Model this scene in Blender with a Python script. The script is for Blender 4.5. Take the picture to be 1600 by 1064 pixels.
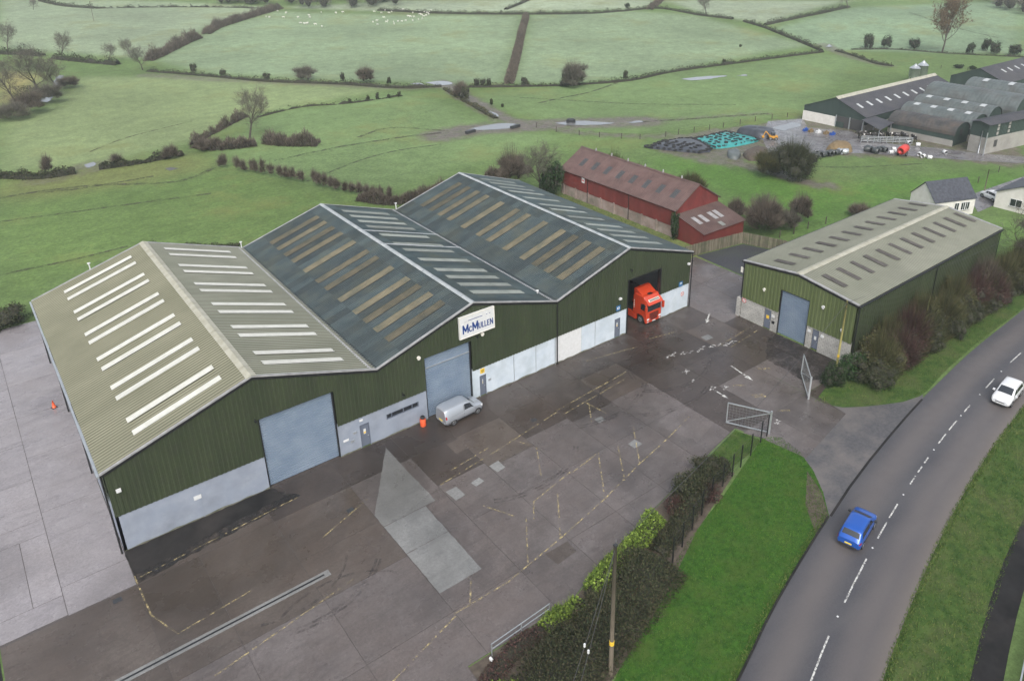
import bpy, bmesh, math, random
import numpy as np
from mathutils import Matrix, Vector
random.seed(7); rng = np.random.default_rng(11)
for o in list(bpy.data.objects): bpy.data.objects.remove(o)
scene = bpy.context.scene
COL = scene.collection
# ------------------------------------------------------------------ camera
FPX, PX, PY = 1190.01, 875.387, 376.104          # focal length and principal point in photo pixels (1600 wide)
CAM = np.array([-2.477, -54.153, 43.324])
def cam_axes(yaw, pitch, roll):
    cy, sy, cp, sp = math.cos(yaw), math.sin(yaw), math.cos(pitch), math.sin(pitch)
    fwd = np.array([sy*cp, cy*cp, -sp]); right = np.array([cy, -sy, 0.]); up = np.cross(right, fwd)
    cr, sr = math.cos(roll), math.sin(roll)
    return np.array([right*cr+up*sr, up*cr-right*sr, fwd])
MC = cam_axes(0.6869, 0.3961, 0.0014)
cd = bpy.data.cameras.new('camera'); cam = bpy.data.objects.new('camera', cd); COL.objects.link(cam)
cam.matrix_world = Matrix(((MC[0][0], MC[1][0], -MC[2][0], CAM[0]), (MC[0][1], MC[1][1], -MC[2][1], CAM[1]),
                           (MC[0][2], MC[1][2], -MC[2][2], CAM[2]), (0, 0, 0, 1)))
cd.sensor_fit = 'HORIZONTAL'; cd.sensor_width = 36; cd.lens = FPX/1600*36
cd.shift_x = -(PX-800)/1600; cd.shift_y = (PY-532)/1600
cd.clip_start = 0.5; cd.clip_end = 6000
scene.camera = cam
# ------------------------------------------------------------------ sky, sun, exposure
SUN_EL, SUN_AZ = math.radians(48), math.radians(215)      # soft overcast light, azimuth clockwise from +Y
world = bpy.data.worlds.new('World'); scene.world = world; world.use_nodes = True
wn = world.node_tree; wn.nodes.clear()
sky = wn.nodes.new('ShaderNodeTexSky'); sky.sky_type = 'NISHITA'; sky.sun_disc = False
sky.sun_elevation = SUN_EL; sky.sun_rotation = SUN_AZ; sky.dust_density = 4; sky.air_density = 1; sky.ozone_density = 1
hs = wn.nodes.new('ShaderNodeHueSaturation'); hs.inputs['Saturation'].default_value = 0.45
bg = wn.nodes.new('ShaderNodeBackground'); bg.inputs['Strength'].default_value = 0.15
wo = wn.nodes.new('ShaderNodeOutputWorld')
wn.links.new(sky.outputs[0], hs.inputs['Color']); wn.links.new(hs.outputs[0], bg.inputs[0]); wn.links.new(bg.outputs[0], wo.inputs[0])
sl = bpy.data.lights.new('sun', 'SUN'); sl.energy = 0.9; sl.angle = math.radians(35); sl.color = (1, .97, .93)
so = bpy.data.objects.new('sun', sl); COL.objects.link(so)
so.rotation_euler = Vector((-math.sin(SUN_AZ)*math.cos(SUN_EL), -math.cos(SUN_AZ)*math.cos(SUN_EL), -math.sin(SUN_EL))).to_track_quat('-Z', 'Y').to_euler()
so.location = (0, 0, 120)
vs = scene.view_settings; vs.view_transform = 'Standard'; vs.look = 'None'; vs.gamma = 1; vs.exposure = 0.7; vs.use_curve_mapping = False
scene.render.engine = 'CYCLES'
DENOISE = True
HAZE = .00028
scene.cycles.volume_bounces = 2; scene.cycles.max_bounces = 8; scene.cycles.use_denoising = DENOISE
# ------------------------------------------------------------------ terrain height and photo rays
def smooth(a, b, x):
    t = np.clip((np.asarray(x, float)-a)/(b-a), 0, 1); return t*t*(3-2*t)
def hgt(x, y):
    x = np.asarray(x, float); y = np.asarray(y, float)
    s = .634*x+.773*y
    u = 1.6*np.sin(x/61+1.0)*np.sin(y/47+.4)+1.1*np.sin(x/33+y/41)
    return 12*smooth(190, 520, s)+28*smooth(480, 1500, s)+u*smooth(175, 290, s)
def ray(px, py):
    return MC.T @ np.array([(px-PX)/FPX, -(py-PY)/FPX, 1.])
def gz(px, py, z=0.):
    d = ray(px, py); t = (z-CAM[2])/d[2]; return CAM+d*t
def at(px, py):
    """ground point seen at a photo pixel"""
    d = ray(px, py); t = 60.; step = 4.
    p = CAM+d*t
    while t < 1500:
        q = CAM+d*(t+step)
        if q[2] <= hgt(q[0], q[1]): break
        t += step
    lo, hi = t, t+step
    for _ in range(30):
        m = (lo+hi)/2; q = CAM+d*m
        if q[2] <= hgt(q[0], q[1]): hi = m
        else: lo = m
    q = CAM+d*hi; q[2] = hgt(q[0], q[1]); return q
def pr(P):
    c = MC @ (np.array(P, float)-CAM); return (PX+FPX*c[0]/c[2], PY-FPX*c[1]/c[2])
def height_at(x, y, py):
    lo, hi = -5., 60.
    for _ in range(50):
        m = (lo+hi)/2
        if pr((x, y, m))[1] > py: lo = m
        else: hi = m
    return lo
# ------------------------------------------------------------------ object helpers
def link(o, parent=None):
    COL.objects.link(o)
    if parent is not None: o.parent = parent
    return o
def tag(o, label=None, cat=None, group=None, kind=None):
    if label: o['label'] = label
    if cat: o['category'] = cat
    if group: o['group'] = group
    if kind: o['kind'] = kind
    return o
def empty(name, loc=(0, 0, 0), rz=0., label=None, cat=None, group=None):
    o = bpy.data.objects.new(name, None); o.empty_display_size = .3
    o.location = loc; o.rotation_euler = (0, 0, rz); link(o)
    return tag(o, label, cat, group)
def copy_tree(o, parent=None):
    c = o.copy(); link(c, parent)
    for ch in list(o.children): copy_tree(ch, c)
    return c
class MB:
    def __init__(s): s.v = []; s.f = []; s.m = []
    def add(s, vs, fs, m=0):
        b = len(s.v); s.v += [tuple(map(float, p)) for p in vs]; s.f += [tuple(i+b for i in f) for f in fs]; s.m += [m]*len(fs); return s
    def poly(s, vs, m=0): return s.add(vs, [tuple(range(len(vs)))], m)
    def box(s, x0, x1, y0, y1, z0, z1, m=0):
        return s.add([(x0, y0, z0), (x1, y0, z0), (x1, y1, z0), (x0, y1, z0), (x0, y0, z1), (x1, y0, z1), (x1, y1, z1), (x0, y1, z1)],
              [(3, 2, 1, 0), (4, 5, 6, 7), (0, 1, 5, 4), (1, 2, 6, 5), (2, 3, 7, 6), (3, 0, 4, 7)], m)
    def prism(s, pts, z0, z1, m=0):
        n = len(pts); b = [(p[0], p[1], z0) for p in pts]; t = [(p[0], p[1], z1) for p in pts]
        return s.add(b+t, [tuple(range(n-1, -1, -1)), tuple(range(n, 2*n))]+[(i, (i+1) % n, n+(i+1) % n, n+i) for i in range(n)], m)
    def extrude(s, pts, vec, m=0):
        n = len(pts); v = np.array(vec, float); a = [np.array(p, float) for p in pts]; b = [p+v for p in a]
        return s.add(a+b, [tuple(range(n-1, -1, -1)), tuple(range(n, 2*n))]+[(i, (i+1) % n, n+(i+1) % n, n+i) for i in range(n)], m)
    def tube(s, pts, rad, n=6, m=0, cap=True):
        pts = [np.array(p, float) for p in pts]; k = len(pts)
        if not hasattr(rad, '__len__'): rad = [rad]*k
        vs = []
        for i, p in enumerate(pts):
            d = pts[min(i+1, k-1)]-pts[max(i-1, 0)]; d = d/(np.linalg.norm(d)+1e-9)
            a = np.cross(d, (0, 0, 1) if abs(d[2]) < .9 else (1, 0, 0)); a /= np.linalg.norm(a); b = np.cross(d, a)
            for j in range(n):
                t = 2*math.pi*j/n; vs.append(p+rad[i]*(a*math.cos(t)+b*math.sin(t)))
        fs = [(i*n+j, i*n+(j+1) % n, (i+1)*n+(j+1) % n, (i+1)*n+j) for i in range(k-1) for j in range(n)]
        if cap: fs += [tuple(range(n)), tuple(range((k-1)*n+n-1, (k-1)*n-1, -1))]
        return s.add(vs, fs, m)
    def bar(s, p, q, w, h=None, m=0):
        """square bar between two points"""
        p = np.array(p, float); q = np.array(q, float); h = h or w
        d = q-p; d = d/np.linalg.norm(d); a = np.cross(d, (0, 0, 1) if abs(d[2]) < .95 else (1, 0, 0)); a /= np.linalg.norm(a); b = np.cross(d, a)
        vs = [e+a*sx*w/2+b*sy*h/2 for e in (p, q) for sx, sy in ((-1, -1), (1, -1), (1, 1), (-1, 1))]
        return s.add(vs, [(0, 1, 2, 3), (7, 6, 5, 4), (0, 4, 5, 1), (1, 5, 6, 2), (2, 6, 7, 3), (3, 7, 4, 0)], m)
    def build(s, name, mats, parent=None, smooth=False):
        me = bpy.data.meshes.new(name); me.from_pydata(s.v, [], s.f)
        for m in (mats if isinstance(mats, (list, tuple)) else [mats]): me.materials.append(m)
        me.polygons.foreach_set('material_index', s.m)
        if smooth: me.polygons.foreach_set('use_smooth', [True]*len(s.f))
        me.update()
        return link(bpy.data.objects.new(name, me), parent)
def np_mesh(name, V, F, mats, lc=None, mi=None, parent=None):
    """fast mesh: V (n,3), F list of (k,3) or (k,4) index arrays, lc per-vertex float"""
    me = bpy.data.meshes.new(name)
    V = np.asarray(V, np.float32); me.vertices.add(len(V)); me.vertices.foreach_set('co', V.ravel())
    idx = np.concatenate([f.ravel() for f in F]).astype(np.int32)
    tot = np.concatenate([np.full(len(f), f.shape[1]) for f in F]).astype(np.int32)
    st = np.concatenate([[0], np.cumsum(tot)[:-1]]).astype(np.int32)
    me.loops.add(len(idx)); me.loops.foreach_set('vertex_index', idx)
    me.polygons.add(len(tot)); me.polygons.foreach_set('loop_start', st); me.polygons.foreach_set('loop_total', tot)
    for m in mats: me.materials.append(m)
    if mi is not None: me.polygons.foreach_set('material_index', np.asarray(mi, np.int32))
    if lc is not None:
        a = me.attributes.new('lc', 'FLOAT', 'POINT'); a.data.foreach_set('value', np.asarray(lc, np.float32))
    me.update(calc_edges=True)
    return link(bpy.data.objects.new(name, me), parent)
# ------------------------------------------------------------------ materials
def nt(name):
    m = bpy.data.materials.new(name); m.use_nodes = True; t = m.node_tree
    b = t.nodes['Principled BSDF']; return m, t, b
def N(t, kind, **kw):
    n = t.nodes.new(kind)
    for k, v in kw.items():
        if k in n.inputs: n.inputs[k].default_value = v
        else: setattr(n, k, v)
    return n
def rgb(c): return (c[0], c[1], c[2], 1)
def mixc(t, fac, a, b, mode='MIX'):
    n = t.nodes.new('ShaderNodeMix'); n.data_type = 'RGBA'; n.blend_type = mode
    for sock, v in ((n.inputs[0], fac), (n.inputs[6], a), (n.inputs[7], b)):
        if hasattr(v, 'links') or hasattr(v, 'is_linked'): t.links.new(v, sock)
        else: sock.default_value = v if not isinstance(v, tuple) or len(v) == 4 else rgb(v)
    return n.outputs[2]
def ramp(t, src, p0, p1, c0=0., c1=1.):
    n = t.nodes.new('ShaderNodeMapRange'); n.inputs[1].default_value = p0; n.inputs[2].default_value = p1
    n.inputs[3].default_value = c0; n.inputs[4].default_value = c1; t.links.new(src, n.inputs[0]); return n.outputs[0]
def noise(t, scale, detail=4, coord='pos', stretch=None, rough=.6):
    if coord == 'pos': c = t.nodes.new('ShaderNodeNewGeometry').outputs['Position']
    else: c = t.nodes.new('ShaderNodeTexCoord').outputs['Object']
    if stretch:
        mp = N(t, 'ShaderNodeMapping'); mp.inputs['Scale'].default_value = stretch; t.links.new(c, mp.inputs[0]); c = mp.outputs[0]
    n = N(t, 'ShaderNodeTexNoise', Scale=scale, Detail=detail, Roughness=rough); t.links.new(c, n.inputs['Vector']); return n.outputs['Fac']
def bump(t, b, src, strength=.3, dist=.02):
    n = N(t, 'ShaderNodeBump', Strength=strength, Distance=dist); t.links.new(src, n.inputs['Height']); t.links.new(n.outputs[0], b.inputs['Normal'])
def mat(name, c1, c2=None, scale=1., rough=.6, c3=None, s3=.2, rand=0., bmp=0., bscale=None, metal=0., stretch=None, coord='pos', spec=.5, lo=.35, hi=.65, rough2=None, coat=0.):
    m, t, b = nt(name); b.inputs['Metallic'].default_value = metal; b.inputs['Specular IOR Level'].default_value = spec
    b.inputs['Roughness'].default_value = rough; b.inputs['Coat Weight'].default_value = coat
    col = rgb(c1)
    if c2 is not None:
        n1 = ramp(t, noise(t, scale, 6, coord, stretch), lo, hi); col = mixc(t, n1, rgb(c1), rgb(c2))
        if rough2 is not None: t.links.new(ramp(t, noise(t, scale*.7, 3, coord), lo, hi, rough, rough2), b.inputs['Roughness'])
    if c3 is not None:
        n2 = ramp(t, noise(t, s3, 5, coord), .45, .75); col = mixc(t, n2, col, rgb(c3))
    if rand:
        oi = t.nodes.new('ShaderNodeObjectInfo'); f = ramp(t, oi.outputs['Random'], 0, 1, 1-rand, 1+rand)
        col = mixc(t, 1., col, f, 'MULTIPLY')
    if hasattr(col, 'is_linked'): t.links.new(col, b.inputs['Base Color'])
    else: b.inputs['Base Color'].default_value = col
    if bmp: bump(t, b, noise(t, bscale or scale*6, 5, coord, stretch), bmp)
    return m
def leafmat(name, cols, rough=.75):
    """foliage: colour picked per leaf from the lc attribute"""
    m, t, b = nt(name); a = N(t, 'ShaderNodeAttribute', attribute_name='lc'); cr = t.nodes.new('ShaderNodeValToRGB')
    e = cr.color_ramp.elements
    while len(e) < len(cols): e.new(.5)
    for i, c in enumerate(cols): e[i].position = i/(len(cols)-1); e[i].color = rgb(c)
    t.links.new(a.outputs['Fac'], cr.inputs[0])
    n = ramp(t, noise(t, .35, 3), .3, .7, .75, 1.3)
    t.links.new(mixc(t, 1., cr.outputs[0], n, 'MULTIPLY'), b.inputs['Base Color'])
    b.inputs['Roughness'].default_value = rough; b.inputs['Specular IOR Level'].default_value = .25
    return m
def worn(name, col, lo=.42, hi=.55, scale=2.2, rough=.6):
    """road paint worn away in patches"""
    m, t, b = nt(name); b.inputs['Base Color'].default_value = rgb(col); b.inputs['Roughness'].default_value = rough
    tr = t.nodes.new('ShaderNodeBsdfTransparent'); mx = t.nodes.new('ShaderNodeMixShader'); out = t.nodes['Material Output']
    a = ramp(t, noise(t, scale, 8, rough=.75), lo, hi); t.links.new(a, mx.inputs[0]); t.links.new(tr.outputs[0], mx.inputs[1]); t.links.new(b.outputs[0], mx.inputs[2])
    t.links.new(mx.outputs[0], out.inputs[0]); return m
M = {}
M['green_clad'] = mat('green_clad', (.028, .040, .019), (.041, .055, .026), .5, .5, stretch=(1, 1, .25), c3=(.034, .041, .024), s3=1.2)
M['green_clad2'] = mat('green_clad2', (.085, .112, .042), (.11, .138, .058), .5, .45, stretch=(1, 1, .25))
M['olive_roof'] = mat('olive_roof', (.178, .178, .118), (.232, .23, .158), .35, .7, c3=(.145, .148, .095), s3=.16, stretch=(.3, 1, 1))
M['pale_roof'] = mat('pale_roof', (.175, .19, .148), (.235, .245, .20), .3, .62, c3=(.155, .165, .135), s3=.2, stretch=(.3, 1, 1))
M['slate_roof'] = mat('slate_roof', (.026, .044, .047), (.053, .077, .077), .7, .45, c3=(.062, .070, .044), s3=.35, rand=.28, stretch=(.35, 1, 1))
M['brown_light'] = mat('brown_light', (.092, .082, .052), (.138, .122, .078), .8, .5, rand=.3, c3=(.058, .064, .048), s3=.6)
M['grey_light'] = mat('grey_light', (.17, .19, .17), (.24, .26, .235), .8, .45, rand=.2)
M['white_light'] = mat('white_light', (.47, .47, .42), (.56, .56, .51), 1.5, .35, rand=.05)
M['dark_light'] = mat('dark_light', (.062, .056, .050), (.090, .082, .074), 1.5, .4, rand=.15)
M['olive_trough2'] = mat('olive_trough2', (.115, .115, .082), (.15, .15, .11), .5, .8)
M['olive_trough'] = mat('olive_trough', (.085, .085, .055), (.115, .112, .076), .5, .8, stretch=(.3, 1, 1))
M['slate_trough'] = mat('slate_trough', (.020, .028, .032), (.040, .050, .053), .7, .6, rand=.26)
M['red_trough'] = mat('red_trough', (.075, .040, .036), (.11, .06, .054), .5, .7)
M['ridge_olive'] = mat('ridge_olive', (.30, .29, .225), (.40, .39, .32), 1.2, .7)
M['ridge_pale'] = mat('ridge_pale', (.26, .29, .30), (.38, .40, .40), 1.2, .6)
M['flash'] = mat('flash', (.22, .22, .22), (.34, .34, .34), 1.5, .5)
M['black_trim'] = mat('black_trim', (.012, .013, .014), rough=.4)
M['dado'] = mat('dado', (.235, .27, .33), (.29, .32, .375), .7, .7, c3=(.20, .225, .265), s3=.5)
M['dado_white'] = mat('dado_white', (.48, .55, .61), (.57, .63, .68), .8, .6, c3=(.40, .46, .49), s3=.6)
M['shutter'] = mat('shutter', (.20, .275, .375), (.26, .335, .425), .6, .35, metal=.2)
M['grey_door'] = mat('grey_door', (.12, .14, .18), rough=.5)
M['white'] = mat('white', (.66, .67, .67), (.58, .59, .58), 3, .5)
M['cream'] = mat('cream', (.66, .64, .56), (.72, .70, .64), 2, .6)
M['blue_sign'] = mat('blue_sign', (.02, .13, .30), rough=.4)
M['sign_ink'] = mat('sign_ink', (.012, .045, .19), rough=.4)
M['yellow'] = mat('yellow', (.75, .5, .05), rough=.5)
M['red_paint'] = mat('red_paint', (.55, .05, .04), rough=.5)
M['galv'] = mat('galv', (.42, .45, .47), (.52, .55, .56), 2, .4, metal=.6)
M['dark_metal'] = mat('dark_metal', (.035, .037, .04), rough=.5)
M['glass'] = mat('glass', (.018, .022, .028), rough=.05, spec=1.)
M['rubber'] = mat('rubber', (.018, .018, .019), rough=.8)
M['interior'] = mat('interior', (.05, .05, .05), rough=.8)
# ================================================================== ground
def in_poly(X, Y, poly):
    ins = np.zeros(X.shape, bool); n = len(poly)
    for i in range(n):
        x1, y1 = poly[i][:2]; x2, y2 = poly[(i+1) % n][:2]
        c = ((y1 > Y) != (y2 > Y)) & (X < (x2-x1)*(Y-y1)/((y2-y1) if y2 != y1 else 1e-9)+x1); ins ^= c
    return ins
def seg_dist(X, Y, pts):
    d = np.full(X.shape, 1e9)
    for a, b in zip(pts[:-1], pts[1:]):
        ax, ay = a[:2]; bx, by = b[:2]; L2 = (bx-ax)**2+(by-ay)**2+1e-9
        t = np.clip(((X-ax)*(bx-ax)+(Y-ay)*(by-ay))/L2, 0, 1)
        d = np.minimum(d, np.hypot(X-ax-t*(bx-ax), Y-ay-t*(by-ay)))
    return d
def PXW(pts): return [at(*p) for p in pts]
def smooth_line(pts, step=1.5):
    P = np.array([p[:2] for p in pts], float); out = []
    E = np.vstack([2*P[0]-P[1], P, 2*P[-1]-P[-2]])
    for i in range(1, len(E)-2):
        n = max(1, int(np.linalg.norm(E[i+1]-E[i])/step))
        for k in range(n):
            t = k/n
            out.append(.5*((2*E[i])+(-E[i-1]+E[i+1])*t+(2*E[i-1]-5*E[i]+4*E[i+1]-E[i+2])*t*t+(-E[i-1]+3*E[i]-3*E[i+1]+E[i+2])*t**3))
    out.append(P[-1]); return np.array(out)
# --- terrain sheet
gx = np.concatenate([np.arange(-420, -24, 22), np.arange(-24, 330, 2.), np.arange(330, 640, 6.), np.arange(640, 1560, 40.)])
gy = np.concatenate([np.arange(-420, -60, 20), np.arange(-60, 400, 2.), np.arange(400, 640, 6.), np.arange(640, 1560, 40.)])
GX, GY = np.meshgrid(gx, gy); GZ = hgt(GX, GY)-.0
nx, ny = len(gx), len(gy)
colr = np.zeros(GX.shape+(3,)); colr[:] = (.10, .155, .05)
def paint(px, c, k=1.):
    m = in_poly(GX, GY, PXW(px)); colr[m] = np.array(c)*k
paint([(0, 75), (240, 92), (330, 40), (435, 12), (0, 0)], (.205, .255, .16))  # far fields painted paler and cooler, distance haze mixed into their grass colour
paint([(245, 95), (330, 45), (430, 18), (815, 25), (790, 130), (700, 130), (530, 126), (330, 115)], (.18, .24, .138))
paint([(828, 25), (990, 18), (1090, 25), (1265, 70), (1050, 110), (900, 130), (800, 130)], (.18, .24, .138))
paint([(435, 12), (620, 2), (1040, 2), (1000, 14), (820, 20)], (.23, .275, .185))
paint([(1040, 2), (1330, 2), (1200, 38), (1100, 22)], (.23, .275, .185))
paint([(1210, 45), (1330, 12), (1600, 2), (1600, 85), (1300, 78)], (.165, .232, .138))
paint([(120, 120), (330, 120), (620, 138), (400, 178), (300, 222), (130, 262), (0, 268), (0, 190), (80, 170)], (.175, .225, .10))
paint([(630, 145), (400, 182), (345, 240), (450, 270), (600, 300), (720, 260), (880, 215), (760, 190)], (.13, .195, .075))
paint([(0, 278), (130, 262), (300, 240), (340, 262), (200, 292), (60, 310), (0, 312)], (.14, .165, .055))
paint([(0, 108), (62, 118), (40, 150), (0, 172)], (.26, .23, .09))
paint([(720, 150), (900, 133), (1050, 115), (1290, 85), (1340, 95), (1260, 170), (1050, 205), (900, 205)], (.13, .195, .075))
paint([(1000, 250), (1100, 250), (1290, 290), (1600, 262), (1600, 300), (1400, 315), (1220, 370), (1130, 300)], (.078, .16, .03))
paint([(0, 320), (340, 268), (640, 330), (380, 390), (220, 380), (40, 460), (0, 480)], (.105, .165, .048))
paint([(1560, 470), (1600, 440), (1600, 330), (1560, 360)], (.085, .165, .03))
mud = np.zeros(GX.shape)
def mudline(px, w, k=1., soft=1.5):
    global mud
    d = seg_dist(GX, GY, PXW(px)); mud = np.maximum(mud, k*(1-smooth(w*.5, w*.5+soft, d)))
mudline([(690, 128), (722, 150), (782, 184), (830, 196)], 4)
mudline([(690, 212), (735, 203), (800, 199), (870, 194), (940, 192), (1005, 190)], 6, 1, 4)
mudline([(420, 128), (540, 133), (640, 138), (700, 134)], 3, .7, 3)
mudline([(835, 197), (905, 208), (1000, 214), (1060, 212)], 2, .75)
mudline([(1005, 190), (1110, 183), (1200, 177)], 1., .6)
mudline([(1098, 250), (1150, 256), (1205, 265), (1255, 285), (1290, 290)], 3.2, .9)
mudline([(600, 20), (700, 24), (800, 26)], 2, .3, 4)
mudline([(230, 118), (330, 124), (420, 127)], 4, .6, 3)
mudline([(1290, 70), (1305, 80), (1340, 92), (1385, 103)], 3, .7, 3)
mudline([(70, 280), (140, 262), (150, 258)], 5, .5, 3)
m2 = in_poly(GX, GY, PXW([(1010, 232), (1040, 220), (1110, 203), (1180, 196), (1200, 190), (1258, 185), (1350, 200), (1500, 215), (1600, 235), (1600, 262), (1440, 247), (1300, 243), (1200, 250), (1120, 252), (1060, 245)]))
mud[m2] = .9
# rough strip beside the red barn and the big warehouse
m3 = in_poly(GX, GY, [(61, 9), (78, 9), (78, 44), (61, 44)]); colr[m3] = (.13, .14, .05)
for _ in range(3):
    for ax in (0, 1): colr = (np.roll(colr, 1, ax)+2*colr+np.roll(colr, -1, ax))/4
Vt = np.stack([GX, GY, GZ], -1).reshape(-1, 3)
ii = np.arange(ny*nx).reshape(ny, nx)
Ft = np.stack([ii[:-1, :-1], ii[:-1, 1:], ii[1:, 1:], ii[1:, :-1]], -1).reshape(-1, 4)
m, t, b = nt('grass_field')
a = N(t, 'ShaderNodeAttribute', attribute_name='fcol'); am = N(t, 'ShaderNodeAttribute', attribute_name='mud')
n_big = ramp(t, noise(t, .022, 4), .3, .7, .8, 1.22); n_mid = ramp(t, noise(t, .3, 8, rough=.75), .3, .7, .72, 1.3); n_fin = ramp(t, noise(t, 1.6, 8, rough=.85), .32, .68, .55, 1.5)
c = mixc(t, 1., a.outputs['Color'], n_big, 'MULTIPLY'); c = mixc(t, .9, c, n_mid, 'MULTIPLY'); c = mixc(t, .9, c, n_fin, 'MULTIPLY')
yel = ramp(t, noise(t, .045, 6, rough=.7), .53, .72, 0, .6); c = mixc(t, yel, c, rgb((.17, .17, .055)))
drk = ramp(t, noise(t, .3, 7, stretch=(1, .55, 1), rough=.75), .6, .75, 0, .45); c = mixc(t, drk, c, rgb((.06, .075, .03)))
mn = ramp(t, noise(t, .5, 6, rough=.7), .3, .7, -.45, .3)
ad = N(t, 'ShaderNodeMath', operation='ADD', use_clamp=True); t.links.new(am.outputs['Fac'], ad.inputs[0]); t.links.new(mn, ad.inputs[1])
gt = N(t, 'ShaderNodeMath', operation='MULTIPLY', use_clamp=True); t.links.new(ad.outputs[0], gt.inputs[0]); t.links.new(ramp(t, am.outputs['Fac'], 0, .25), gt.inputs[1])
mc = mixc(t, ramp(t, noise(t, .8, 5), .35, .65), rgb((.085, .07, .055)), rgb((.15, .13, .105)))
c = mixc(t, gt.outputs[0], c, mc); t.links.new(c, b.inputs['Base Color']); b.inputs['Roughness'].default_value = .85; b.inputs['Specular IOR Level'].default_value = .2
t.links.new(ramp(t, gt.outputs[0], .2, .9, .85, .4), b.inputs['Roughness'])
bump(t, b, noise(t, 1.2, 7, rough=.8), .8, .25)
M['grass_field'] = m
ter = np_mesh('ground', Vt, [Ft], [m]); tag(ter, kind='structure')
ca = ter.data.attributes.new('fcol', 'FLOAT_COLOR', 'POINT'); ca.data.foreach_set('color', np.concatenate([colr.reshape(-1, 3), np.ones((nx*ny, 1))], 1).astype(np.float32).ravel())
ma = ter.data.attributes.new('mud', 'FLOAT', 'POINT'); ma.data.foreach_set('value', mud.astype(np.float32).ravel())
ter.data.polygons.foreach_set('use_smooth', np.ones(len(Ft), bool))
def sheet(name, poly, z, material, parent=None, kind='structure'):
    mb = MB(); mb.poly([(p[0], p[1], z) for p in poly]); o = mb.build(name, material, parent)
    if parent is None: tag(o, kind=kind)
    return o
def ribbon(name, pts, half, z, material, parent=None, drape=False, kind='structure', attr=False, off=0.):
    P = np.array([p[:2] for p in pts]); T = np.gradient(P, axis=0); T /= np.linalg.norm(T, axis=1)[:, None]+1e-9; Nn = np.stack([-T[:, 1], T[:, 0]], 1)
    K = 9 if attr else 2; V = []; ac = []
    for k in range(K):
        u = -1+2*k/(K-1); Q = P+Nn*(off+u*np.reshape(half, (-1, 1))); zz = (hgt(Q[:, 0], Q[:, 1])+z) if drape else np.full(len(Q), z)
        V.append(np.column_stack([Q, zz])); ac.append(np.full(len(Q), u))
    V = np.stack(V, 1); n = len(P); ix = np.arange(n*K).reshape(n, K)
    F = np.stack([ix[:-1, 1:], ix[:-1, :-1], ix[1:, :-1], ix[1:, 1:]], -1).reshape(-1, 4)
    o = np_mesh(name, V.reshape(-1, 3), [F], [material], lc=np.stack(ac, 1).ravel(), parent=parent)
    if parent is None: tag(o, kind=kind)
    return o
# --- road materials
m, t, b = nt('asphalt'); a = N(t, 'ShaderNodeAttribute', attribute_name='lc')
w = N(t, 'ShaderNodeMath', operation='MULTIPLY'); w.inputs[1].default_value = 6.2832; t.links.new(a.outputs['Fac'], w.inputs[0])
cw = N(t, 'ShaderNodeMath', operation='COSINE'); t.links.new(w.outputs[0], cw.inputs[0])
trk = ramp(t, cw.outputs[0], -1, 1, 1., .0)
base = mixc(t, ramp(t, noise(t, 9, 8, rough=.8), .3, .7), rgb((.034, .034, .040)), rgb((.072, .071, .078)))
base = mixc(t, ramp(t, noise(t, .25, 5, stretch=(.4, 1.6, 1)), .35, .7, 0, .55), base, rgb((.10, .094, .094)))
wf = N(t, 'ShaderNodeMath', operation='MULTIPLY'); t.links.new(trk, wf.inputs[0]); wf.inputs[1].default_value = .5
base = mixc(t, wf.outputs[0], base, rgb((.14, .122, .112)))
edge = ramp(t, a.outputs['Fac'], -.62, -.98, 0, .75)
base = mixc(t, edge, base, rgb((.165, .14, .12)))
t.links.new(base, b.inputs['Base Color']); t.links.new(ramp(t, noise(t, .5, 4), .3, .7, .36, .55), b.inputs['Roughness']); bump(t, b, noise(t, 22, 5), .25, .01)
M['asphalt'] = m
M['asphalt_old'] = mat('asphalt_old', (.058, .057, .062), (.095, .092, .093), 3.5, .45, c3=(.15, .135, .125), s3=.3, bmp=.3, bscale=20)
M['tar'] = mat('tar', (.010, .010, .010), (.020, .019, .019), .8, .6, c3=(.036, .032, .030), s3=.25, bmp=.3, bscale=12, rough2=.75, spec=.2)
M['gravel'] = mat('gravel', (.022, .023, .028), (.055, .056, .064), 5, .6, c3=(.05, .06, .045), s3=.25, bmp=.6, bscale=9)
M['soil'] = mat('soil', (.05, .038, .028), (.10, .08, .06), 2, .8, bmp=.6, bscale=5)
M['lawn'] = mat('lawn', (.018, .060, .007), (.042, .110, .013), 2.2, .85, c3=(.058, .095, .018), s3=.45, bmp=.8, bscale=6, spec=.2)
M['rough_verge'] = mat('rough_verge', (.022, .055, .010), (.060, .105, .022), 1.3, .85, c3=(.080, .085, .035), s3=.35, bmp=.9, bscale=3, spec=.2)
M['paint_white'] = worn('paint_white', (.55, .55, .52), .40, .54, 4)
M['paint_white_worn'] = worn('paint_white_worn', (.5, .49, .47), .46, .6, 4)
M['paint_yellow'] = worn('paint_yellow', (.44, .36, .18), .46, .64, 3.0)
M['paint_dark'] = worn('paint_dark', (.060, .053, .052), .45, .75, .8)
M['tar_worn'] = worn('tar_worn', (.016, .015, .015), .36, .60, .8, .6)
M['damp_worn'] = worn('damp_worn', (.034, .030, .028), .36, .62, .6, .45)
M['joint'] = mat('joint', (.06, .052, .05), (.09, .08, .075), 2, .7)
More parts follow.
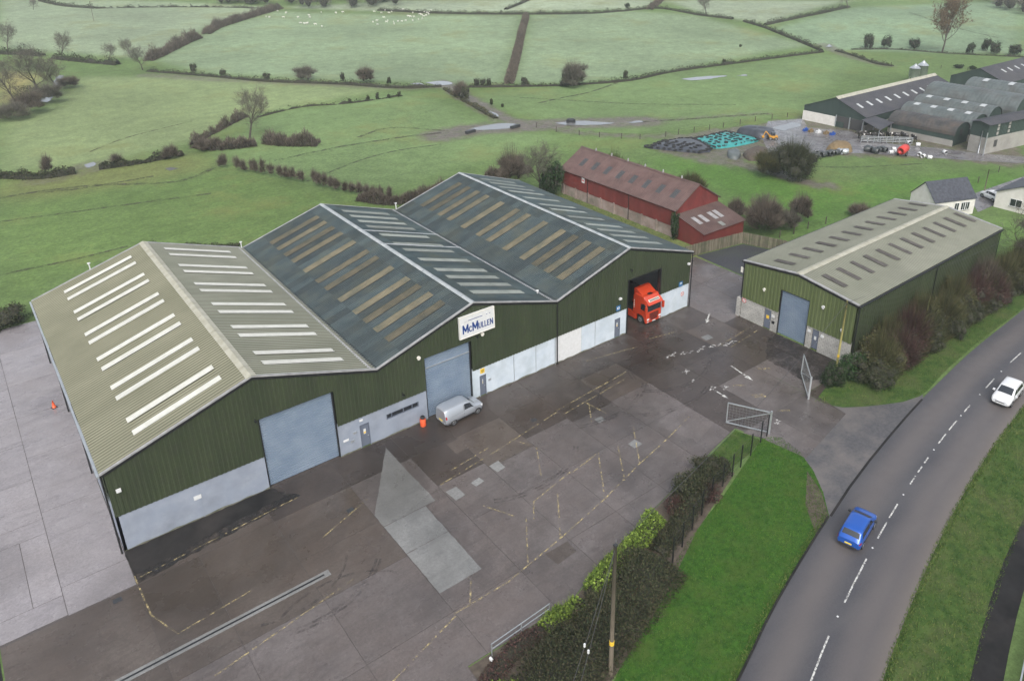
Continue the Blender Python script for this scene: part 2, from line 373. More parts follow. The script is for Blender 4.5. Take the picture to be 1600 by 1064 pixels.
# --- yard of concrete slabs
def concrete(name, c1, c2, c3, rand, r0=.16, r1=.5):
    m, t, b = nt(name)
    c = mixc(t, ramp(t, noise(t, .55, 8, rough=.72), .3, .7), rgb(c1), rgb(c2))
    c = mixc(t, ramp(t, noise(t, .12, 6, rough=.7), .42, .68, 0, .85), c, rgb(c3))
    st = ramp(t, noise(t, .9, 8, stretch=(.25, 1.5, 1), rough=.8), .5, .75, 0, .5); c = mixc(t, st, c, rgb(tuple(x*.45 for x in c1)))
    fine = ramp(t, noise(t, 5, 10, rough=.9), .3, .7, .62, 1.38); c = mixc(t, 1., c, fine, 'MULTIPLY')
    dp = ramp(t, noise(t, .07, 7, rough=.65), .5, .62, 0, .55); c = mixc(t, dp, c, rgb(tuple(x*.5 for x in c1)))
    oi = t.nodes.new('ShaderNodeObjectInfo'); c = mixc(t, 1., c, ramp(t, oi.outputs['Random'], 0, 1, 1-rand, 1+rand), 'MULTIPLY')
    t.links.new(c, b.inputs['Base Color']); t.links.new(ramp(t, noise(t, .22, 5), .38, .62, r0, r1), b.inputs['Roughness'])
    bump(t, b, noise(t, 9, 6), .25, .012); return m
M['conc'] = concrete('conc', (.086, .075, .070), (.146, .129, .124), (.110, .090, .081), .10)
M['conc_pale'] = concrete('conc_pale', (.215, .20, .208), (.30, .282, .292), (.24, .22, .22), .08)
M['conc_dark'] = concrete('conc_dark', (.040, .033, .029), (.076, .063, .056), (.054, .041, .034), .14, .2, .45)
M['conc_new'] = concrete('conc_new', (.175, .178, .172), (.245, .245, .238), (.15, .148, .142), .1)
M['conc_brown'] = concrete('conc_brown', (.064, .052, .044), (.110, .093, .081), (.076, .058, .047), .12)
EDGE = [(-40, -36), (14.4, -36), (14.6, -24.2), (22.8, -24.5), (25.7, -23.6), (28.3, -23.0), (33.3, -21.9), (39.9, -20.6), (47.2, -19.2), (47.9, -21.6), (48.6, -25.9), (57.2, -24.5), (57.6, -21.2), (62.2, -20.2), (64.8, -20.1), (90, -20.1)]
def yedge(x): return float(np.interp(x, [e[0] for e in EDGE], [e[1] for e in EDGE]))
ex = [e[0] for e in EDGE]
def yard_outline():
    pts = [(-8.1, 46), (-8.1, -36)]+[e for e in EDGE if e[0] > 0]
    pts = [p for p in pts if p[0] <= 65]+[(65, -5.6), (74.2, -5.6), (74.2, 9.4), (62.2, 9.4), (62.2, -.0), (0, 0), (0, 46)]
    return pts
yard = sheet('yard', yard_outline(), .004, M['joint'])
GAP = .02
def slab_poly(x0, x1, y0, y1):
    """rectangle with its low side following the yard edge"""
    y0e = [max(y0, yedge(x)) for x in (x0, x1)]
    if max(y0e) >= y1-.3 and min(y0e) >= y1-.3: return None
    xs = [x0]+[x for x in ex if x0 < x < x1]+[x1]
    low = [(x+(GAP if i == 0 else -GAP if i == len(xs)-1 else 0), min(max(y0, yedge(x))+GAP, y1-GAP)) for i, x in enumerate(xs)]
    return low+[(x1-GAP, y1-GAP), (x0+GAP, y1-GAP)]
def slab(poly, material, z=.022):
    if poly is None: return
    mb = MB(); mb.prism(poly, .006, z); return mb.build('slab', material, yard)
def slab_rect(x0, x1, y0, y1, material): return slab(slab_poly(x0, x1, y0, y1), material)
for x0, x1, cuts in ((-8.1, -4.25, (46, 38, 31, 25, 19.7, 13.7, 7.8, 5.9)), (-8.1, -6., (5.9, -1.7)), (-6., -4.25, (5.9, -1.7)), (-8.1, -4.25, (-1.7, -3.8)),
                     (-4.25, -.04, (46, 39.5, 31.5, 24.6, 17.2, 8.6, -.9, -3.9))):
    for ya, yb in zip(cuts[:-1], cuts[1:]): slab_rect(x0, x1, yb, ya, M['conc_pale'])
rows = [-.04, -4.0, -13.7, -20.1, -36]
cols = [-8.1, -.04, 4.15, 9.7, 16.1, 21.75, 26.4, 31.2, 36.1, 41.2, 46.4, 51.5, 57.2, 62.2]
for i in range(len(cols)-1):
    for j in range(4):
        if i == 0 and j == 0: continue
        if j == 1:                                   # the long bay has a cross joint that shifts from column to column
            cut = (-11.75, -11.75, -11.75, -9.2, -9.0, -8.6, -9.4, -8.2, -9.0, -8.8, -8.4, -9.2, -8.6)[i]
            parts = [(-4.0, cut), (cut, -13.7)]
        elif j == 3 and i < 4: parts = [(-20.1, -26), (-26, -36)]
        else: parts = [(rows[j], rows[j+1])]
        for ya, yb in parts:
            if j == 0: mm = M['conc_dark'] if i >= 3 else M['conc_brown']  # rows along the wall darker: wet stain, with wall shade put into the colour
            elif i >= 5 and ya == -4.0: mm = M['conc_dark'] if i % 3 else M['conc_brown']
            elif i >= 10: mm = M['conc_dark'] if random.random() < .35 else M['conc']
            elif i < 4: mm = M['conc_brown'] if ya > -13 else M['conc']
            else: mm = M['conc']
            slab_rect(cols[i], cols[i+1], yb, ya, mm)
for x0, x1 in ((62.25, 68.2), (68.2, 74.15)):
    for ya, yb in ((9.3, 3.2), (3.2, -5.55)): slab([(x0+GAP, yb+GAP), (x1-GAP, yb+GAP), (x1-GAP, ya-GAP), (x0+GAP, ya-GAP)], M['conc'])
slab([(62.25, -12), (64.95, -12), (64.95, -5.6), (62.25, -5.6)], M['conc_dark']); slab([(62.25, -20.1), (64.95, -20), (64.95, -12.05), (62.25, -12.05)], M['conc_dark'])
sheet('gravel_patch', [(74.25, -5.6), (85.6, -5.6), (85.0, 2.6), (83, 8.1), (74.6, 9.6)], .012, M['gravel'])
def patch(name, poly, material, z=.027):
    j = .13 if name == 'tarred_strip' else .035; out = []; poly = [np.array(p, float) for p in poly]
    for a, b in zip(poly, poly[1:]+poly[:1]):
        n = max(1, int(np.linalg.norm(b-a)/.45)); nn = np.array([-(b-a)[1], (b-a)[0]])/(np.linalg.norm(b-a)+1e-9)
        out += [a+(b-a)*k/n+(nn*random.uniform(-j, j) if k else 0) for k in range(n)]
    poly = out
    mb = MB(); mb.poly([(p[0], p[1], z) for p in poly]); return mb.build(name, material, yard)
for xa, xb in ((10.85, 17.15), (25.85, 30.95), (51.6, 57.0)): th = MB(); th.box(xa, xb, -.05, .4, .006, .021); th.build('threshold', M['conc_dark'], yard)
patch('tarred_strip', [(.02, -.02), (10.9, -.02), (12.5, -2.45), (11.5, -2.65), (.15, -3.9), (.02, -3.5)], M['tar_worn'])
patch('tarred_strip', [(.02, -.02), (10.6, -.02), (11.4, -1.7), (.1, -2.9)], M['tar'], .0285)
patch('tarred_strip', [(62.3, -19.9), (64.9, -19.9), (64.9, -10.9), (62.9, -11.2), (59.5, -13.5), (58.9, -19.0)], M['damp_worn'], .026)
M['conc_mid'] = concrete('conc_mid', (.145, .145, .138), (.205, .203, .196), (.125, .121, .114), .1)
patch('new_concrete', [(20.75, -1.3), (20.72, -9.95), (16.1, -9.9), (16.1, -8.4), (18.6, -4.6)], M['conc_mid'])
patch('new_concrete', [(16.1, -9.98), (19.78, -10.0), (19.72, -13.48), (16.12, -13.48)], M['conc_new'], .028)
patch('new_concrete', [(16.14, -13.54), (19.72, -13.54), (19.68, -18.2), (16.16, -18.2)], M['conc_new'])
for p in (((21.9, -9.6), (22.9, -9.6), (22.95, -10.9), (22.0, -11.0)), ((24.1, -10.), (25., -9.85), (25.1, -10.5), (24.2, -10.65)), ((26.5, -9.2), (27.5, -9.1), (27.5, -10.2), (26.6, -10.3)),
          ((38., -9.9), (38.8, -9.95), (38.8, -10.6), (37.9, -10.65)), ((37.9, -14.6), (38.8, -14.5), (38.9, -15.4), (37.9, -15.4)), ((57.6, -6.0), (58.7, -6.1), (58.6, -7.0), (57.5, -6.9))):
    patch('concrete_patch', p, M['conc_new'])
patch('concrete_patch', ((24.1, -20), (26.2, -20.1), (26.1, -21.3), (24.2, -21.4)), M['conc_brown'])
patch('concrete_patch', ((25.2, -4.3), (27.9, -4.3), (27.9, -6.0), (25.2, -6.0)), M['conc_brown'])
patch('concrete_patch', ((41.8, -14.2), (46.2, -13.4), (46.4, -17.4), (43, -18.4)), M['conc'])
patch('concrete_patch', ((19.85, -10.1), (21.7, -10.2), (21.7, -19.9), (19.85, -19.9)), M['conc'])
# drain channel with its black slot
dr = MB(); dr.box(-24, 11.0, -11.8, -11.2, .01, .03); drain = dr.build('drain_channel', M['conc_new'], yard)
d2 = MB(); d2.box(-24, 10.6, -11.57, -11.43, .02, .034); d2.build('slot', M['black_trim'], drain)
for (x, y) in ((-1.4, -4.6), (14.9, -6.6), (33.5, -6.4)):
    g = MB(); g.box(x-.28, x+.28, y-.22, y+.22, .012, .03); go = g.build('drain_cover', M['dark_metal'], yard)
# painted lines on the yard
def paint_line(name, p, q, w, material, z=.031, dash=None):
    p = np.array(p, float); q = np.array(q, float); L = np.linalg.norm(q-p); d = (q-p)/L; n = np.array([-d[1], d[0]])*w/2; mb = MB()
    s = 0.
    while s < L:
        e = min(L, s+(dash[0]*random.uniform(.6, 1.4) if dash else L))
        a, b2 = p+d*s, p+d*e; mb.poly([(*(a-n), z), (*(b2-n), z), (*(b2+n), z), (*(a+n), z)])
        s = e+(dash[1]*random.uniform(.5, 1.6) if dash else 1e9)
    return mb.build(name, material, yard)
YL = [((.3, -3.35), (12.2, -2.5)), ((0, -3), (.1, -7.4)), ((.1, -7.4), (1.1, -10.1)), ((1.1, -10.1), (6, -9.6)), ((16, -20.3), (20.4, -20.4)), ((20.4, -20.4), (26.2, -19.5)), ((26.2, -19.5), (31.5, -18.5)),
      ((31.5, -18.5), (36.7, -17.2)), ((36.7, -17.2), (41.3, -16.3)), ((41.3, -16.3), (45.2, -15.3)), ((35, -13.8), (31.5, -18.5)), ((37, -14.2), (34.3, -17.9)), ((40, -13.1), (36.8, -17.2)),
      ((31.4, -14.4), (35, -13.8)), ((26.8, -15.1), (31.4, -14.2)), ((26.8, -15.1), (25.6, -16.7)), ((25.2, -16.2), (22.6, -19.9)), ((28.9, -15.6), (26.0, -19.5)), ((36, -6.6), (46, -5.9)), ((36, -7.5), (45, -6.8)),
      ((27.4, -8.0), (36, -6.8)), ((39.1, -7.1), (39.5, -9.9)), ((39.3, -7.6), (37.5, -10.1)), ((23.6, -7.6), (27.8, -7.1)), ((22.0, -8.6), (27.0, -8.0)), ((18.5, -18.6), (17.3, -20.3)), ((8.9, -22.6), (16, -20.5)),
      ((31.2, -9.8), (29.2, -13.0)), ((23.4, -12.9), (24.6, -15.4)), ((57.8, -8.6), (63.5, -8.1)), ((58.4, -9.6), (63.8, -9.1)), ((52.8, -2.6), (56.4, -3.4)), ((30.2, -7.4), (31.2, -9.9)), ((44.2, -1.6), (50.5, -3.0)), ((12, -8.0), (16.5, -6.3)), ((2, -14.8), (12, -13.2))]
for p, q in YL: paint_line('yellow_line', p, q, .11, M['paint_yellow'], dash=(2.6, .3))
def arrow(p, q, w=.16, hw=.55, hl=1.0):
    p = np.array(p, float); q = np.array(q, float); d = (q-p)/np.linalg.norm(q-p); n = np.array([-d[1], d[0]]); k = q-d*hl; z = .031
    mb = MB(); mb.poly([(*(p-n*w/2), z), (*(k-n*w/2), z), (*(k+n*w/2), z), (*(p+n*w/2), z)]); mb.poly([(*(k-n*hw/2), z), (*q, z), (*(k+n*hw/2), z)])
    return mb.build('painted_arrow', M['paint_white'], yard)
z5 = lambda x, y: gz(820+x*.2538, 330+y*.2538)[:2]
z8 = lambda x, y: gz(900+x*.2819, 540+y*.2819)[:2]
arrow(z5(1268, 952), z5(1405, 1045)); arrow(z5(1137, 630), z5(1117, 692)); arrow(z8(770, 250), z8(845, 295), .16, .4, .7)
LETTERS = {  # worn capitals as strokes in a 1 x 1.6 cell
    'E': [((0, 0), (0, 1.6)), ((0, 1.6), (.8, 1.6)), ((0, .8), (.7, .8))], 'T': [((.4, 0), (.4, 1.6)), ((0, 1.6), (.9, 1.6))], 'I': [((.4, 0), (.4, 1.5))],
    'X': [((0, 0), (.8, 1.6)), ((0, 1.6), (.8, 0))], 'L': [((0, 0), (0, 1.6)), ((0, 0), (.7, 0))]}
def road_mark(x, y, ch, ang, k=.62):
    """a remnant of worn ground lettering"""
    mb = MB(); ca, sa = math.cos(ang), math.sin(ang)
    T = lambda u, v: (x+(u*ca-v*sa)*k, y+(u*sa+v*ca)*k)
    for i, (p, q) in enumerate(LETTERS[ch]):
        p = np.array(T(*p)); q = np.array(T(*q)); d = (q-p)/np.linalg.norm(q-p); n = np.array([-d[1], d[0]])*.11; z = .031+.001*i
        mb.poly([(*(p-n), z), (*(q-n), z), (*(q+n), z), (*(p+n), z)])
    return mb.build('worn_ground_letter', M['paint_white_worn'], yard)
for (u, v, ch) in ((858, 905, 'T'), (905, 888, 'L'), (960, 885, 'E'), (1003, 872, 'I'), (1052, 865, 'T'), (1085, 848, 'L'), (1135, 842, 'E'), (1180, 825, 'I'), (1222, 828, 'X'), (1262, 815, 'E'), (970, 995, 'X')):
    w_ = z5(u, v); road_mark(w_[0], w_[1], ch, -1.35, .5)
for (u, v, ch) in ((740, 250, 'E'), (808, 245, 'T'), (1100, 435, 'X'), (630, 203, 'I')):
    w_ = z8(u, v); road_mark(w_[0], w_[1], ch, -1.2, .5)
for u, v in ((975, 275), (990, 285), (1120, 362), (1010, 130), (870, 222)): w_ = z8(u, v); paint_line('yellow_line', w_, w_+np.array([1.0, -.7]), .2, M['paint_yellow'])
# tyre marks left by lorries turning
for (cx_, cy_, r_, a0, a1) in ((47, -7, 8, 3.6, 5.2), (8, -9.2, 5, 4.2, 5.9), (9, -9.6, 6.4, 4.3, 5.7), (50, -6, 6.5, 3.8, 5.6), (46, -12, 7.4, 1.1, 2.5), (53, -9, 7.5, 1.2, 2.9), (28.5, -8, 7.2, 4.1, 5.6), (40, -3.5, 8.5, 4.2, 5.5), (10, -17, 5.5, .5, 2.2)):
    pts = [(cx_+r_*math.cos(a_), cy_+r_*math.sin(a_)*.85) for a_ in np.linspace(a0, a1, 24)]
    for off in (-.16, .16) if r_ > 6 else (0,):
        ribbon('tyre_mark', pts, np.full(24, .10), .0295, M['paint_dark'], yard, off=off)
# --- road, entrance and verges
sheet('side_road', [(-30, -60), (-8.2, -60), (-8.2, 30), (-30, 30)], .012, M['tar'])
sheet('side_road_line', [(-9.9, -60), (-9.7, -60), (-9.7, 20), (-9.9, 20)], .02, M['paint_white'])
CL = smooth_line([(-60, -66), (-20, -55.2), (5, -46.8), (18, -42.4), (30.5, -38.5), (34.8, -37.2), (42.2, -35.4), (49.4, -33.9), (56.8, -32.65), (64.2, -31.7), (72, -31.0), (79, -30.5), (92, -30.1), (120, -29.4), (200, -31), (330, -42)], 2.)
road = ribbon('road', CL, np.full(len(CL), 3.72), .03, M['asphalt'], attr=True)
def offset_line(x0, x1, d):
    T_ = np.gradient(CL, axis=0); T_ /= np.linalg.norm(T_, axis=1)[:, None]; Q_ = CL+np.stack([-T_[:, 1], T_[:, 0]], 1)*d; return Q_[(CL[:, 0] >= x0) & (CL[:, 0] <= x1)]
def along(x0, x1): return CL[(CL[:, 0] >= x0) & (CL[:, 0] <= x1)]
def dash(xa, xb, w=.06, name='centre_line'):
    P = np.array([[x, np.interp(x, CL[:, 0], CL[:, 1])] for x in np.linspace(xa, xb, 5)]); return ribbon(name, P, np.full(5, w), .035, M['paint_white'], road)
for xa, xb in ((14, 17), (20.5, 23.5), (26.6, 28.6), (30.3, 34.2), (37.4, 42.2), (44.7, 46.8), (47.4, 49.4), (52.4, 53.8), (54.4, 55.4), (56.0, 57.0), (59.6, 61.5), (62.3, 64.3), (66.3, 67.8), (72, 74.5), (79, 82), (87, 90)): dash(xa, xb, .055)
for x in (28.9, 36.0, 43.5, 50.8, 58.4, 65.4, 70.4, 76.5): 
    y = float(np.interp(x, CL[:, 0], CL[:, 1])); sm = MB(); sm.box(x-.06, x+.06, y-.06, y+.06, .03, .05); sm.build('road_stud', M['white'], road)
bell = sheet('entrance_apron', [(42.2, -31.3), (44.0, -29.9), (46.0, -27.7), (47.2, -24.0), (49.2, -22.4), (57.0, -22.0), (57.0, -20.6), (59.4, -22.4), (62.2, -24.6), (67.5, -26.6), (64.6, -28.4), (56.8, -29.4), (49, -30.8)], .014, M['asphalt_old'])
P_ = np.array([(44, -31.25), (48.2, -30.35), (52.5, -29.6), (56.9, -28.95), (61, -28.4), (65.2, -27.9)]); ribbon('road_joint', P_, np.full(6, .1), .036, M['tar'])
zr = lambda x, y: gz(1120+x*.4738, 560+y*.4738)[:2]
lawn_poly = [zr(*p) for p in ((150, 262), (208, 258), (272, 306), (318, 370), (350, 440), (372, 526))]+[tuple(p) for p in offset_line(4, 42, 3.85)[::-1]]+[(-10, -44), (-6, -36.2), (14.3, -36.2)]+[gz(*p)[:2] for p in ((900, 1100), (960, 1064), (1000, 965), (1040, 900), (1080, 838), (1130, 775))]
sheet('lawn', lawn_poly, .016, M['lawn'])
sheet('worn_verge', [zr(*p) for p in ((298, 372), (345, 440), (362, 500), (372, 530), (330, 590), (312, 540), (292, 480))], .022, M['soil'])
KB = offset_line(4, 45, 3.78)
kb = MB(); 
for p, q in zip(KB[:-1], KB[1:]): kb.bar((p[0], p[1], .05), (q[0], q[1], .05), .14, .12)
tag(kb.build('kerb', M['tar']), kind='structure')
RV = offset_line(-30, 130, -3.7)
rv = MB()
for p, q in zip(RV[:-1], RV[1:]):
    rv.poly([(p[0], p[1], .018), (p[0]+1.2, p[1]-4.3-max(0, (p[0]-45)*.05), .018), (q[0]+1.2, q[1]-4.3-max(0, (q[0]-45)*.05), .018), (q[0], q[1], .018)])
tag(rv.build('verge', M['rough_verge']), kind='structure')
FP = smooth_line([(-10, -59), (20, -50.6), (38.9, -45.4), (43.0, -44.3), (47.6, -43.2), (53.4, -42.2), (62, -41.2), (80, -40)], 2.)
ribbon('footpath', FP, np.full(len(FP), .85), .024, M['tar'])
nv = MB()
for p, q in zip(*(lambda L: (L[:-1], L[1:]))(smooth_line([(56.4, -21.35), (57.9, -23.7), (61.5, -26.0), (65.5, -27.5), (72, -26.9), (80, -26.4), (92, -26.2), (120, -25.5)], 1.5))):
    nv.poly([(p[0], p[1], .02), (q[0], q[1], .02), (q[0]+.3, max(q[1]+5.6, -20.3), .02), (p[0]+.3, max(p[1]+5.6, -20.3), .02)])
tag(nv.build('hedge_verge', M['rough_verge']), kind='structure')
# lane beside the cottage, with standing rain
M['wet'] = mat('wet', (.11, .105, .11), (.16, .15, .15), .6, .18, c3=(.2, .2, .2), s3=.3, rough2=.4)
sheet('lane', [gz(*p)[:2] for p in ((1528, 332), (1560, 318), (1552, 300), (1600, 283), (1600, 276), (1585, 281), (1524, 302), (1520, 318))], .02, M['wet'])
sheet('farm_lane', [gz(*p)[:2] for p in ((1200, 190), (1255, 186), (1262, 200), (1330, 205), (1352, 218), (1400, 226), (1480, 233), (1530, 240), (1600, 245), (1600, 256), (1500, 250), (1420, 244), (1345, 240), (1290, 240), (1250, 245), (1205, 248), (1190, 215))], .012, M['wet'])
M['track'] = worn('track', (.062, .060, .034), .44, .62, .6, .8)
for pxl, w_ in (([(0, 347), (120, 331), (260, 312), (330, 303)], .35), ([(-10, 312), (60, 300), (150, 290), (280, 284), (335, 262)], .5), ([(60, 302), (120, 296), (240, 276)], .4), ([(430, 252), (520, 232), (620, 216), (690, 208)], .5), ([(480, 284), (560, 252), (620, 236), (690, 226)], .3), ([(840, 162), (880, 153), (920, 145), (965, 130)], .5), ([(812, 153), (900, 158), (1000, 163), (1150, 164)], .35), ([(1005, 191), (1100, 185), (1200, 178)], .6), ([(1420, 20), (1480, 40), (1560, 60)], .6), ([(560, 215), (610, 200), (700, 205)], .4), ([(140, 238), (200, 215), (300, 190)], .3), ([(1180, 250), (1300, 262), (1450, 256)], .3), ([(0, 430), (120, 405), (200, 385)], .3)):
    L_ = smooth_line(PXW(pxl), 3.); ribbon('field_track', L_, np.full(len(L_), w_), .05, M['track'], drape=True)
M['puddle'] = mat('puddle', (.16, .165, .165), rough=.03, spec=1.)
def puddle(px, z=.05):
    W = PXW(px); c = np.mean(W, 0); mb = MB(); n = 22
    # rounded uneven outline through the traced points
    L = smooth_line(W+[W[0]], 1.2)[:-1]; zz = max(hgt(p[0], p[1]) for p in L)+z
    mb.poly([(p[0]+random.uniform(-.3, .3), p[1]+random.uniform(-.3, .3), zz) for p in L]); return tag(mb.build('puddle', M['puddle']), kind='structure')
for px in (((730, 204), (760, 196), (795, 193), (810, 199), (775, 203)), ((868, 193), (890, 190), (925, 190), (960, 193), (925, 196), (885, 196)), ((978, 192), (1000, 189), (1010, 191), (995, 193)),
           ((665, 130), (690, 127), (708, 131), (690, 134)), ((640, 132), (655, 130), (662, 133)), ((1065, 124), (1100, 120), (1135, 119), (1110, 124), (1080, 126)), ((1152, 119), (1165, 117), (1168, 119)),
           ((715, 148), (726, 152), (735, 160), (724, 155)), ((760, 172), (772, 176), (780, 183), (768, 180)), ((255, 264), (268, 261), (280, 264), (265, 267)), ((132, 258), (145, 254), (150, 260), (138, 263)),
           ((1205, 200), (1240, 192), (1252, 196), (1225, 205)), ((1290, 74), (1296, 70), (1300, 75))):
    puddle(px)
# ================================================================== buildings
LEN = 34.2
RP = [(0, 7.35), (10.93, 10.9), (21.2, 7.45), (31.3, 10.65), (41.43, 7.5), (51.7, 10.67), (61.98, 7.4)]
def rz(x): return float(np.interp(x, [p[0] for p in RP], [p[1] for p in RP]))
def clad(name, u0, u1, zlo, zhi, to, material, parent, pitch=.34, depth=.04, openings=(), extra=()):
    """ribbed vertical cladding; to(u, z, n) maps wall coordinates to world; openings (ua, ub, za, zb)"""
    us = set([u0, u1]); k = 0; u = u0
    prof = ((0, 0), (.5, 0), (.58, 1), (.92, 1))
    bps = []
    while u < u1:
        for f, h in prof:
            x = u+f*pitch
            if x < u1: bps.append(x)
        u += pitch
    for o in openings: bps += [o[0], o[1]]
    bps += [u0, u1]+[e for e in extra if u0 < e < u1]; bps = sorted(set(round(x, 4) for x in bps))
    def h(x):
        f = ((x-u0)/pitch) % 1.
        return float(np.interp(f, [0, .5, .58, .92, 1], [0, 0, 1, 1, 0]))*depth
    mb = MB()
    for a, b in zip(bps[:-1], bps[1:]):
        ivs = [(zlo(a), zhi(a), zlo(b), zhi(b))]
        mid = (a+b)/2
        for o in openings:
            if o[0] <= mid <= o[1]:
                new = []
                for la, ha, lb, hb in ivs:
                    if o[2] > la+.01: new.append((la, o[2], lb, o[2]))
                    if o[3] < ha-.01: new.append((o[3], ha, o[3], hb))
                ivs = new
        for la, ha, lb, hb in ivs:
            if ha-la < .02 and hb-lb < .02: continue
            mb.poly([to(a, la, h(a)), to(b, lb, h(b)), to(b, hb, h(b)), to(a, ha, h(a))])
    return mb.build(name, material, parent)
def wall_rects(name, u0, u1, z0, z1, openings, to, material, parent, thick=.2):
    """flat wall with openings, cut in boxes"""
    us = sorted(set([u0, u1]+[e for o in openings for e in o[:2] if u0 < e < u1])); mb = MB()
    for a, b in zip(us[:-1], us[1:]):
        segs = [(z0, z1)]; mid = (a+b)/2
        for o in openings:
            if o[0] <= mid <= o[1]: segs = [s for l, h in segs for s in ((l, min(h, o[2])), (max(l, o[3]), h)) if s[1]-s[0] > .01]
        for l, h in segs:
            pts = [to(a, l, 0), to(b, l, 0), to(b, h, 0), to(a, h, 0)]; back = [to(a, l, -thick), to(b, l, -thick), to(b, h, -thick), to(a, h, -thick)]
            mb.add(pts+back, [(0, 1, 2, 3), (7, 6, 5, 4), (0, 4, 5, 1), (1, 5, 6, 2), (2, 6, 7, 3), (3, 7, 4, 0)])
    return mb.build(name, material, parent)
def corr(mb, A, B, f0, f1, y0, y1, pitch, amp, lift=0., axis='y', m=0, trough=False):
    """corrugated sheet on the slope from A (x,z) to B (x,z), run along the ridge axis from y0 to y1"""
    A = np.array(A, float); B = np.array(B, float); d = B-A; L = np.linalg.norm(d); nrm = np.array([-d[1], d[0]])/L
    if nrm[1] < 0: nrm = -nrm
    n = max(1, round((y1-y0)/pitch))*4; ys = np.linspace(y0, y1, n+1); vs = []
    for i, y in enumerate(ys):
        hh = (0, 1, 0, -1)[i % 4]*amp+lift
        for f in (f0, f1):
            p = A+d*f+nrm*hh; vs.append((p[0], y, p[1]) if axis == 'y' else (y, p[0], p[1]))
    fs = [(2*i, 2*i+2, 2*i+3, 2*i+1) for i in range(n)]
    b0 = len(mb.m); mb.add(vs, fs, m)
    if trough:
        for i in range(n):
            if i % 4 in (2, 3): mb.m[b0+i] = 1
    return mb
wh = empty('warehouse', (0, 0, 0), 0, 'long dark green three-bay warehouse with one pale and two slate-dark pitched roofs', 'warehouse')
FW = lambda u, z, n: (u, -.05-n, z)
DZ = 3.25
OPEN = [(10.85, 17.15, 0, 6.85), (25.85, 30.95, 0, 6.66), (51.6, 57.0, 0, 6.75)]
clad('front_cladding', 0, 61.98, lambda u: DZ, lambda u: rz(u)-.12, FW, M['green_clad'], wh, openings=OPEN, extra=[p[0] for p in RP], pitch=.36)
DOORS = [(19.1, 20.0, .18, 2.42), (31.75, 32.5, .15, 2.36), (49.82, 50.66, .12, 2.4)]
WIN = [(21.7, 25.0, 1.84, 2.4)]
opn = OPEN+[(a, b, 0, d) for a, b, c, d in DOORS]+WIN
WD = lambda u, z, n: (u, -n, z)
wall_rects('base_wall', 0, 10.85, 0, DZ+.1, opn, WD, M['dado'], wh)
wall_rects('base_wall', 17.15, 25.85, 0, DZ+.1, opn, WD, M['dado'], wh)
wall_rects('base_wall', 30.95, 41.4, 0, DZ+.1, opn, WD, M['dado_white'], wh)
wall_rects('base_wall', 41.42, 44.9, 0, DZ+.1, opn, WD, M['white'], wh)
wall_rects('base_wall', 44.92, 51.6, 0, DZ+.1, opn, WD, M['dado_white'], wh)
wall_rects('base_wall', 57.0, 61.98, 0, DZ+.1, opn, WD, M['dado_white'], wh)
# moss and splash line at the foot of the wall
M['foot'] = mat('foot', (.09, .095, .06), (.17, .17, .13), 1.6, .85)
for a, b in ((0, 10.85), (17.15, 19.05), (20.05, 25.85), (30.95, 31.7), (32.55, 49.78), (50.7, 51.6), (57, 61.98)):
    mb = MB(); n = max(2, int((b-a)/.6)); xs = np.linspace(a, b, n+1)
    top = [(x, -.008, random.uniform(.06, .2)) for x in xs]; mb.poly([(x, -.008, 0) for x in xs]+top[::-1]); mb.build('wall_foot', M['foot'], wh)
for x in (5.7, 35.9, 38.7, 46.9): mb = MB(); mb.box(x-.03, x+.03, -.02, .0, .02, 3.2); mb.build('joint_strip', M['dado' if x < 10 else 'galv'], wh)
M['shutter_gap'] = mat('shutter_gap', (.13, .17, .22), (.18, .22, .27), .6, .4, metal=.3)
# roller shutters
def shutter(u0, u1, z1, to, parent, bar=None, name='roller_shutter'):
    mb = MB(); z = .06
    while z < z1:
        e = min(z1, z+.24); k = min(z+.17, z1); mb.poly([to(u0, z, 0), to(u1, z, 0), to(u1, k, .04), to(u0, k, .04)]); mb.poly([to(u0, k, .04), to(u1, k, .04), to(u1, e, 0), to(u0, e, 0)], 1); z = e
    o = mb.build(name, [M['shutter'], M['shutter_gap']], parent)
    fr = MB()
    for a, b, c, d in ((u0-.12, u0, 0, z1+.12), (u1, u1+.12, 0, z1+.12), (u0, u1, z1, z1+.12)):
        p = [to(a, c, .18), to(b, c, .18), to(b, d, .18), to(a, d, .18)]; q = [to(a, c, -.15), to(b, c, -.15), to(b, d, -.15), to(a, d, -.15)]
        fr.add(p+q, [(0, 1, 2, 3), (7, 6, 5, 4), (0, 4, 5, 1), (1, 5, 6, 2), (2, 6, 7, 3), (3, 7, 4, 0)])
    fr.build('shutter_frame', M['black_trim'], o)
    if bar:
        b_ = MB(); p = to(u0, bar, .04); q = to(u1, bar, .04); b_.bar(p, q, .09); b_.build('bottom_rail', M['galv'], o)
    return o
SH = lambda u, z, n: (u, .26-n, z)
shutter(10.97, 17.03, 6.73, SH, wh)
shutter(25.97, 30.83, 6.54, SH, wh, 5.4)
sf = MB()
for a, b, c, d in ((51.6, 51.75, 0, 6.75), (56.85, 57.0, 0, 6.75), (51.75, 56.85, 6.6, 6.75)): sf.box(a, b, -.1, .35, c, d)
sf.build('door_frame', M['black_trim'], wh)
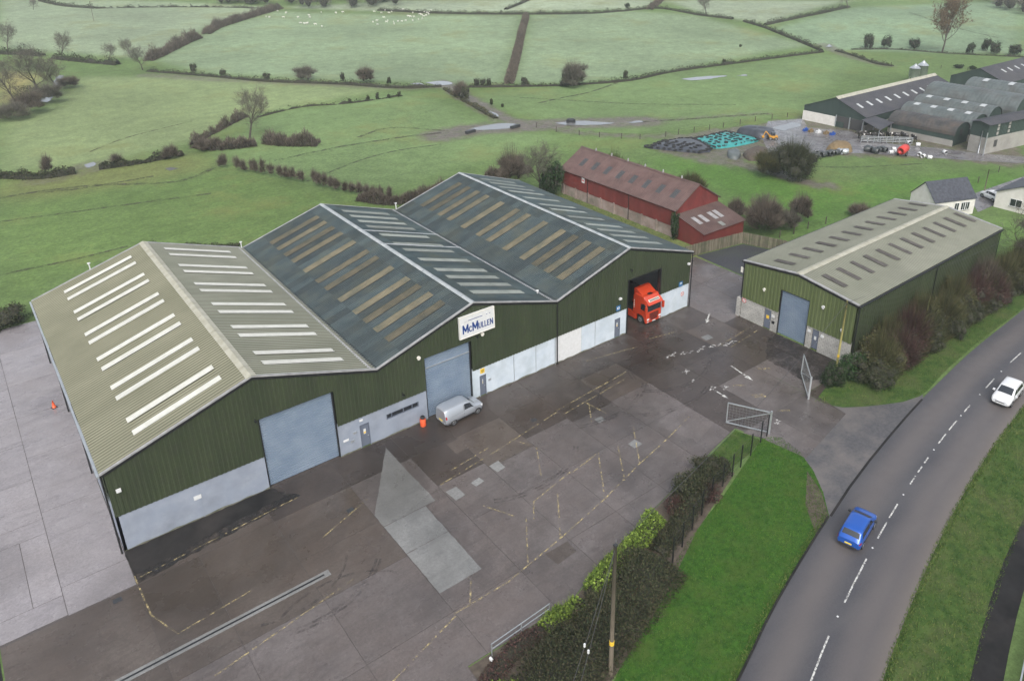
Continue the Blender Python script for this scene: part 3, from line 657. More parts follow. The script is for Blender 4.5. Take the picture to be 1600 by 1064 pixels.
for (a, b, c, d) in DOORS:
    mb = MB(); mb.box(a+.06, b-.06, .06, .1, c-.1, d-.05); door = mb.build('door', M['grey_door'], wh)
    fr = MB()
    for p in ((a, a+.06, c-.12, d), (b-.06, b, c-.12, d), (a+.06, b-.06, d-.05, d)): fr.box(p[0], p[1], -.02, .12, p[2], p[3])
    fr.build('door_frame', M['grey_door'], door)
    hd = MB(); hd.box(b-.2, b-.12, .0, .06, 1.05, 1.1); hd.build('handle', M['galv'], door)
    pl = MB(); pl.box(a+.34, b-.34, .045, .06, 1.35, 1.85); pl.build('door_notice', M['white'], door)
    py = MB(); py.box(a+.36, b-.36, .038, .045, 1.4, 1.58); py.build('yellow_notice', M['yellow'], door)
for i, (a, b) in enumerate(((21.78, 22.2), (22.28, 23.4), (23.48, 24.3), (24.38, 24.92))):
    mb = MB(); mb.box(a, b, .1, .14, 1.9, 2.34); wd = mb.build('window', M['glass'], wh)
    fr = MB(); fr.box(a-.05, b+.05, .02, .15, 1.84, 1.9); fr.box(a-.05, b+.05, .02, .15, 2.34, 2.4); fr.box(a-.05, a, .02, .15, 1.9, 2.34); fr.box(b, b+.05, .02, .15, 1.9, 2.34); fr.build('window_frame', M['grey_door'], wd)
# side, rear and inner walls
LW = lambda u, z, n: (-.05-n, u, z)
clad('side_cladding', 0, LEN, lambda u: DZ+1.4, lambda u: 7.2, LW, M['green_clad'], wh, pitch=.36)
wall_rects('base_wall', 0, LEN, 0, DZ+1.45, [], lambda u, z, n: (-n-.0, u, z), M['dado'], wh)
RW = lambda u, z, n: (62.03+n, u, z)
clad('side_cladding', 0, LEN, lambda u: DZ, lambda u: 7.3, RW, M['green_clad'], wh, pitch=.36)
mb = MB(); mb.box(61.8, 61.99, .2, LEN, 0, DZ+.1); mb.build('base_wall', M['dado_white'], wh)
clad('rear_cladding', 0, 61.98, lambda u: 0, lambda u: rz(u)-.12, lambda u, z, n: (u, LEN+.05+n, z), M['green_clad'], wh, extra=[p[0] for p in RP], pitch=.36)
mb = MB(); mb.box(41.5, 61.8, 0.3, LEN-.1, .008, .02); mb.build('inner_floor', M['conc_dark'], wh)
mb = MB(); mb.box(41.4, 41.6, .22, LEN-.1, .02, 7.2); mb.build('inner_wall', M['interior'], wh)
mb = MB(); mb.box(51.9, 53.9, 5.0, 5.1, 4.2, 6.3); mb.build('notice_board', M['cream'], wh)
mb = MB(); mb.box(52.05, 53.75, 4.96, 4.99, 5.8, 6.0); mb.box(52.05, 53.0, 4.96, 4.99, 5.4, 5.5); mb.build('board_lettering', M['black_trim'], wh)
# roof slopes
SLOPES = [('A', 1, 0), ('A', 1, 2), ('B', 3, 2), ('B', 3, 4), ('C', 5, 4), ('C', 5, 6)]
YS_A = [(2.05, 4.0), (7.75, 9.65), (13.3, 15.3), (18.95, 20.85), (24.6, 26.5), (30.1, 32.1)]
YA = [y for p in YS_A for y in p]
YBC = [2.15, 4.6, 7.05, 9.6, 12.9, 16.2, 18.7, 21.2, 24.6, 27.0, 29.5, 32.0]
OV = .22
sheet_cache = {}
def strip(key, A, B, f0, f1, w, pitch, amp, lift, name, material, parent, y):
    k = (key, f0, f1, round(w, 3), lift)
    if k not in sheet_cache:
        tr = name == 'roof_sheet'; mb = MB(); corr(mb, A, B, f0, f1, -w/2, w/2, pitch, amp, lift, trough=tr); me = mb.build(name, [material, M['slate_trough']] if tr else material, parent); me.data.polygons.foreach_set('use_smooth', [True]*len(mb.f)); sheet_cache[k] = me; me.location.y = y; return me
    o = sheet_cache[k].copy(); o.name = name; link(o, parent); o.location.y = y
    return o
for bay, ir, ie in SLOPES:
    A, B = RP[ir], RP[ie]; side = -1 if ie < ir else 1
    Bx = B if ie not in (0, 6) else (B[0]+side*.25, B[1]-.25*abs((A[1]-B[1])/(A[0]-B[0])))
    key = bay+str(side)
    if bay == 'A':
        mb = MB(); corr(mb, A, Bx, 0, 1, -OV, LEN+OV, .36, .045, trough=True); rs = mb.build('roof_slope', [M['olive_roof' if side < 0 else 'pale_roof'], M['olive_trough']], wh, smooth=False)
        for y in YA: strip(key, A, Bx, .15, .745 if side < 0 else .795, .72, .36, .035, .10, 'rooflight', M['white_light'], rs, y)
    else:
        mb = MB(); d_ = .05; mb.poly([(A[0], -OV, A[1]-d_-.04), (A[0], LEN+OV, A[1]-d_-.04), (Bx[0], LEN+OV, Bx[1]-d_-.04), (Bx[0], -OV, Bx[1]-d_-.04)]); rs = mb.build('roof_slope', M['slate_roof'], wh)
        nS = 31; w = (LEN+2*OV)/nS
        lights = set()
        for y in YBC: lights.add(int((y+OV)/w))
        whole = key == 'C1'
        for i in range(nS):
            y = -OV+(i+.5)*w; li = .004*(i % 2)
            if whole:
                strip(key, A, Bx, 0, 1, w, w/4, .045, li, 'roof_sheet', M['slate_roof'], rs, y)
                if i in lights: strip(key, A, Bx, .16, .72, w*.8, w/4, .045, .03, 'rooflight', M['grey_light'], rs, y)
            else:
                for j, (f0, f1) in enumerate(((0, .17), (.155, .76), (.745, 1))):
                    if j == 1 and i in lights:
                        strip(key, A, Bx, f0, f1, w*.9, w/4, .045, .03, 'rooflight', M['brown_light' if side < 0 else 'grey_light'], rs, y)
                    else: strip(key, A, Bx, f0, f1, w*.995, w/4, .045, li+(.0, .012, .0)[j], 'roof_sheet', M['slate_roof'], rs, y)
        if key == 'B1':
            for y in (23.0, 17.8):
                mb = MB(); mb.bar((A[0]+.2, y, A[1]+.0), (Bx[0]-.3, y-.1, Bx[1]+.12), .3, .05); mb.build('repair_strip', M['ridge_pale'], rs)
    # verge flashing and black barge board under it on the gable
    y0 = -OV-.02
    for yy in (y0, LEN+OV+.02):
        e = MB(); s_ = -1 if yy < 0 else 1
        e.extrude([(A[0], yy, A[1]+.07), (Bx[0], yy, Bx[1]+.07), (Bx[0], yy, Bx[1]-.05), (A[0], yy, A[1]-.05)], (0, -s_*.2, 0)); e.build('verge_flashing', M['flash'], wh)
    for yy in (-.13, LEN+.13): bb = MB(); bb.extrude([(A[0], yy, A[1]-.07), (Bx[0], yy, Bx[1]-.07), (Bx[0], yy, Bx[1]-.34), (A[0], yy, A[1]-.34)], (0, .05, 0)); bb.build('barge_board', M['black_trim'], wh)
for i, mm in ((1, 'ridge_olive'), (3, 'ridge_pale'), (5, 'ridge_pale')):
    x, z = RP[i]; hw = .42 if i == 1 else .26; sl_ = .33
    mb = MB(); n = 19
    for k in range(n):
        ya = -OV-.03+(LEN+2*OV+.06)*k/n; yb = -OV-.03+(LEN+2*OV+.06)*(k+1)/n-.02; q = .004*(k % 2)
        mb.add([(x-hw, ya, z-hw*sl_+.08+q), (x, ya, z+.1+q), (x+hw, ya, z-hw*sl_+.08+q), (x-hw, yb, z-hw*sl_+.08+q), (x, yb, z+.1+q), (x+hw, yb, z-hw*sl_+.08+q)], [(0, 1, 4, 3), (1, 2, 5, 4)])
    mb.build('ridge_capping', M[mm], wh)
for i in (2, 4):
    x, z = RP[i]; mb = MB(); mb.box(x-.2, x+.2, -.2, LEN+.2, z-.1, z+.035); mb.build('valley_gutter', M['black_trim'], wh)
    mb = MB(); mb.box(x-.62, x-.42, -.1, LEN, z+.14, z+.2); mb.build('gutter_flashing', M['flash'], wh)
for x, d in ((-.36, 1), (62.3, 1)):
    mb = MB(); mb.box(x-.08, x+.08, -.2, LEN+.2, 7.08, 7.22); mb.build('gutter', M['black_trim' if x > 0 else 'galv'], wh)
for (x, y) in ((-.2, -.12), (-.2, 11.4), (-.2, 22.8), (-.2, 34), (41.43, -.16), (62.2, -.12)):
    mb = MB(); mb.tube([(x, y, .02), (x, y, 7.1)], .065, 8); mb.build('downpipe', M['black_trim'], wh)
mb = MB(); mb.tube([(41.2, -.1, .02), (41.2, -.1, 3.2)], .04, 6); mb.build('cable_duct', M['galv'], wh)
# roof cowls
for (x, y, z) in ((21.0, 34.2, 8.0), (41.43, 34.2, 8.2), (40.6, 2.1, 7.8), (5.5, 34.4, 9.6)):
    mb = MB(); mb.tube([(x, y, z-.5), (x, y, z+.25)], .06, 8); mb.tube([(x, y, z+.25), (x, y, z+.33)], .16, 8); mb.build('vent_cowl', M['white'], wh)
# small fittings on the front
def fitting(name, x, z, kind, parent=wh):
    mb = MB()
    if kind == 'flood': mb.box(x-.16, x+.16, -.42, -.2, z-.09, z+.12); mb.bar((x, -.2, z), (x, -.05, z-.1), .05); return mb.build(name, M['white'], parent)
    if kind == 'bell': mb.tube([(x, -.24, z), (x, -.08, z)], .17, 10); mb.box(x-.1, x+.1, -.2, -.08, z-.22, z-.1); return mb.build(name, M['cream'], parent)
    if kind == 'camera': mb.tube([(x, -.35, z-.1), (x, -.35, z+.08)], [.05, .13], 8); mb.bar((x, -.35, z+.06), (x, -.06, z+.16), .05); return mb.build(name, M['black_trim'], parent)
fitting('floodlight', .62, 5.55, 'flood'); fitting('floodlight', 50.3, 4.95, 'flood'); fitting('floodlight', 61.4, 6.0, 'flood')
fitting('alarm_bell', 25.3, 7.0, 'bell'); fitting('alarm_bell', 32.2, 6.98, 'bell')
fitting('security_camera', 31.5, 6.95, 'camera'); fitting('security_camera', 10.6, 6.9, 'camera'); fitting('security_camera', 51.9, 7.9, 'camera'); fitting('security_camera', 23.4, 3.9, 'camera')
for x, z in ((18.6, 1.9), (18.3, 1.15), (19.3, 2.9), (32.9, 1.55)): mb = MB(); mb.box(x-.16, x+.16, -.05, 0, z-.1, z+.1); mb.build('wall_box', M['galv' if x != 19.3 else 'white'], wh)
mb = MB(); mb.box(29.6, 33.55, -.30, -.12, 7.3, 9.6); sg = mb.build('sign_board', M['white']); tag(sg, 'white rectangular sign reading McMullen high on the middle gable', 'sign')
mb = MB()
for p in ((29.6, 29.68, 7.3, 9.6), (33.47, 33.55, 7.3, 9.6), (29.68, 33.47, 7.3, 7.38), (29.68, 33.47, 9.52, 9.6)): mb.box(p[0], p[1], -.33, -.3, p[2], p[3])
mb.build('sign_edge', M['cream'], sg)
ARC = lambda cx, cz, rx, rz_, a0, a1, n=10: [(cx+rx*math.cos(a0+(a1-a0)*i/n), cz+rz_*math.sin(a0+(a1-a0)*i/n)) for i in range(n+1)]
GLYPH = {'M': [[(.06, 0), (.06, 1)], [(.06, 1), (.5, .22)], [(.5, .22), (.94, 1)], [(.94, 1), (.94, 0)]], 'C': [ARC(.52, .5, .42, .44, .75, 5.53)], 'U': [[(.1, 1), (.1, .4)]+ARC(.5, .4, .4, .34, math.pi, 2*math.pi)+[(.9, 1)]],
         'L': [[(.1, 1), (.1, .06), (.95, .06)]], 'E': [[(.95, .94), (.1, .94), (.1, .06), (.95, .06)], [(.1, .5), (.8, .5)]], 'N': [[(.08, 0), (.08, 1)], [(.08, 1), (.92, 0)], [(.92, 0), (.92, 1)]]}
def letters(spec, x, z, parent, y=-.312):
    for ch, hgt_, w, gap, st in spec:
        mb = MB(); k = 0
        for line in GLYPH[ch]:
            for p, q in zip(line[:-1], line[1:]):
                p = np.array((x+p[0]*w, z+p[1]*hgt_)); q = np.array((x+q[0]*w, z+q[1]*hgt_)); d = (q-p)/(np.linalg.norm(q-p)+1e-9); n_ = np.array((-d[1], d[0]))*st/2; e_ = d*st*.22; yy = y-.0008*k; k += 1
                mb.poly([(*(v_[:1]), yy, v_[1]) for v_ in (p-n_-e_, q-n_+e_, q+n_+e_, p+n_-e_)])
        mb.build('letter', M['sign_ink'], parent); x += w+gap
letters([('M', .86, .58, .07, .15), ('C', .58, .36, .07, .11), ('M', .86, .58, .09, .15), ('U', .60, .30, .09, .10), ('L', .60, .22, .07, .10), ('L', .60, .22, .07, .10), ('E', .60, .24, .09, .10), ('N', .60, .32, .0, .10)], 29.98, 7.82, sg)
mb = MB(); mb.box(30.6, 32.2, -.312, -.3, 9.02, 9.08); mb.box(32.6, 32.75, -.312, -.3, 9.03, 9.08); mb.box(32.95, 33.1, -.312, -.3, 9.04, 9.09); mb.build('sign_rule', M['sign_ink'], sg)
for i in range(4): mb = MB(); mb.box(30.12+i*.1, 30.18+i*.1, -.308, -.3, 8.98, 9.05); mb.build('small_print', M['galv'], sg)
def wsign(name, label, x, z, w, h, mm, to, marks=()):
    mb = MB(); P = [to(x-w/2, z-h/2, .03), to(x+w/2, z-h/2, .03), to(x+w/2, z+h/2, .03), to(x-w/2, z+h/2, .03)]; Q = [to(x-w/2, z-h/2, 0), to(x+w/2, z-h/2, 0), to(x+w/2, z+h/2, 0), to(x-w/2, z+h/2, 0)]
    mb.add(P+Q, [(0, 1, 2, 3), (7, 6, 5, 4), (0, 4, 5, 1), (1, 5, 6, 2), (2, 6, 7, 3), (3, 7, 4, 0)]); o = mb.build(name, M[mm]); tag(o, label, 'sign')
    for i, (a, b, c, d, m2) in enumerate(marks):
        q = MB(); q.poly([to(x+a*w, z+c*h, .034+.002*i), to(x+b*w, z+c*h, .034+.002*i), to(x+b*w, z+d*h, .034+.002*i), to(x+a*w, z+d*h, .034+.002*i)]); q.build('sign_mark', M[m2], o)
    return o
TW = lambda u, z, n: (u, -n-.005, z); TC = lambda u, z, n: (u, -.1-n, z)
wsign('wall_sign', 'plain white panel on the grey base wall of the pale-roofed bay', 5.5, 2.05, .55, .36, 'white', TW)
wsign('wall_sign', 'blue sign with white mark on cladding above the rightmost grey door', 50.2, 3.75, .62, .62, 'blue_sign', TC, ((-.3, .3, -.2, .25, 'white'), (-.12, .2, -.05, .1, 'blue_sign')))
wsign('wall_sign', 'blue sign with white mark near the outer corner beside the lorry doorway', 60.4, 3.6, .62, .62, 'blue_sign', TC, ((-.25, .3, -.1, .3, 'white'), (-.12, .2, -.05, .1, 'blue_sign')))
wsign('warning_sign', 'yellow warning sign over the grey door beside the second shutter', 32.1, 2.85, .5, .5, 'yellow', TW, ((-.22, .22, -.22, .22, 'black_trim'), (-.1, .1, -.12, .14, 'yellow')))
wsign('wall_sign', 'small white notice on the base wall beside the large left shutter', 17.75, 1.5, .5, .22, 'white', TW)
def nosign(x, z, to, label, r=.28):
    mb = MB(); n = 20; c = [to(x+r*math.cos(2*math.pi*k/n), z+r*math.sin(2*math.pi*k/n), .02) for k in range(n)]; c0 = [to(x+r*math.cos(2*math.pi*k/n), z+r*math.sin(2*math.pi*k/n), 0) for k in range(n)]
    mb.add(c+c0, [tuple(range(n))]+[(k, n+k, n+(k+1) % n, (k+1) % n) for k in range(n)]); o = mb.build('round_sign', M['white']); tag(o, label, 'sign')
    rr = MB(); a = [to(x+r*math.cos(2*math.pi*k/n), z+r*math.sin(2*math.pi*k/n), .025) for k in range(n)]; b_ = [to(x+r*.74*math.cos(2*math.pi*k/n), z+r*.74*math.sin(2*math.pi*k/n), .025) for k in range(n)]
    rr.add(a+b_, [(k, (k+1) % n, n+(k+1) % n, n+k) for k in range(n)]); q = .7*r*.72
    rr.poly([to(x-q, z+q+.04, .026), to(x-q-.04, z+q, .026), to(x+q, z-q-.04, .026), to(x+q+.04, z-q, .026)]); rr.build('red_ring', M['red_paint'], o)
nosign(60.9, 2.1, TW, 'round red and white prohibition sign on white wall right of lorry')
# ------------------------------------------------------------------ smaller warehouse across the yard
sw = empty('small_warehouse', (65, -12.8, 0), 0, 'smaller green warehouse with block base and low olive roof beside the road', 'warehouse')
DY0, DY1, DX0, DX1 = 7.1, -7.1, 0., 33.3          # local: front wall at x=0
DR, DE = 8.2, 7.3
def dz_(y): return DR-(DR-DE)*abs(y)/7.1
DF = lambda u, z, n: (-.05-n, -u, z)      # u runs from -7.1 (north corner) to 7.1
shD = (-2.0, 1.75, 0, 5.6)
clad('front_cladding', -7.1, 7.1, lambda u: 2.65, lambda u: dz_(u)-.1, DF, M['green_clad2'], sw, openings=[shD], extra=[0], pitch=.45, depth=.05)
M['block'] = (lambda: None)
m, t, b = nt('block'); br = N(t, 'ShaderNodeTexBrick', Scale=1., offset=.5); br.inputs['Color1'].default_value = rgb((.36, .355, .33)); br.inputs['Color2'].default_value = rgb((.44, .43, .40)); br.inputs['Mortar'].default_value = rgb((.2, .2, .185))
br.inputs['Mortar Size'].default_value = .018; br.inputs['Brick Width'].default_value = .46; br.inputs['Row Height'].default_value = .23
tc = t.nodes.new('ShaderNodeTexCoord'); sx = t.nodes.new('ShaderNodeSeparateXYZ'); cx = t.nodes.new('ShaderNodeCombineXYZ'); t.links.new(tc.outputs['Object'], sx.inputs[0])
ad_ = N(t, 'ShaderNodeMath', operation='ADD'); t.links.new(sx.outputs[0], ad_.inputs[0]); t.links.new(sx.outputs[1], ad_.inputs[1]); t.links.new(ad_.outputs[0], cx.inputs[0]); t.links.new(sx.outputs[2], cx.inputs[1]); t.links.new(cx.outputs[0], br.inputs['Vector'])
c_ = mixc(t, 1., br.outputs['Color'], ramp(t, noise(t, .8, 5), .3, .7, .8, 1.12), 'MULTIPLY'); t.links.new(c_, b.inputs['Base Color']); b.inputs['Roughness'].default_value = .85; M['block'] = m
BF = lambda u, z, n: (-n, -u, z)
DD = [(-3.85, -2.9, .08, 2.45), (2.45, 3.3, .2, 2.5)]
for ua, ub in ((-7.1, -2.0), (1.75, 7.1)): wall_rects('base_wall', ua, ub, 0, 2.75, [(a, b_, 0, d) for a, b_, c, d in DD], BF, M['block'], sw)
shutter(-1.9, 1.65, 5.48, lambda u, z, n: (.2-n, -u, z), sw)
for a, b_, c, d in DD:
    mb = MB(); mb.box(.06, .1, -(b_-.06), -(a+.06), c, d-.05); door = mb.build('door', M['grey_door'], sw)
    q = MB(); q.box(.04, .06, -(b_-.3), -(a+.3), 1.3, 1.7); q.build('door_notice', M['yellow' if a < 0 else 'white'], door)
    q = MB(); q.box(-.0, .06, -(b_-.14), -(b_-.2), 1.05, 1.1); q.build('handle', M['galv'], door)
for u, z, mm in ((-2.62, 1.9, 'white'), (-2.55, 1.15, 'black_trim'), (2.1, 2.1, 'white'), (3.7, 2.1, 'white')): mb = MB(); mb.box(-.05, 0, -u-.18, -u+.18, z-.15, z+.15); mb.build('wall_box', M[mm], sw)
for (a, b_, s) in ((0, 33.3, 1), (0, 33.3, -1)):
    to = (lambda u, z, n: (u, -7.15-n, z)) if s < 0 else (lambda u, z, n: (u, 7.15+n, z))
    clad('side_cladding', 0, 33.3, lambda u: 1.4, lambda u: 7.2, to, M['green_clad'], sw, pitch=.45, depth=.05)
    mb = MB(); yb = -7.1 if s < 0 else 6.9; mb.box(.2, 33.3, yb, yb+.2, 0, 1.5); mb.build('base_wall', M['block'], sw)
clad('rear_cladding', -7.1, 7.1, lambda u: 0, lambda u: dz_(u)-.1, lambda u, z, n: (33.35+n, u, z), M['green_clad'], sw, extra=[0], pitch=.45, depth=.05)
mb = MB(); mb.box(33.0, 33.28, -7.0, 7.0, 0, 6.5); mb.build('rear_wall', M['block'], sw)
for s in (1, -1):
    A, B = (0, DR), (s*7.3, DE-.02)
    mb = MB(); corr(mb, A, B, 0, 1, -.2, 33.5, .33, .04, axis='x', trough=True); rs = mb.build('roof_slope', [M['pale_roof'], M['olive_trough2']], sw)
    for k in range(12):
        x = 67.05-65+2.74*k; f0, f1 = (.28, .62) if s > 0 else (.22, .605)
        mb = MB(); corr(mb, A, B, f0, f1, x-.36, x+.36, .33, .04, .10, axis='x'); mb.build('rooflight', M['dark_light'], rs)
    e = MB(); e.extrude([(-.24, 0, DR+.08), (-.24, B[0], B[1]+.08), (-.24, B[0], B[1]-.02), (-.24, 0, DR-.02)], (.3, 0, 0)); e.build('verge_flashing', M['flash'], sw); e = MB(); e.extrude([(33.54, 0, DR+.08), (33.54, B[0], B[1]+.08), (33.54, B[0], B[1]-.02), (33.54, 0, DR-.02)], (-.3, 0, 0)); e.build('verge_flashing', M['flash'], sw)
    e = MB(); e.extrude([(-.16, 0, DR-.03), (-.16, B[0], B[1]-.03), (-.16, B[0], B[1]-.3), (-.16, 0, DR-.3)], (.05, 0, 0)); e.build('barge_board', M['black_trim'], sw)
    g = MB(); g.box(-.2, 33.5, s*7.42-.08, s*7.42+.08, DE-.22, DE-.08); g.build('gutter', M['black_trim'], sw)
    for x in (.1, 16.6, 33.2): p = MB(); p.tube([(x, s*7.32, .02), (x, s*7.32, DE-.2)], .06, 8); p.build('downpipe', M['black_trim'], sw)
mb = MB(); hw = .4
mb.add([(-.24, -hw, DR+.02), (-.24, 0, DR+.12), (-.24, hw, DR+.02), (33.54, -hw, DR+.02), (33.54, 0, DR+.12), (33.54, hw, DR+.02)], [(0, 1, 4, 3), (1, 2, 5, 4)]); mb.build('ridge_capping', M['ridge_olive'], sw)
for u, z in ((-4.1, 4.8), (3.4, 5.6), (5.9, 3.9)): mb = MB(); mb.tube([(-.26, -u, z), (-.1, -u, z)], .16, 10); mb.box(-.22, -.1, -u-.08, -u+.08, z-.25, z-.1); mb.build('floodlight', M['cream' if u < 0 else 'white'], sw)
mb = MB(); mb.box(-.1, .9, 7.2, 7.75, .02, 2.4); mb.build('meter_cabinet', M['block'], sw)
nosign(6.75, 2.3, lambda u, z, n: (65-.01-n, -12.8+u, z), 'round red and white prohibition sign on block wall corner', .3)
wsign('wall_sign', 'pale green notice on the outer corner of the smaller warehouse', 7.55, 5.9, .5, .7, 'cream', lambda u, z, n: (65.2-n, -12.8+u, z))
# ================================================================== other buildings
M['red_tin'] = mat('red_tin', (.125, .021, .019), (.185, .036, .031), .6, .6, stretch=(1, 1, .2), c3=(.12, .03, .026), s3=.7)
M['pale_light'] = mat('pale_light', (.36, .38, .38), (.46, .48, .48), 1, .4)
M['red_roof'] = mat('red_roof', (.075, .043, .037), (.115, .068, .058), .5, .65, c3=(.11, .078, .070), s3=.25, rand=.16)
M['barn_base'] = mat('barn_base', (.26, .19, .165), (.36, .30, .27), .6, .85, c3=(.14, .13, .10), s3=.5)
M['farm_roof'] = mat('farm_roof', (.034, .035, .042), (.055, .055, .063), .35, .65, c3=(.062, .06, .06), s3=.15)
M['farm_green'] = mat('farm_green', (.024, .042, .036), (.038, .06, .052), .5, .6, stretch=(1, 1, .2))
M['arch_tin'] = mat('arch_tin', (.070, .086, .084), (.11, .128, .125), .5, .5, c3=(.075, .075, .068), s3=.3)
M['arch_rust'] = mat('arch_rust', (.036, .036, .036), (.060, .058, .056), .5, .65, c3=(.09, .07, .055), s3=.3)
M['farm_conc'] = mat('farm_conc', (.27, .26, .24), (.34, .33, .30), .4, .85, c3=(.2, .19, .17), s3=.3)
M['slate'] = mat('slate', (.030, .033, .042), (.065, .07, .085), 2.2, .5, bmp=.3, bscale=4)
M['render'] = mat('render', (.60, .58, .53), (.70, .68, .64), 1.2, .8)
M['timber'] = mat('timber', (.125, .11, .075), (.19, .17, .125), 2.5, .85, rand=.3, stretch=(2, 2, .3), c3=(.08, .095, .05), s3=.8)
M['wood_dark'] = mat('wood_dark', (.05, .042, .032), (.085, .072, .055), 3, .85, stretch=(2, 2, .3))
def gable_building(name, label, org, ang, L, W, eave, ridge, wallm, roofm, cat='barn', pitch=None, over=.25, clad_from=None, cladm=None, ridgem=None, rz0=0.):
    """local x along the ridge (0..L), y across (0..W); roof slopes corrugated when pitch is given"""
    e = empty(name, (org[0], org[1], rz0), ang, label, cat)
    mb = MB(); z1 = clad_from if clad_from else eave
    for p in ((0, L, 0, .2, 0, z1), (0, L, W-.2, W, 0, z1), (0, .2, .2, W-.2, 0, z1), (L-.2, L, .2, W-.2, 0, z1)): mb.box(*p)
    mb.build('wall', wallm, e)
    for x in (0, L-.16):
        g = MB(); zb = z1; pts = [(x, 0, zb), (x, W, zb), (x, W, eave), (x, W/2, ridge-.08), (x, 0, eave)]
        if clad_from is None: pts = [(x, .01, eave), (x, W-.01, eave), (x, W/2, ridge-.1)]
        g.extrude(pts, (.16, 0, 0)); g.build('gable', cladm or wallm, e)
    if clad_from:
        for y, s in ((0, -1), (W, 1)):
            clad('side_cladding', 0, L, lambda u: clad_from, lambda u: eave-.05, (lambda u, z, n: (u, -.03-n, z)) if s < 0 else (lambda u, z, n: (u, W+.03+n, z)), cladm, e, pitch=.5, depth=.05)
    slopes = []
    dz = (ridge-eave)/(W/2)*over
    for s in (0, 1):
        A = (W/2, ridge); B = (-over, eave-dz) if s == 0 else (W+over, eave-dz); r = MB()
        if pitch: corr(r, A, B, 0, 1, -over, L+over, pitch, .035, .03, axis='x')
        else: r.extrude([(-over, A[0], A[1]+.1), (-over, B[0], B[1]+.1), (-over, B[0], B[1]), (-over, A[0], A[1])], (L+2*over, 0, 0))
        slopes.append((r.build('roof_slope', roofm, e), A, B))
    if ridgem:
        q = MB(); q.add([(-over, W/2-.35, ridge-.35*(ridge-eave)/(W/2)+.13), (-over, W/2, ridge+.14), (-over, W/2+.35, ridge-.35*(ridge-eave)/(W/2)+.13), (L+over, W/2-.35, ridge-.35*(ridge-eave)/(W/2)+.13), (L+over, W/2, ridge+.14), (L+over, W/2+.35, ridge-.35*(ridge-eave)/(W/2)+.13)], [(0, 1, 4, 3), (1, 2, 5, 4)]); q.build('ridge_capping', ridgem, e)
    return e, slopes
def rooflights(slopes, idx, xs, f0, f1, w, material, pitch=.33, lift=.06):
    ro, A, B = slopes[idx]
    for x in xs:
        mb = MB(); corr(mb, A, B, f0, f1, x-w/2, x+w/2, w/3, .02, lift+.03, axis='x'); mb.build('rooflight', material, ro)
def window(parent, x, y, z, w, h, axis, fr=.07, out=-1, mm='white'):
    """window on a wall; axis 'x': wall runs along x, facing -y (out=-1) or +y"""
    def bx(mb, a, b, c, d, n0, n1):
        lo, hi = sorted((n0*out, n1*out))
        if axis == 'x': mb.box(x+a, x+b, y+lo, y+hi, z+c, z+d)
        else: mb.box(x+lo, x+hi, y+a, y+b, z+c, z+d)
    g = MB(); bx(g, -w/2, w/2, 0, h, .0, .02); wo_ = g.build('window', M['glass'], parent)
    f = MB(); bx(f, -w/2-fr, -w/2, -fr, h+fr, 0, .06); bx(f, w/2, w/2+fr, -fr, h+fr, 0, .06); bx(f, -w/2, w/2, -fr, 0, 0, .06); bx(f, -w/2, w/2, h, h+fr, 0, .06); bx(f, -.03, .03, 0, h, .0, .05); f.build('window_frame', M[mm], wo_)
    s = MB(); bx(s, -w/2-.15, w/2+.15, -fr-.1, -fr, 0, .14); s.build('sill', M['farm_conc'], wo_)
    return wo_
# --- long red barn (ridge runs away from the yard: local x along +Y)
rb = empty('red_barn', (77, 16, 0), 0, 'long rusty red tin barn with pink concrete base behind the big warehouse', 'barn')
BW, BL, BE, BR = 9.4, 26.4, 4.55, 7.45
bz = lambda u: BR-(BR-BE)*abs(u-BW/2)/(BW/2)
clad('front_cladding', 0, BW, lambda u: 3.3, lambda u: bz(u)-.05, lambda u, z, n: (u, -.05-n, z), M['red_tin'], rb, extra=[BW/2], pitch=.3)
clad('rear_cladding', 0, BW, lambda u: 0, lambda u: bz(u)-.05, lambda u, z, n: (u, BL+.05+n, z), M['red_tin'], rb, extra=[BW/2], pitch=.3)
for x, s in ((0, -1), (BW, 1)):
    clad('side_cladding', 0, BL, lambda u: 1.75, lambda u: BE-.05, (lambda u, z, n: (-.05-n, u, z)) if s < 0 else (lambda u, z, n: (BW+.05+n, u, z)), M['red_tin'], rb, pitch=.3)
    mb = MB(); mb.box(x-(.0 if s < 0 else .25), x+(.25 if s < 0 else 0), 0, BL, 0, 1.8); mb.build('base_wall', M['barn_base'], rb)
    if s < 0:
        for k in range(9): b_ = MB(); b_.box(-.14, 0, .4+k*3.15, .7+k*3.15, 0, 1.9); b_.build('pier', M['barn_base'], rb)
        for k in (0.2, 9.8, 19.5): p = MB(); p.tube([(-.12, k, .1), (-.12, k, BE-.1)], .06, 6); p.build('downpipe', M['black_trim'], rb)
mb = MB(); mb.box(0, BW, .02, .2, 0, 3.3); mb.build('base_wall', M['barn_base'], rb)
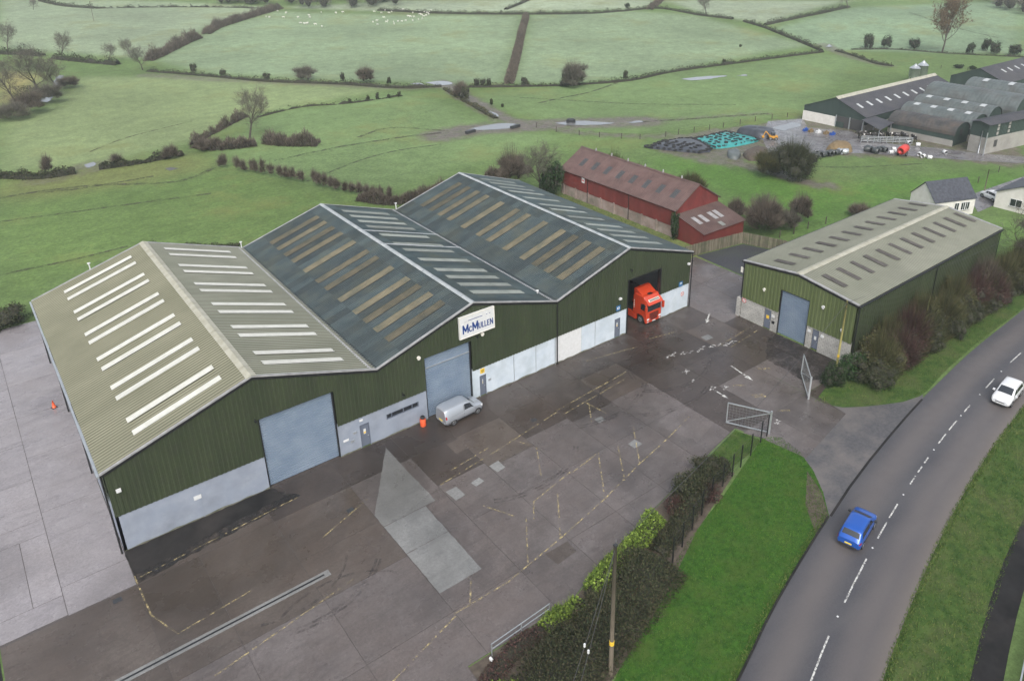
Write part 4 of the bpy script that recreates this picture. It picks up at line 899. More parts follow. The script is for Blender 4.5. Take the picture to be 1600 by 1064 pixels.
for s in (-1, 1):
    A = (BW/2, BR); B = ((-.35, BE-.2) if s < 0 else (BW+.35, BE-.2)); rs = None
    base = MB(); base.poly([(A[0], -.2, A[1]-.06), (A[0], BL+.2, A[1]-.06), (B[0], BL+.2, B[1]-.06), (B[0], -.2, B[1]-.06)]); rs = base.build('roof_slope', M['red_roof'], rb)
    n = 27; w = (BL+.4)/n; protos = {}
    for i in range(n):
        y = -.2+(i+.5)*w
        for j, (f0, f1) in enumerate(((0, .38), (.36, .68), (.66, 1))):
            lt = s < 0 and j == 1 and i in (2, 5, 8, 11, 14, 17, 20, 23)
            key = (j, lt)
            if key not in protos:
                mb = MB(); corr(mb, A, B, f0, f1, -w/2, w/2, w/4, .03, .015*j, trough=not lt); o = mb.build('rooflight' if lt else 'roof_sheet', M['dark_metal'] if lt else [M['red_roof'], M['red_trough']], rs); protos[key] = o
            else: o = protos[key].copy(); link(o, rs)
            o.location.y = y
    e = MB(); e.extrude([(A[0], -.26, A[1]+.06), (B[0], -.26, B[1]+.06), (B[0], -.26, B[1]-.12), (A[0], -.26, A[1]-.12)], (0, .1, 0)); e.build('verge_board', M['red_roof'], rb)
q = MB(); q.add([(BW/2-.3, -.25, BR-.1), (BW/2, -.25, BR+.07), (BW/2+.3, -.25, BR-.1), (BW/2-.3, BL+.25, BR-.1), (BW/2, BL+.25, BR+.07), (BW/2+.3, BL+.25, BR-.1)], [(0, 1, 4, 3), (1, 2, 5, 4)]); q.build('ridge_capping', M['red_roof'], rb)
for k in range(6): v = MB(); y = 3.4+k*3.9; v.tube([(BW/2, y, BR), (BW/2, y, BR+.35), (BW/2, y, BR+.5)], [.14, .12, .03], 8); v.build('ridge_vent', M['flash'], rb)
wsign('notice', 'white square notice high on the red barn side wall', 36.6, 3.75, .7, .85, 'white', lambda u, z, n: (76.86-n, u, z), ((-.25, .25, -.2, .15, 'red_paint'),))
# lean-to on its near end
lt = MB(); T = [(0, 0, 3.75), (9.2, 0, 3.75), (9.2, -5.4, 2.35), (0, -5.4, 2.35)]
lt.extrude([(0, 0, 0), (0, -5.4, 0), (0, -5.4, 2.3), (0, 0, 3.7)], (.15, 0, 0)); lt.extrude([(9.05, 0, 0), (9.05, -5.4, 0), (9.05, -5.4, 2.3), (9.05, 0, 3.7)], (.15, 0, 0)); lt.box(.15, 9.05, -5.4, -5.25, 0, 2.3); shed = lt.build('lean_to_shed', M['red_tin'], rb)
r = MB(); A, B = (0, 3.8), (-5.7, 2.3); corr(r, A, B, 0, 1, -.15, 9.4, .3, .03, axis='x'); r.build('shed_roof', M['red_roof'], shed)
for x in (1.7, 3.2, 5.2, 6.4): r = MB(); corr(r, A, B, .3, .62, x-.4, x+.4, .3, .03, .05, axis='x'); r.build('rooflight', M['flash'], shed)
r = MB(); corr(r, A, B, .74, .92, 4.4, 5.2, .3, .03, .05, axis='x'); r.build('rooflight', M['grey_light'], shed)
# --- timber fence of upright boards
tf = empty('timber_fence', (69.5, 10.3, 0), 0, 'tall weathered timber board fence around the dark gravel patch', 'fence')
bm = None; FPTS = [(69.5, 10.3), (74.5, 9.75), (83.1, 8.3), (85.2, 2.6), (86.2, -5.4)]
for a, b_ in zip(FPTS[:-1], FPTS[1:]):
    a = np.array(a); b_ = np.array(b_); L = np.linalg.norm(b_-a); d = (b_-a)/L; an = math.atan2(d[1], d[0]); k = 0.
    while k < L-.1:
        if bm is None: mb = MB(); mb.box(0, .16, -.012, .012, .05, 1.8); o = mb.build('board', M['timber'], tf); bm = o
        else: o = bm.copy(); link(o, tf)
        p = a+d*k-np.array([69.5, 10.3]); o.location = (p[0], p[1], random.uniform(-.04, .04)); o.rotation_euler = (0, 0, an); k += .19
    for k in np.arange(0, L, 2.4):
        p = a+d*k-np.array([69.5, 10.3])+np.array([-d[1], d[0]])*.09; mb = MB(); mb.box(p[0]-.05, p[0]+.05, p[1]-.05, p[1]+.05, 0, 1.75); mb.build('post', M['wood_dark'], tf)
    for z in (.5, 1.4):
        p = a-np.array([69.5, 10.3])+np.array([-d[1], d[0]])*.04; mb = MB(); mb.bar((*p, z), (*(p+d*L), z), .05, .1); mb.build('rail', M['wood_dark'], tf)
# --- far farm
FZ = 0.
big, sl_ = gable_building('cattle_shed', 'large dark farm shed with pale ridge strip and open white-walled gable end', (155.6, 31.6), 0, 46, 15.8, 3.4, 6.5, M['farm_conc'], M['farm_roof'], 'shed', pitch=.5, clad_from=1.6, cladm=M['farm_green'])
rooflights(sl_, 0, [3.2+4.1*k for k in range(10)], .42, .62, .9, M['pale_light'])
q = MB(); q.add([(-.3, 7.1, 6.28), (-.3, 7.9, 6.78), (-.3, 8.9, 6.42), (46.2, 7.1, 6.28), (46.2, 7.9, 6.78), (46.2, 8.9, 6.42)], [(0, 1, 4, 3), (1, 2, 5, 4)]); q.build('ridge_strip', M['ridge_olive'], big)
q = MB(); q.box(-.32, -.06, 7.2, 15.8, 0, 2.2); q.build('white_wall', M['render'], big)
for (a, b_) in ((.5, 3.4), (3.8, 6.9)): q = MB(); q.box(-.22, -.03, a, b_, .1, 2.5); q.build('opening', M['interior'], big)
for y in (.25, 3.6, 7.05): q = MB(); q.box(-.4, -.23, y-.1, y+.1, 0, 2.7); q.build('post', M['galv'], big)
q = MB(); q.box(-.36, -.24, 5.0, 7.0, 0, 1.3); q.build('gate_panel', M['farm_green'], big)
# gable slopes: dark cladding sheet over the end
def arched(name, label, x0, w, y0, L, wall, crown, mm, group=None, lights=0, endm='farm_green', wallm='farm_green'):
    e = empty(name, (x0, y0, 0), 0, label, 'barn', group)
    for x in (0, w-.15): mb = MB(); mb.box(x, x+.15, 0, L, 0, wall*.55); mb.build('base_wall', M['farm_conc'], e); mb = MB(); mb.box(x+.01, x+.14, 0, L, wall*.55, wall); mb.build('side_wall', M[wallm], e)
    r = MB(); n = 14; k = max(2, int(L/.8)); prof = []
    for i in range(n+1):
        a = math.pi*i/n; prof.append((w/2-(w/2+.1)*math.cos(a), wall+(crown-wall)*math.sin(a)**.85))
    ys = np.linspace(-.2, L+.2, k*2+1); vs = [(p[0], y, p[1]+(.03 if j % 2 else -.03)) for j, y in enumerate(ys) for p in prof]
    r.add(vs, [(j*(n+1)+i, j*(n+1)+i+1, (j+1)*(n+1)+i+1, (j+1)*(n+1)+i) for j in range(len(ys)-1) for i in range(n)]); ro = r.build('roof', M[mm], e)
    for y in (.0, L-.12): g = MB(); g.extrude([(p[0], y, p[1]-.08) for p in prof[::-1]]+[(.1, y, 0), (w-.1, y, 0)], (0, .12, 0)); g.build('end_wall', M[endm], e)
    for q in range(lights):
        y = L*(q+.6)/(lights+.2); a0, a1 = math.pi*.36, math.pi*.5; lm = MB(); m_ = 4
        vs = [(w/2-(w/2+.1)*math.cos(a), yy, wall+(crown-wall)*math.sin(a)**.85+.07) for a in np.linspace(a0, a1, m_+1) for yy in (y-.6, y+.6)]
        lm.add(vs, [(2*i, 2*i+1, 2*i+3, 2*i+2) for i in range(m_)]); lm.build('rooflight', M['pale_light'], ro)
    return e
a1 = arched('arched_barn', 'dark rusty arched barn with patchy green side wall behind the cattle', 159.2, 6.6, 13.6, 14.5, 2.3, 4.7, 'arch_rust', lights=0)
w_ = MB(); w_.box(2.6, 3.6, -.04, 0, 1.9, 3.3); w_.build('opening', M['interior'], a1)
arched('arched_barn', 'green-grey arched barn with four pale rooflights next to the rusty one', 165.9, 7.0, 13.2, 16, 2.6, 5.5, 'arch_tin', lights=4)
arched('arched_barn', 'green-grey arched barn between the rooflit barn and the taller arches', 173.1, 7.0, 13.2, 17, 2.8, 6.1, 'arch_tin', lights=4)
arched('arched_barn', 'tall plain green-grey arched barn behind the rooflit arches', 181.5, 10, 11, 21, 3.4, 7.6, 'arch_tin', lights=0)
arched('arched_barn', 'rearmost tall arched barn with faded lights on its crown', 193, 10, 9, 19, 3.4, 7.9, 'arch_tin', lights=3)
gb, sl2 = gable_building('green_barn', 'tall dark green barn with concrete lower wall and small dark opening', (158.2, 6.8), -.16, 24, 3.6, 6.2, 6.6, M['farm_conc'], M['farm_roof'], 'barn', pitch=.5, clad_from=3.4, cladm=M['farm_green'], over=.5)
for x in (3.2, 7.0): 
    for z in (3.7, 4.6, 5.4): q = MB(); q.box(x-.35, x+.35, -.14, -.1, z, z+.6); q.build('rooflight', M['farm_conc'], gb)
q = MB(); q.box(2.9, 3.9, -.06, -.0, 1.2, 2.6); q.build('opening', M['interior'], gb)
q = MB(); q.tube([(-.5, -.3, 0), (-.5, -.3, 4.6)], .1, 8); q.build('corner_post', M['galv'], gb)
ts, sl3 = gable_building('grey_shed', 'wide dark grey shed with big doorway beyond the arched barns', (216, 27), 0, 60, 14.5, 4.2, 7.2, M['farm_green'], M['farm_roof'], 'shed', pitch=.5, clad_from=1.0, cladm=M['farm_green'])
rooflights(sl3, 0, [8, 12, 16.5, 21], .3, .5, .9, M['pale_light'])
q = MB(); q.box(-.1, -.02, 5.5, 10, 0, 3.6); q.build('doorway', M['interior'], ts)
for i, (x, y, k) in enumerate(((221.2, 54.4, 1.), (225.0, 54.0, 1.12))):
    s = empty('feed_silo', (x, y, 0), 0, ('shorter' if i == 0 else 'taller')+' galvanised feed silo with conical top behind the cattle shed', 'silo', 'feed silos behind the cattle shed')
    b_ = MB(); b_.tube([(0, 0, .9), (0, 0, 1.6), (0, 0, 3.9*k)], [.5, 1.5, 1.5], 16); b_.build('barrel', M['galv'], s, True)
    c = MB(); c.tube([(0, 0, 3.9*k), (0, 0, 4.9*k), (0, 0, 5.2*k)], [1.6, .3, .22], 16); c.build('cone_top', M['galv'], s, True)
    for a in range(4): l = MB(); l.tube([(1.2*math.cos(a*1.571+.8), 1.2*math.sin(a*1.571+.8), 0), (1.2*math.cos(a*1.571+.8), 1.2*math.sin(a*1.571+.8), 1.9)], .07, 5); l.build('leg', M['galv'], s)
# cattle lean-to, yard rails
lean = empty('cattle_canopy', (150.5, 25.2, 0), 0, 'low dark monopitch canopy over the cattle pen', 'canopy')
q = MB(); q.extrude([(0, 0, 2.5), (8.6, 1.6, 2.5), (8.6, 6.2, 3.1), (3, 6.2, 3.1)], (0, 0, .12)); q.build('canopy_roof', M['farm_roof'], lean)
for x, y in ((.3, .3), (3.2, 5.9), (8.3, 2.0), (8.3, 6)): q = MB(); q.box(x-.07, x+.07, y-.07, y+.07, 0, 2.5); q.build('post', M['galv'], lean)
pn = empty('pen_barrier', (147.5, 27.5, 0), 0, 'grey slatted barrier around the standing cattle', 'barrier')
for i in range(9):
    p = np.array((0., 0.))+(np.array((7.2, -7.6)))*i/8
    q = MB(); q.box(p[0]-.05, p[0]+.05, p[1]-.05, p[1]+.05, 0, 1.4); q.build('post', M['galv'], pn)
for z in (.35, .7, 1.05, 1.35): q = MB(); q.bar((0, 0, z), (7.2, -7.6, z), .05, .14); q.build('rail', M['galv'], pn)
# --- houses
ct, slc = gable_building('cottage', 'small white cottage with dark slate roof and white windows by the lane', (114.5, -4.4), -.375, 8.0, 5.3, 2.75, 5.3, M['render'], M['slate'], 'house', over=.15)
for x in (4.4, 5.7, 6.5): window(ct, x, 0, .95, .8, 1.2, 'x')
q = MB(); q.box(1.2, 2.0, -.04, 0, .02, 2.0); q.build('door', M['grey_door'], ct)
q = MB(); q.extrude([(3.6, .0, 3.0), (3.6, .9, 3.0), (3.6, .9, 3.55)], (1.1, 0, 0)); q.build('dormer', M['slate'], ct)
bg_, slb = gable_building('bungalow', 'white rendered bungalow with wide gable and one dark window by the lane', (128, -16.6), 0, 13, 8.6, 2.7, 4.7, M['render'], M['slate'], 'house', over=.35)
window(bg_, 0, 5.4, .9, 1.7, 1.15, 'y', out=-1)
window(bg_, 0, 2.2, .9, 1.2, 1.15, 'y', out=-1)
# ================================================================== vegetation
M['twig_brown'] = leafmat('twig_brown', [(.055, .044, .036), (.10, .082, .064), (.16, .135, .105)])
M['twig_grey'] = leafmat('twig_grey', [(.065, .060, .048), (.11, .10, .08), (.16, .15, .118)])
M['twig_red'] = leafmat('twig_red', [(.022, .014, .013), (.052, .026, .025), (.092, .05, .042), (.05, .045, .024)])
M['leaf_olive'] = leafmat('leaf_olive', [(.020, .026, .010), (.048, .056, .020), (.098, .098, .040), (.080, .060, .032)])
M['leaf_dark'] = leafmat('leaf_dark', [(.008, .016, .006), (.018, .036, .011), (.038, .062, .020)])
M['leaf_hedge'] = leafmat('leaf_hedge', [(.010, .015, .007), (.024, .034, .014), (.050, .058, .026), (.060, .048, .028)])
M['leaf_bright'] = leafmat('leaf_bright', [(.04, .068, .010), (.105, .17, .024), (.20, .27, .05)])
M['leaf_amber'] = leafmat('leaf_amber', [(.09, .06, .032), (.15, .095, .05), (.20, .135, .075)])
M['ivy'] = leafmat('ivy', [(.008, .022, .006), (.018, .048, .012), (.035, .075, .02)], .5)
M['grass_blade'] = leafmat('grass_blade', [(.024, .075, .007), (.050, .128, .013), (.095, .15, .028)])
M['grass_rough'] = leafmat('grass_rough', [(.03, .075, .012), (.07, .125, .025), (.15, .17, .05)])
M['bark'] = mat('bark', (.055, .046, .036), (.095, .082, .065), 3, .9)
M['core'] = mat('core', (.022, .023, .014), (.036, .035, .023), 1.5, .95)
def unit(n):
    v = rng.normal(size=(n, 3)); return v/np.linalg.norm(v, axis=1)[:, None]
def leaves(P, size, up=.3, asp=.6):
    """leaf-sized quads at points P"""
    n = len(P); a = unit(n); a[:, 2] = np.abs(a[:, 2])*up+a[:, 2]*(1-up); a /= np.linalg.norm(a, axis=1)[:, None]
    b = np.cross(a, unit(n)); b /= np.linalg.norm(b, axis=1)[:, None]+1e-9
    s = size*rng.uniform(.55, 1.35, (n, 1)); V = np.stack([P-a*s*.5, P+b*s*asp*.5, P+a*s*.5, P-b*s*asp*.5], 1)
    return V.reshape(-1, 3), np.arange(4*n).reshape(n, 4), np.repeat(rng.random(n), 4)
def blades(P, D, width):
    """thin twig blades from P along D"""
    n = len(P); s = np.cross(D, unit(n)); s /= np.linalg.norm(s, axis=1)[:, None]+1e-9; s *= np.reshape(width, (-1, 1))*.5
    V = np.stack([P-s, P+s, P+D], 1); return V.reshape(-1, 3), np.arange(3*n).reshape(n, 3), np.repeat(rng.random(n), 3)
def combine(parts):
    V = []; F = []; L = []; MI = []; b = 0
    for v, f, l, m in parts: V.append(v); F.append(f+b); L.append(l); MI += [m]*len(f); b += len(v)
    return np.concatenate(V), F, np.concatenate(L), MI
def blob(c, r, seed, nu=10, nv=6, k=.22):
    """lumpy closed core"""
    u = np.linspace(0, 2*np.pi, nu, endpoint=False); v = np.linspace(-.5*np.pi, .5*np.pi, nv); U, W = np.meshgrid(u, v)
    rr = 1+k*np.sin(3*U+seed)*np.cos(2*W+seed*1.7)+k*.6*np.sin(5*U-seed)
    X = np.stack([np.cos(W)*np.cos(U)*rr*r[0], np.cos(W)*np.sin(U)*rr*r[1], np.sin(W)*r[2]], -1)+np.array(c); i = np.arange(nu*nv).reshape(nv, nu)
    F = np.stack([i[:-1], np.roll(i[:-1], -1, 1), np.roll(i[1:], -1, 1), i[1:]], -1).reshape(-1, 4)
    return X.reshape(-1, 3), F, np.full(nu*nv, .2)
def wob(P, f=1.3, s=0.):
    return .5+.5*np.sin(P[:, 0]*f+s)*np.sin(P[:, 1]*f*1.3+s*2)*np.cos(P[:, 2]*f*.9+s)
def bush_mesh(rx, ry, h, style, n, leaf, seed=0, core=True):
    """shrub with its base at the origin, built from lobes of leaves or twigs"""
    nl = 13; parts = []
    lob = [((0, 0, h*.5), (rx*.72, ry*.72, h*.48))]
    for i in range(nl):
        a = 2*math.pi*i/nl+rng.uniform(-.3, .3); d = rng.uniform(.35, .78); z = h*rng.uniform(.18, .74)
        lob.append(((rx*d*math.cos(a), ry*d*math.sin(a), z), (rx*rng.uniform(.3, .46), ry*rng.uniform(.3, .46), h*rng.uniform(.22, .34))))
    sz = np.array([l[1][0]*l[1][2] for l in lob]); cnt = (n*sz/sz.sum()).astype(int)
    for (c, r), k in zip(lob, cnt):
        if style == 'twig':
            u = unit(k); u[:, 2] = np.abs(u[:, 2])*.8+.1*u[:, 2]; P = np.array(c)+u*np.array(r)*rng.uniform(.2, .85, (k, 1))
            D = u*rng.uniform(.5, 1.1, (k, 1))*leaf*6+np.array([0, 0, 1])*rng.uniform(.1, .8, (k, 1))*leaf*5; D += rng.normal(size=(k, 3))*leaf*1.2
            v, f, l = blades(P, D, leaf*rng.uniform(.25, .5, k)); parts.append((v, f, l, 0))
        else:
            u = unit(k); P = np.array(c)+u*np.array(r)*(rng.uniform(.55, 1.08, (k, 1))); P = P[P[:, 2] > .02]
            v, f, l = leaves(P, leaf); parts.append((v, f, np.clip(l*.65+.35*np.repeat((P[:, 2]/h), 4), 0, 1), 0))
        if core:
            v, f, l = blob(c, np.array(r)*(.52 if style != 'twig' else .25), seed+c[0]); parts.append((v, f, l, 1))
    if style == 'mixed' or style == 'twig':
        k = n//3; u = unit(k); u[:, 2] = np.abs(u[:, 2])+.25; P = u*np.array([rx*.5, ry*.5, h*.42])+np.array([0, 0, h*.12]); v, f, l = blades(P, u*np.array([rx, ry, h])*rng.uniform(.2, .72, (k, 1)), .04); parts.append((v, f, l, 0))
    V, F, L, MI = combine(parts); V[:, 2] = np.maximum(V[:, 2], 0.0)
    return V, F, L, MI
def place_mesh(name, data, material, loc, rz_=0., sc=1.):
    V, F, L, MI = data; o = np_mesh(name, V, F, [material, M['core']], L, MI); o.location = loc; o.rotation_euler = (0, 0, rz_); o.scale = (sc,)*3 if not hasattr(sc, '__len__') else sc
    return o
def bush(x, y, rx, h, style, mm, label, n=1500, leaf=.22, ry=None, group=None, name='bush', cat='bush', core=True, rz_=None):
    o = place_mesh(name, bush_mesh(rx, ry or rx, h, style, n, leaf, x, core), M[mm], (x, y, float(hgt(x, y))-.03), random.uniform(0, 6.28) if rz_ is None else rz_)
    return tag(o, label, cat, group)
def hedge(label, pts, h, w, style, mm, den=30, leaf=.35, name='hedge', group=None, gaps=0., hvar=.35, core=True, kind=None):
    L = smooth_line(pts, 1.2); P = []; seg = np.diff(L, axis=0); ln = np.linalg.norm(seg, axis=1); tot = ln.sum(); n = int(tot*den)
    cum = np.concatenate([[0], np.cumsum(ln)]); s = rng.uniform(0, tot, n); i = np.clip(np.searchsorted(cum, s)-1, 0, len(seg)-1); t = (s-cum[i])/(ln[i]+1e-9)
    C = L[i]+seg[i]*t[:, None]; d = seg[i]/(ln[i][:, None]+1e-9); nn = np.stack([-d[:, 1], d[:, 0]], 1); ph = rng.uniform(0, 6)
    hv = 1+hvar*(.6*np.sin(s*.9+ph)+.5*np.sin(s*.37+2*ph)+.4*np.sin(s*2.1)); hv = np.clip(hv, .25, 2)*np.clip(.45+.4*np.minimum(s, tot-s), 0, 1)*(rng.uniform(.75, 1.25, n) if style == 'twig' else 1.)
    cells = rng.uniform(.5, 1.4, int(tot/1.3)+4); hv = hv*np.interp(s, np.arange(len(cells))*1.3, cells)
    if gaps: keep = np.sin(s*.55+ph)+.6*np.sin(s*1.3) > -1.6+gaps*2; C, nn, hv, s, d = C[keep], nn[keep], hv[keep], s[keep], d[keep]
    k = len(C); a = rng.uniform(0, np.pi, k); r = np.sqrt(rng.uniform(.25, 1.0, k)); off = np.cos(a)*r*w/2; z = np.sin(a)*r*h*hv
    Q = np.column_stack([C+nn*off[:, None], hgt(C[:, 0], C[:, 1])+z])
    if style == 'twig':
        D = np.column_stack([nn*off[:, None]*.35, np.full(k, 1.)*h*.25*rng.uniform(.5, 1.6, k)])+rng.normal(size=(k, 3))*leaf*.7
        Q[:, 2] -= h*.12; v, f, l = blades(Q, D, leaf*rng.uniform(.3, .6, k))
    else: v, f, l = leaves(Q, leaf)
    parts = [(v, f, l, 0)]
    if style == 'leaf' and den > 400:
        q = rng.integers(0, k, k//5); D = np.column_stack([nn[q]*off[q][:, None]*.25+rng.normal(0, .12, (len(q), 2)), rng.uniform(.1, .5, len(q))]); v2, f2, l2 = blades(Q[q], D, np.full(len(q), .03)); parts.append((v2, f2, .7+.3*l2, 0))
    if core:
        m_ = 7; A = np.linspace(0, np.pi, m_); Ld = np.gradient(L, axis=0); Ld /= np.linalg.norm(Ld, axis=1)[:, None]+1e-9; Ln = np.stack([-Ld[:, 1], Ld[:, 0]], 1); sc = cum
        hc = np.clip(1+hvar*(.6*np.sin(sc*.9+ph)+.5*np.sin(sc*.37+2*ph)), .2, 2)*(.40 if style == 'twig' else .5)*h
        hc = hc*np.interp(sc, np.arange(len(cells))*1.3, cells)
        if gaps: hc = np.where(np.sin(sc*.55+ph)+.6*np.sin(sc*1.3) > -1.6+gaps*2, hc, .05)
        V = np.stack([np.column_stack([L+Ln*(np.cos(x)*w*.34), hgt(L[:, 0], L[:, 1])-.05+np.sin(x)*hc]) for x in A], 1); q = len(L); ix = np.arange(q*m_).reshape(q, m_)
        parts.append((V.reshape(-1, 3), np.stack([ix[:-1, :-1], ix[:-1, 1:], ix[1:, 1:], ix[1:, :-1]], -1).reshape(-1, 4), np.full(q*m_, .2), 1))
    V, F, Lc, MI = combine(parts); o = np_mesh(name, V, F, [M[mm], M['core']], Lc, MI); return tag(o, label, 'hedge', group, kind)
def tree_data(seed, H, spread, trunk, nl=(8, 6, 6), up=.5, start=.3, tw=.03, twl=.55, twn=9):
    """trunk and limbs as tubes, twigs as blades"""
    r = np.random.default_rng(seed); tb = MB(); lb = MB(); tips = []
    def grow(p, d, L, rad, lev, mbx):
        pts = [p]; q = p; dd = d; k = 4 if lev < 2 else 3; rads = [rad]
        for i in range(k):
            dd = dd+r.normal(size=3)*(.10 if lev == 0 else .2)+np.array([0, 0, up*.12 if lev else .03]); dd /= np.linalg.norm(dd); q = q+dd*L/k; pts.append(q); rads.append(rad*(1-.75*(i+1)/k))
        mbx.tube(pts, rads, 6 if lev < 2 else 3, cap=False)
        if lev >= len(nl): tips.append((pts, L)); return
        for i in range(nl[lev]):
            f = start+(1-start)*(i+.5+r.uniform(-.3, .3))/nl[lev] if lev == 0 else .25+.75*(i+.6)/nl[lev]
            j = min(int(f*k), k-1); base = pts[j]+(pts[j+1]-pts[j])*(f*k-j); az = i*2.4+r.uniform(-.5, .5)
            ax = pts[j+1]-pts[j]; ax = ax/np.linalg.norm(ax); s_ = np.cross(ax, r.normal(size=3)); s_ /= np.linalg.norm(s_); s2 = np.cross(ax, s_)
            if lev == 0: s_ = np.array([1., 0, 0]); s2 = np.array([0, 1., 0])
            side = s_*math.cos(az)+s2*math.sin(az); ang = (.95-.45*f) if lev == 0 else .75
            nd = ax*math.cos(ang)+side*math.sin(ang)*spread; nd[2] += up*.25; nd /= np.linalg.norm(nd)
            grow(base, nd, L*(.62-.18*f if lev == 0 else .55)*r.uniform(.8, 1.2), max(rads[j]*.5, .012), lev+1, lb)
    grow(np.array([0., 0, 0]), np.array([0., 0, 1]), H*.78, trunk, 0, tb)
    P = []; D = []
    for pts, L in tips:
        for i in range(twn):
            f = r.uniform(.1, 1)*(len(pts)-1); j = min(int(f), len(pts)-2); b = pts[j]+(pts[j+1]-pts[j])*(f-j); ax = pts[j+1]-pts[j]; ax /= np.linalg.norm(ax)
            dd = ax+r.normal(size=3)*.6+np.array([0, 0, up*.3]); dd /= np.linalg.norm(dd); P.append(b); D.append(dd*twl*r.uniform(.5, 1.4))
    return tb, lb, np.array(P), np.array(D), tw
TREES = {}
def tree(kind, loc, label, sc=1., rz_=None, group=None, name='bare_tree', leafm=None, twm='twig_grey', leafsize=.35, leafn=2, args=None, twlift=None):
    if kind not in TREES:
        tb, lb, P, D, tw = tree_data(*args[0], **args[1])
        root = empty(name, (0, 0, 0)); tb.build('trunk', M['bark'], root, True)
        parts = []
        v, f, l = blades(P, D, np.full(len(P), tw)); parts.append((v, f, l, 0))
        P2 = P+D*.6; D2 = (D+rng.normal(size=D.shape)*.35)*.6; v, f, l = blades(P2, D2, np.full(len(P), tw*.8)); parts.append((v, f, l, 0))
        lv = np.array(lb.v); lf = np.array([q for q in lb.f if len(q) == 4]); parts.append((lv, lf, np.full(len(lv), .3), 1))
        if leafm:
            Q = np.concatenate([P+D*rng.uniform(.1, 1, (len(P), 1)) for _ in range(leafn)]); v, f, l = leaves(Q, leafsize); parts.append((v, f, l, 2))
        V, F, L, MI = combine(parts); np_mesh('crown', V, F, [M[twm], M['bark']]+([M[leafm]] if leafm else []), L, MI, parent=root)
        TREES[kind] = root; o = root
    else: o = copy_tree(TREES[kind])
    o.location = loc; o.rotation_euler = (0, 0, random.uniform(0, 6.28) if rz_ is None else rz_); o.scale = (sc,)*3
    return tag(o, label, 'tree', group)
def px_h(px, py, top):
    """ground point under a pixel and the height that reaches the pixel row top"""
    g = at(px, py); return g, height_at(g[0], g[1], top)-g[2]
BARE = ((3, 10, 1.15, .26), dict(nl=(12, 7, 6), up=.45, start=.3, tw=.032, twl=.75, twn=8))
TALL = ((5, 20, .8, .42), dict(nl=(15, 7, 6), up=.6, start=.2, tw=.05, twl=1.0, twn=8))
# --- trees placed from the photograph
def bare(px, py, top, label, kind='bare', **kw):
    g, h = px_h(px, py, top); args = {'bare': BARE, 'tall': TALL}.get(kind, BARE); H0 = args[0][1]
    return tree(kind, (g[0], g[1], g[2]-.1), label, h/H0, args=args, **kw)
bare(390, 216, 150, 'lone leafless tree with ivied trunk among scrub in the meadow')
bare(1104, 24, -6, 'round leafless tree on the hedge corner at the hilltop')
bare(1325, 14, -22, 'bare tree at the end of the short hilltop hedge')
bare(207, 92, 64, 'slim bare tree where the thick hedge meets the farm track')
bare(223, 110, 76, 'paler bare tree leaning over the end of the thick hedge')
bare(96, 92, 56, 'broad bare tree with ivy in the scrubby far hedgerow')
bare(172, 98, 72, 'small ivy-clad tree at the right end of the scrubby hedgerow')
bare(12, 78, 42, 'leafless tree at the left end of the scrubby hedgerow')
bare(52, 16, 0, 'faint rounded tree on the far misty slope')
bare(60, 150, 82, 'large bare tree rising out of the streamside thicket')
bare(95, 150, 96, 'smaller bare tree on the bank by the glinting stream')
bare(28, 165, 100, 'spreading bare tree at the edge of the streamside thicket')
g, h = px_h(1472, 82, 8); tree('tall', (g[0], g[1], g[2]-.1), 'tall amber-leaved tree standing alone in the far hedge line', h/20, args=TALL, name='autumn_tree', leafm='leaf_amber', twm='twig_brown', leafsize=.45, leafn=2)
bare(842, 304, 232, 'bare brown tree beside the ivy-covered tree'); bare(1190, 352, 306, 'slim leafless tree behind the timber fence')
# --- bushes along the main hedge
def pbush(px, py, top, wpx, style, mm, label, n=900, leaf=.3, group=None, name='bush', core=True):
    g, h = px_h(px, py, top); d = np.linalg.norm(g-CAM); r = wpx*.5*d/FPX
    return bush(g[0], g[1], r, max(.6, h), style, mm, label, n, leaf, group=group, name=name, core=core)
pbush(476, 126, 104, 34, 'twig', 'twig_grey', 'rounded bare bush on the long hedge left of the brown one', 2200, .16)
pbush(572, 130, 105, 30, 'twig', 'twig_brown', 'rounded brown bush on the long hedge below the sheep field', 2400, .16)
pbush(897, 136, 99, 44, 'twig', 'twig_grey', 'big dense bush with ivy where the field hedge dips', 5000, .16)
pbush(885, 136, 106, 22, 'leaf', 'leaf_dark', 'ivy-green half of the big hedge bush', 700, .35)
for (x, y, t_, w_, lab) in ((304, 115, 97, 10, 'narrow upright bush beside the grassy track'), (349, 120, 108, 10, 'small bush by the track past the narrow one'), (417, 125, 112, 12, 'spindly bush at the left end of the long hedge'),
        (536, 128, 112, 8, 'thin upright bush between the two rounded bushes'), (608, 131, 120, 8, 'little tuft bush on the long hedge past the brown bush'), (745, 136, 120, 10, 'upright bush left of a pair near the muddy gateway'), (755, 136, 122, 10, 'upright middle bush near the muddy gateway'), (764, 136, 121, 10, 'upright bush nearest the field-dividing hedge'),
        (820, 134, 120, 14, 'low bush just past the field-dividing hedge'), (977, 123, 109, 9, 'small pointed bush on the rising hedge'), (1131, 100, 92, 6, 'tiny bush far along the rising hedge'), (980, 14, 4, 9, 'dark rounded bush on the hilltop hedge'), (768, 164, 154, 5, 'small dark bush beside the muddy lane'), (785, 168, 162, 4, 'tiny bush by the muddy lane near the puddles'), (1157, 74, 70, 4, 'very small shrub in the open far field')):
    pbush(x, y, t_, w_, 'leaf', 'leaf_hedge' if y > 20 else 'leaf_dark', lab, 350, .32)
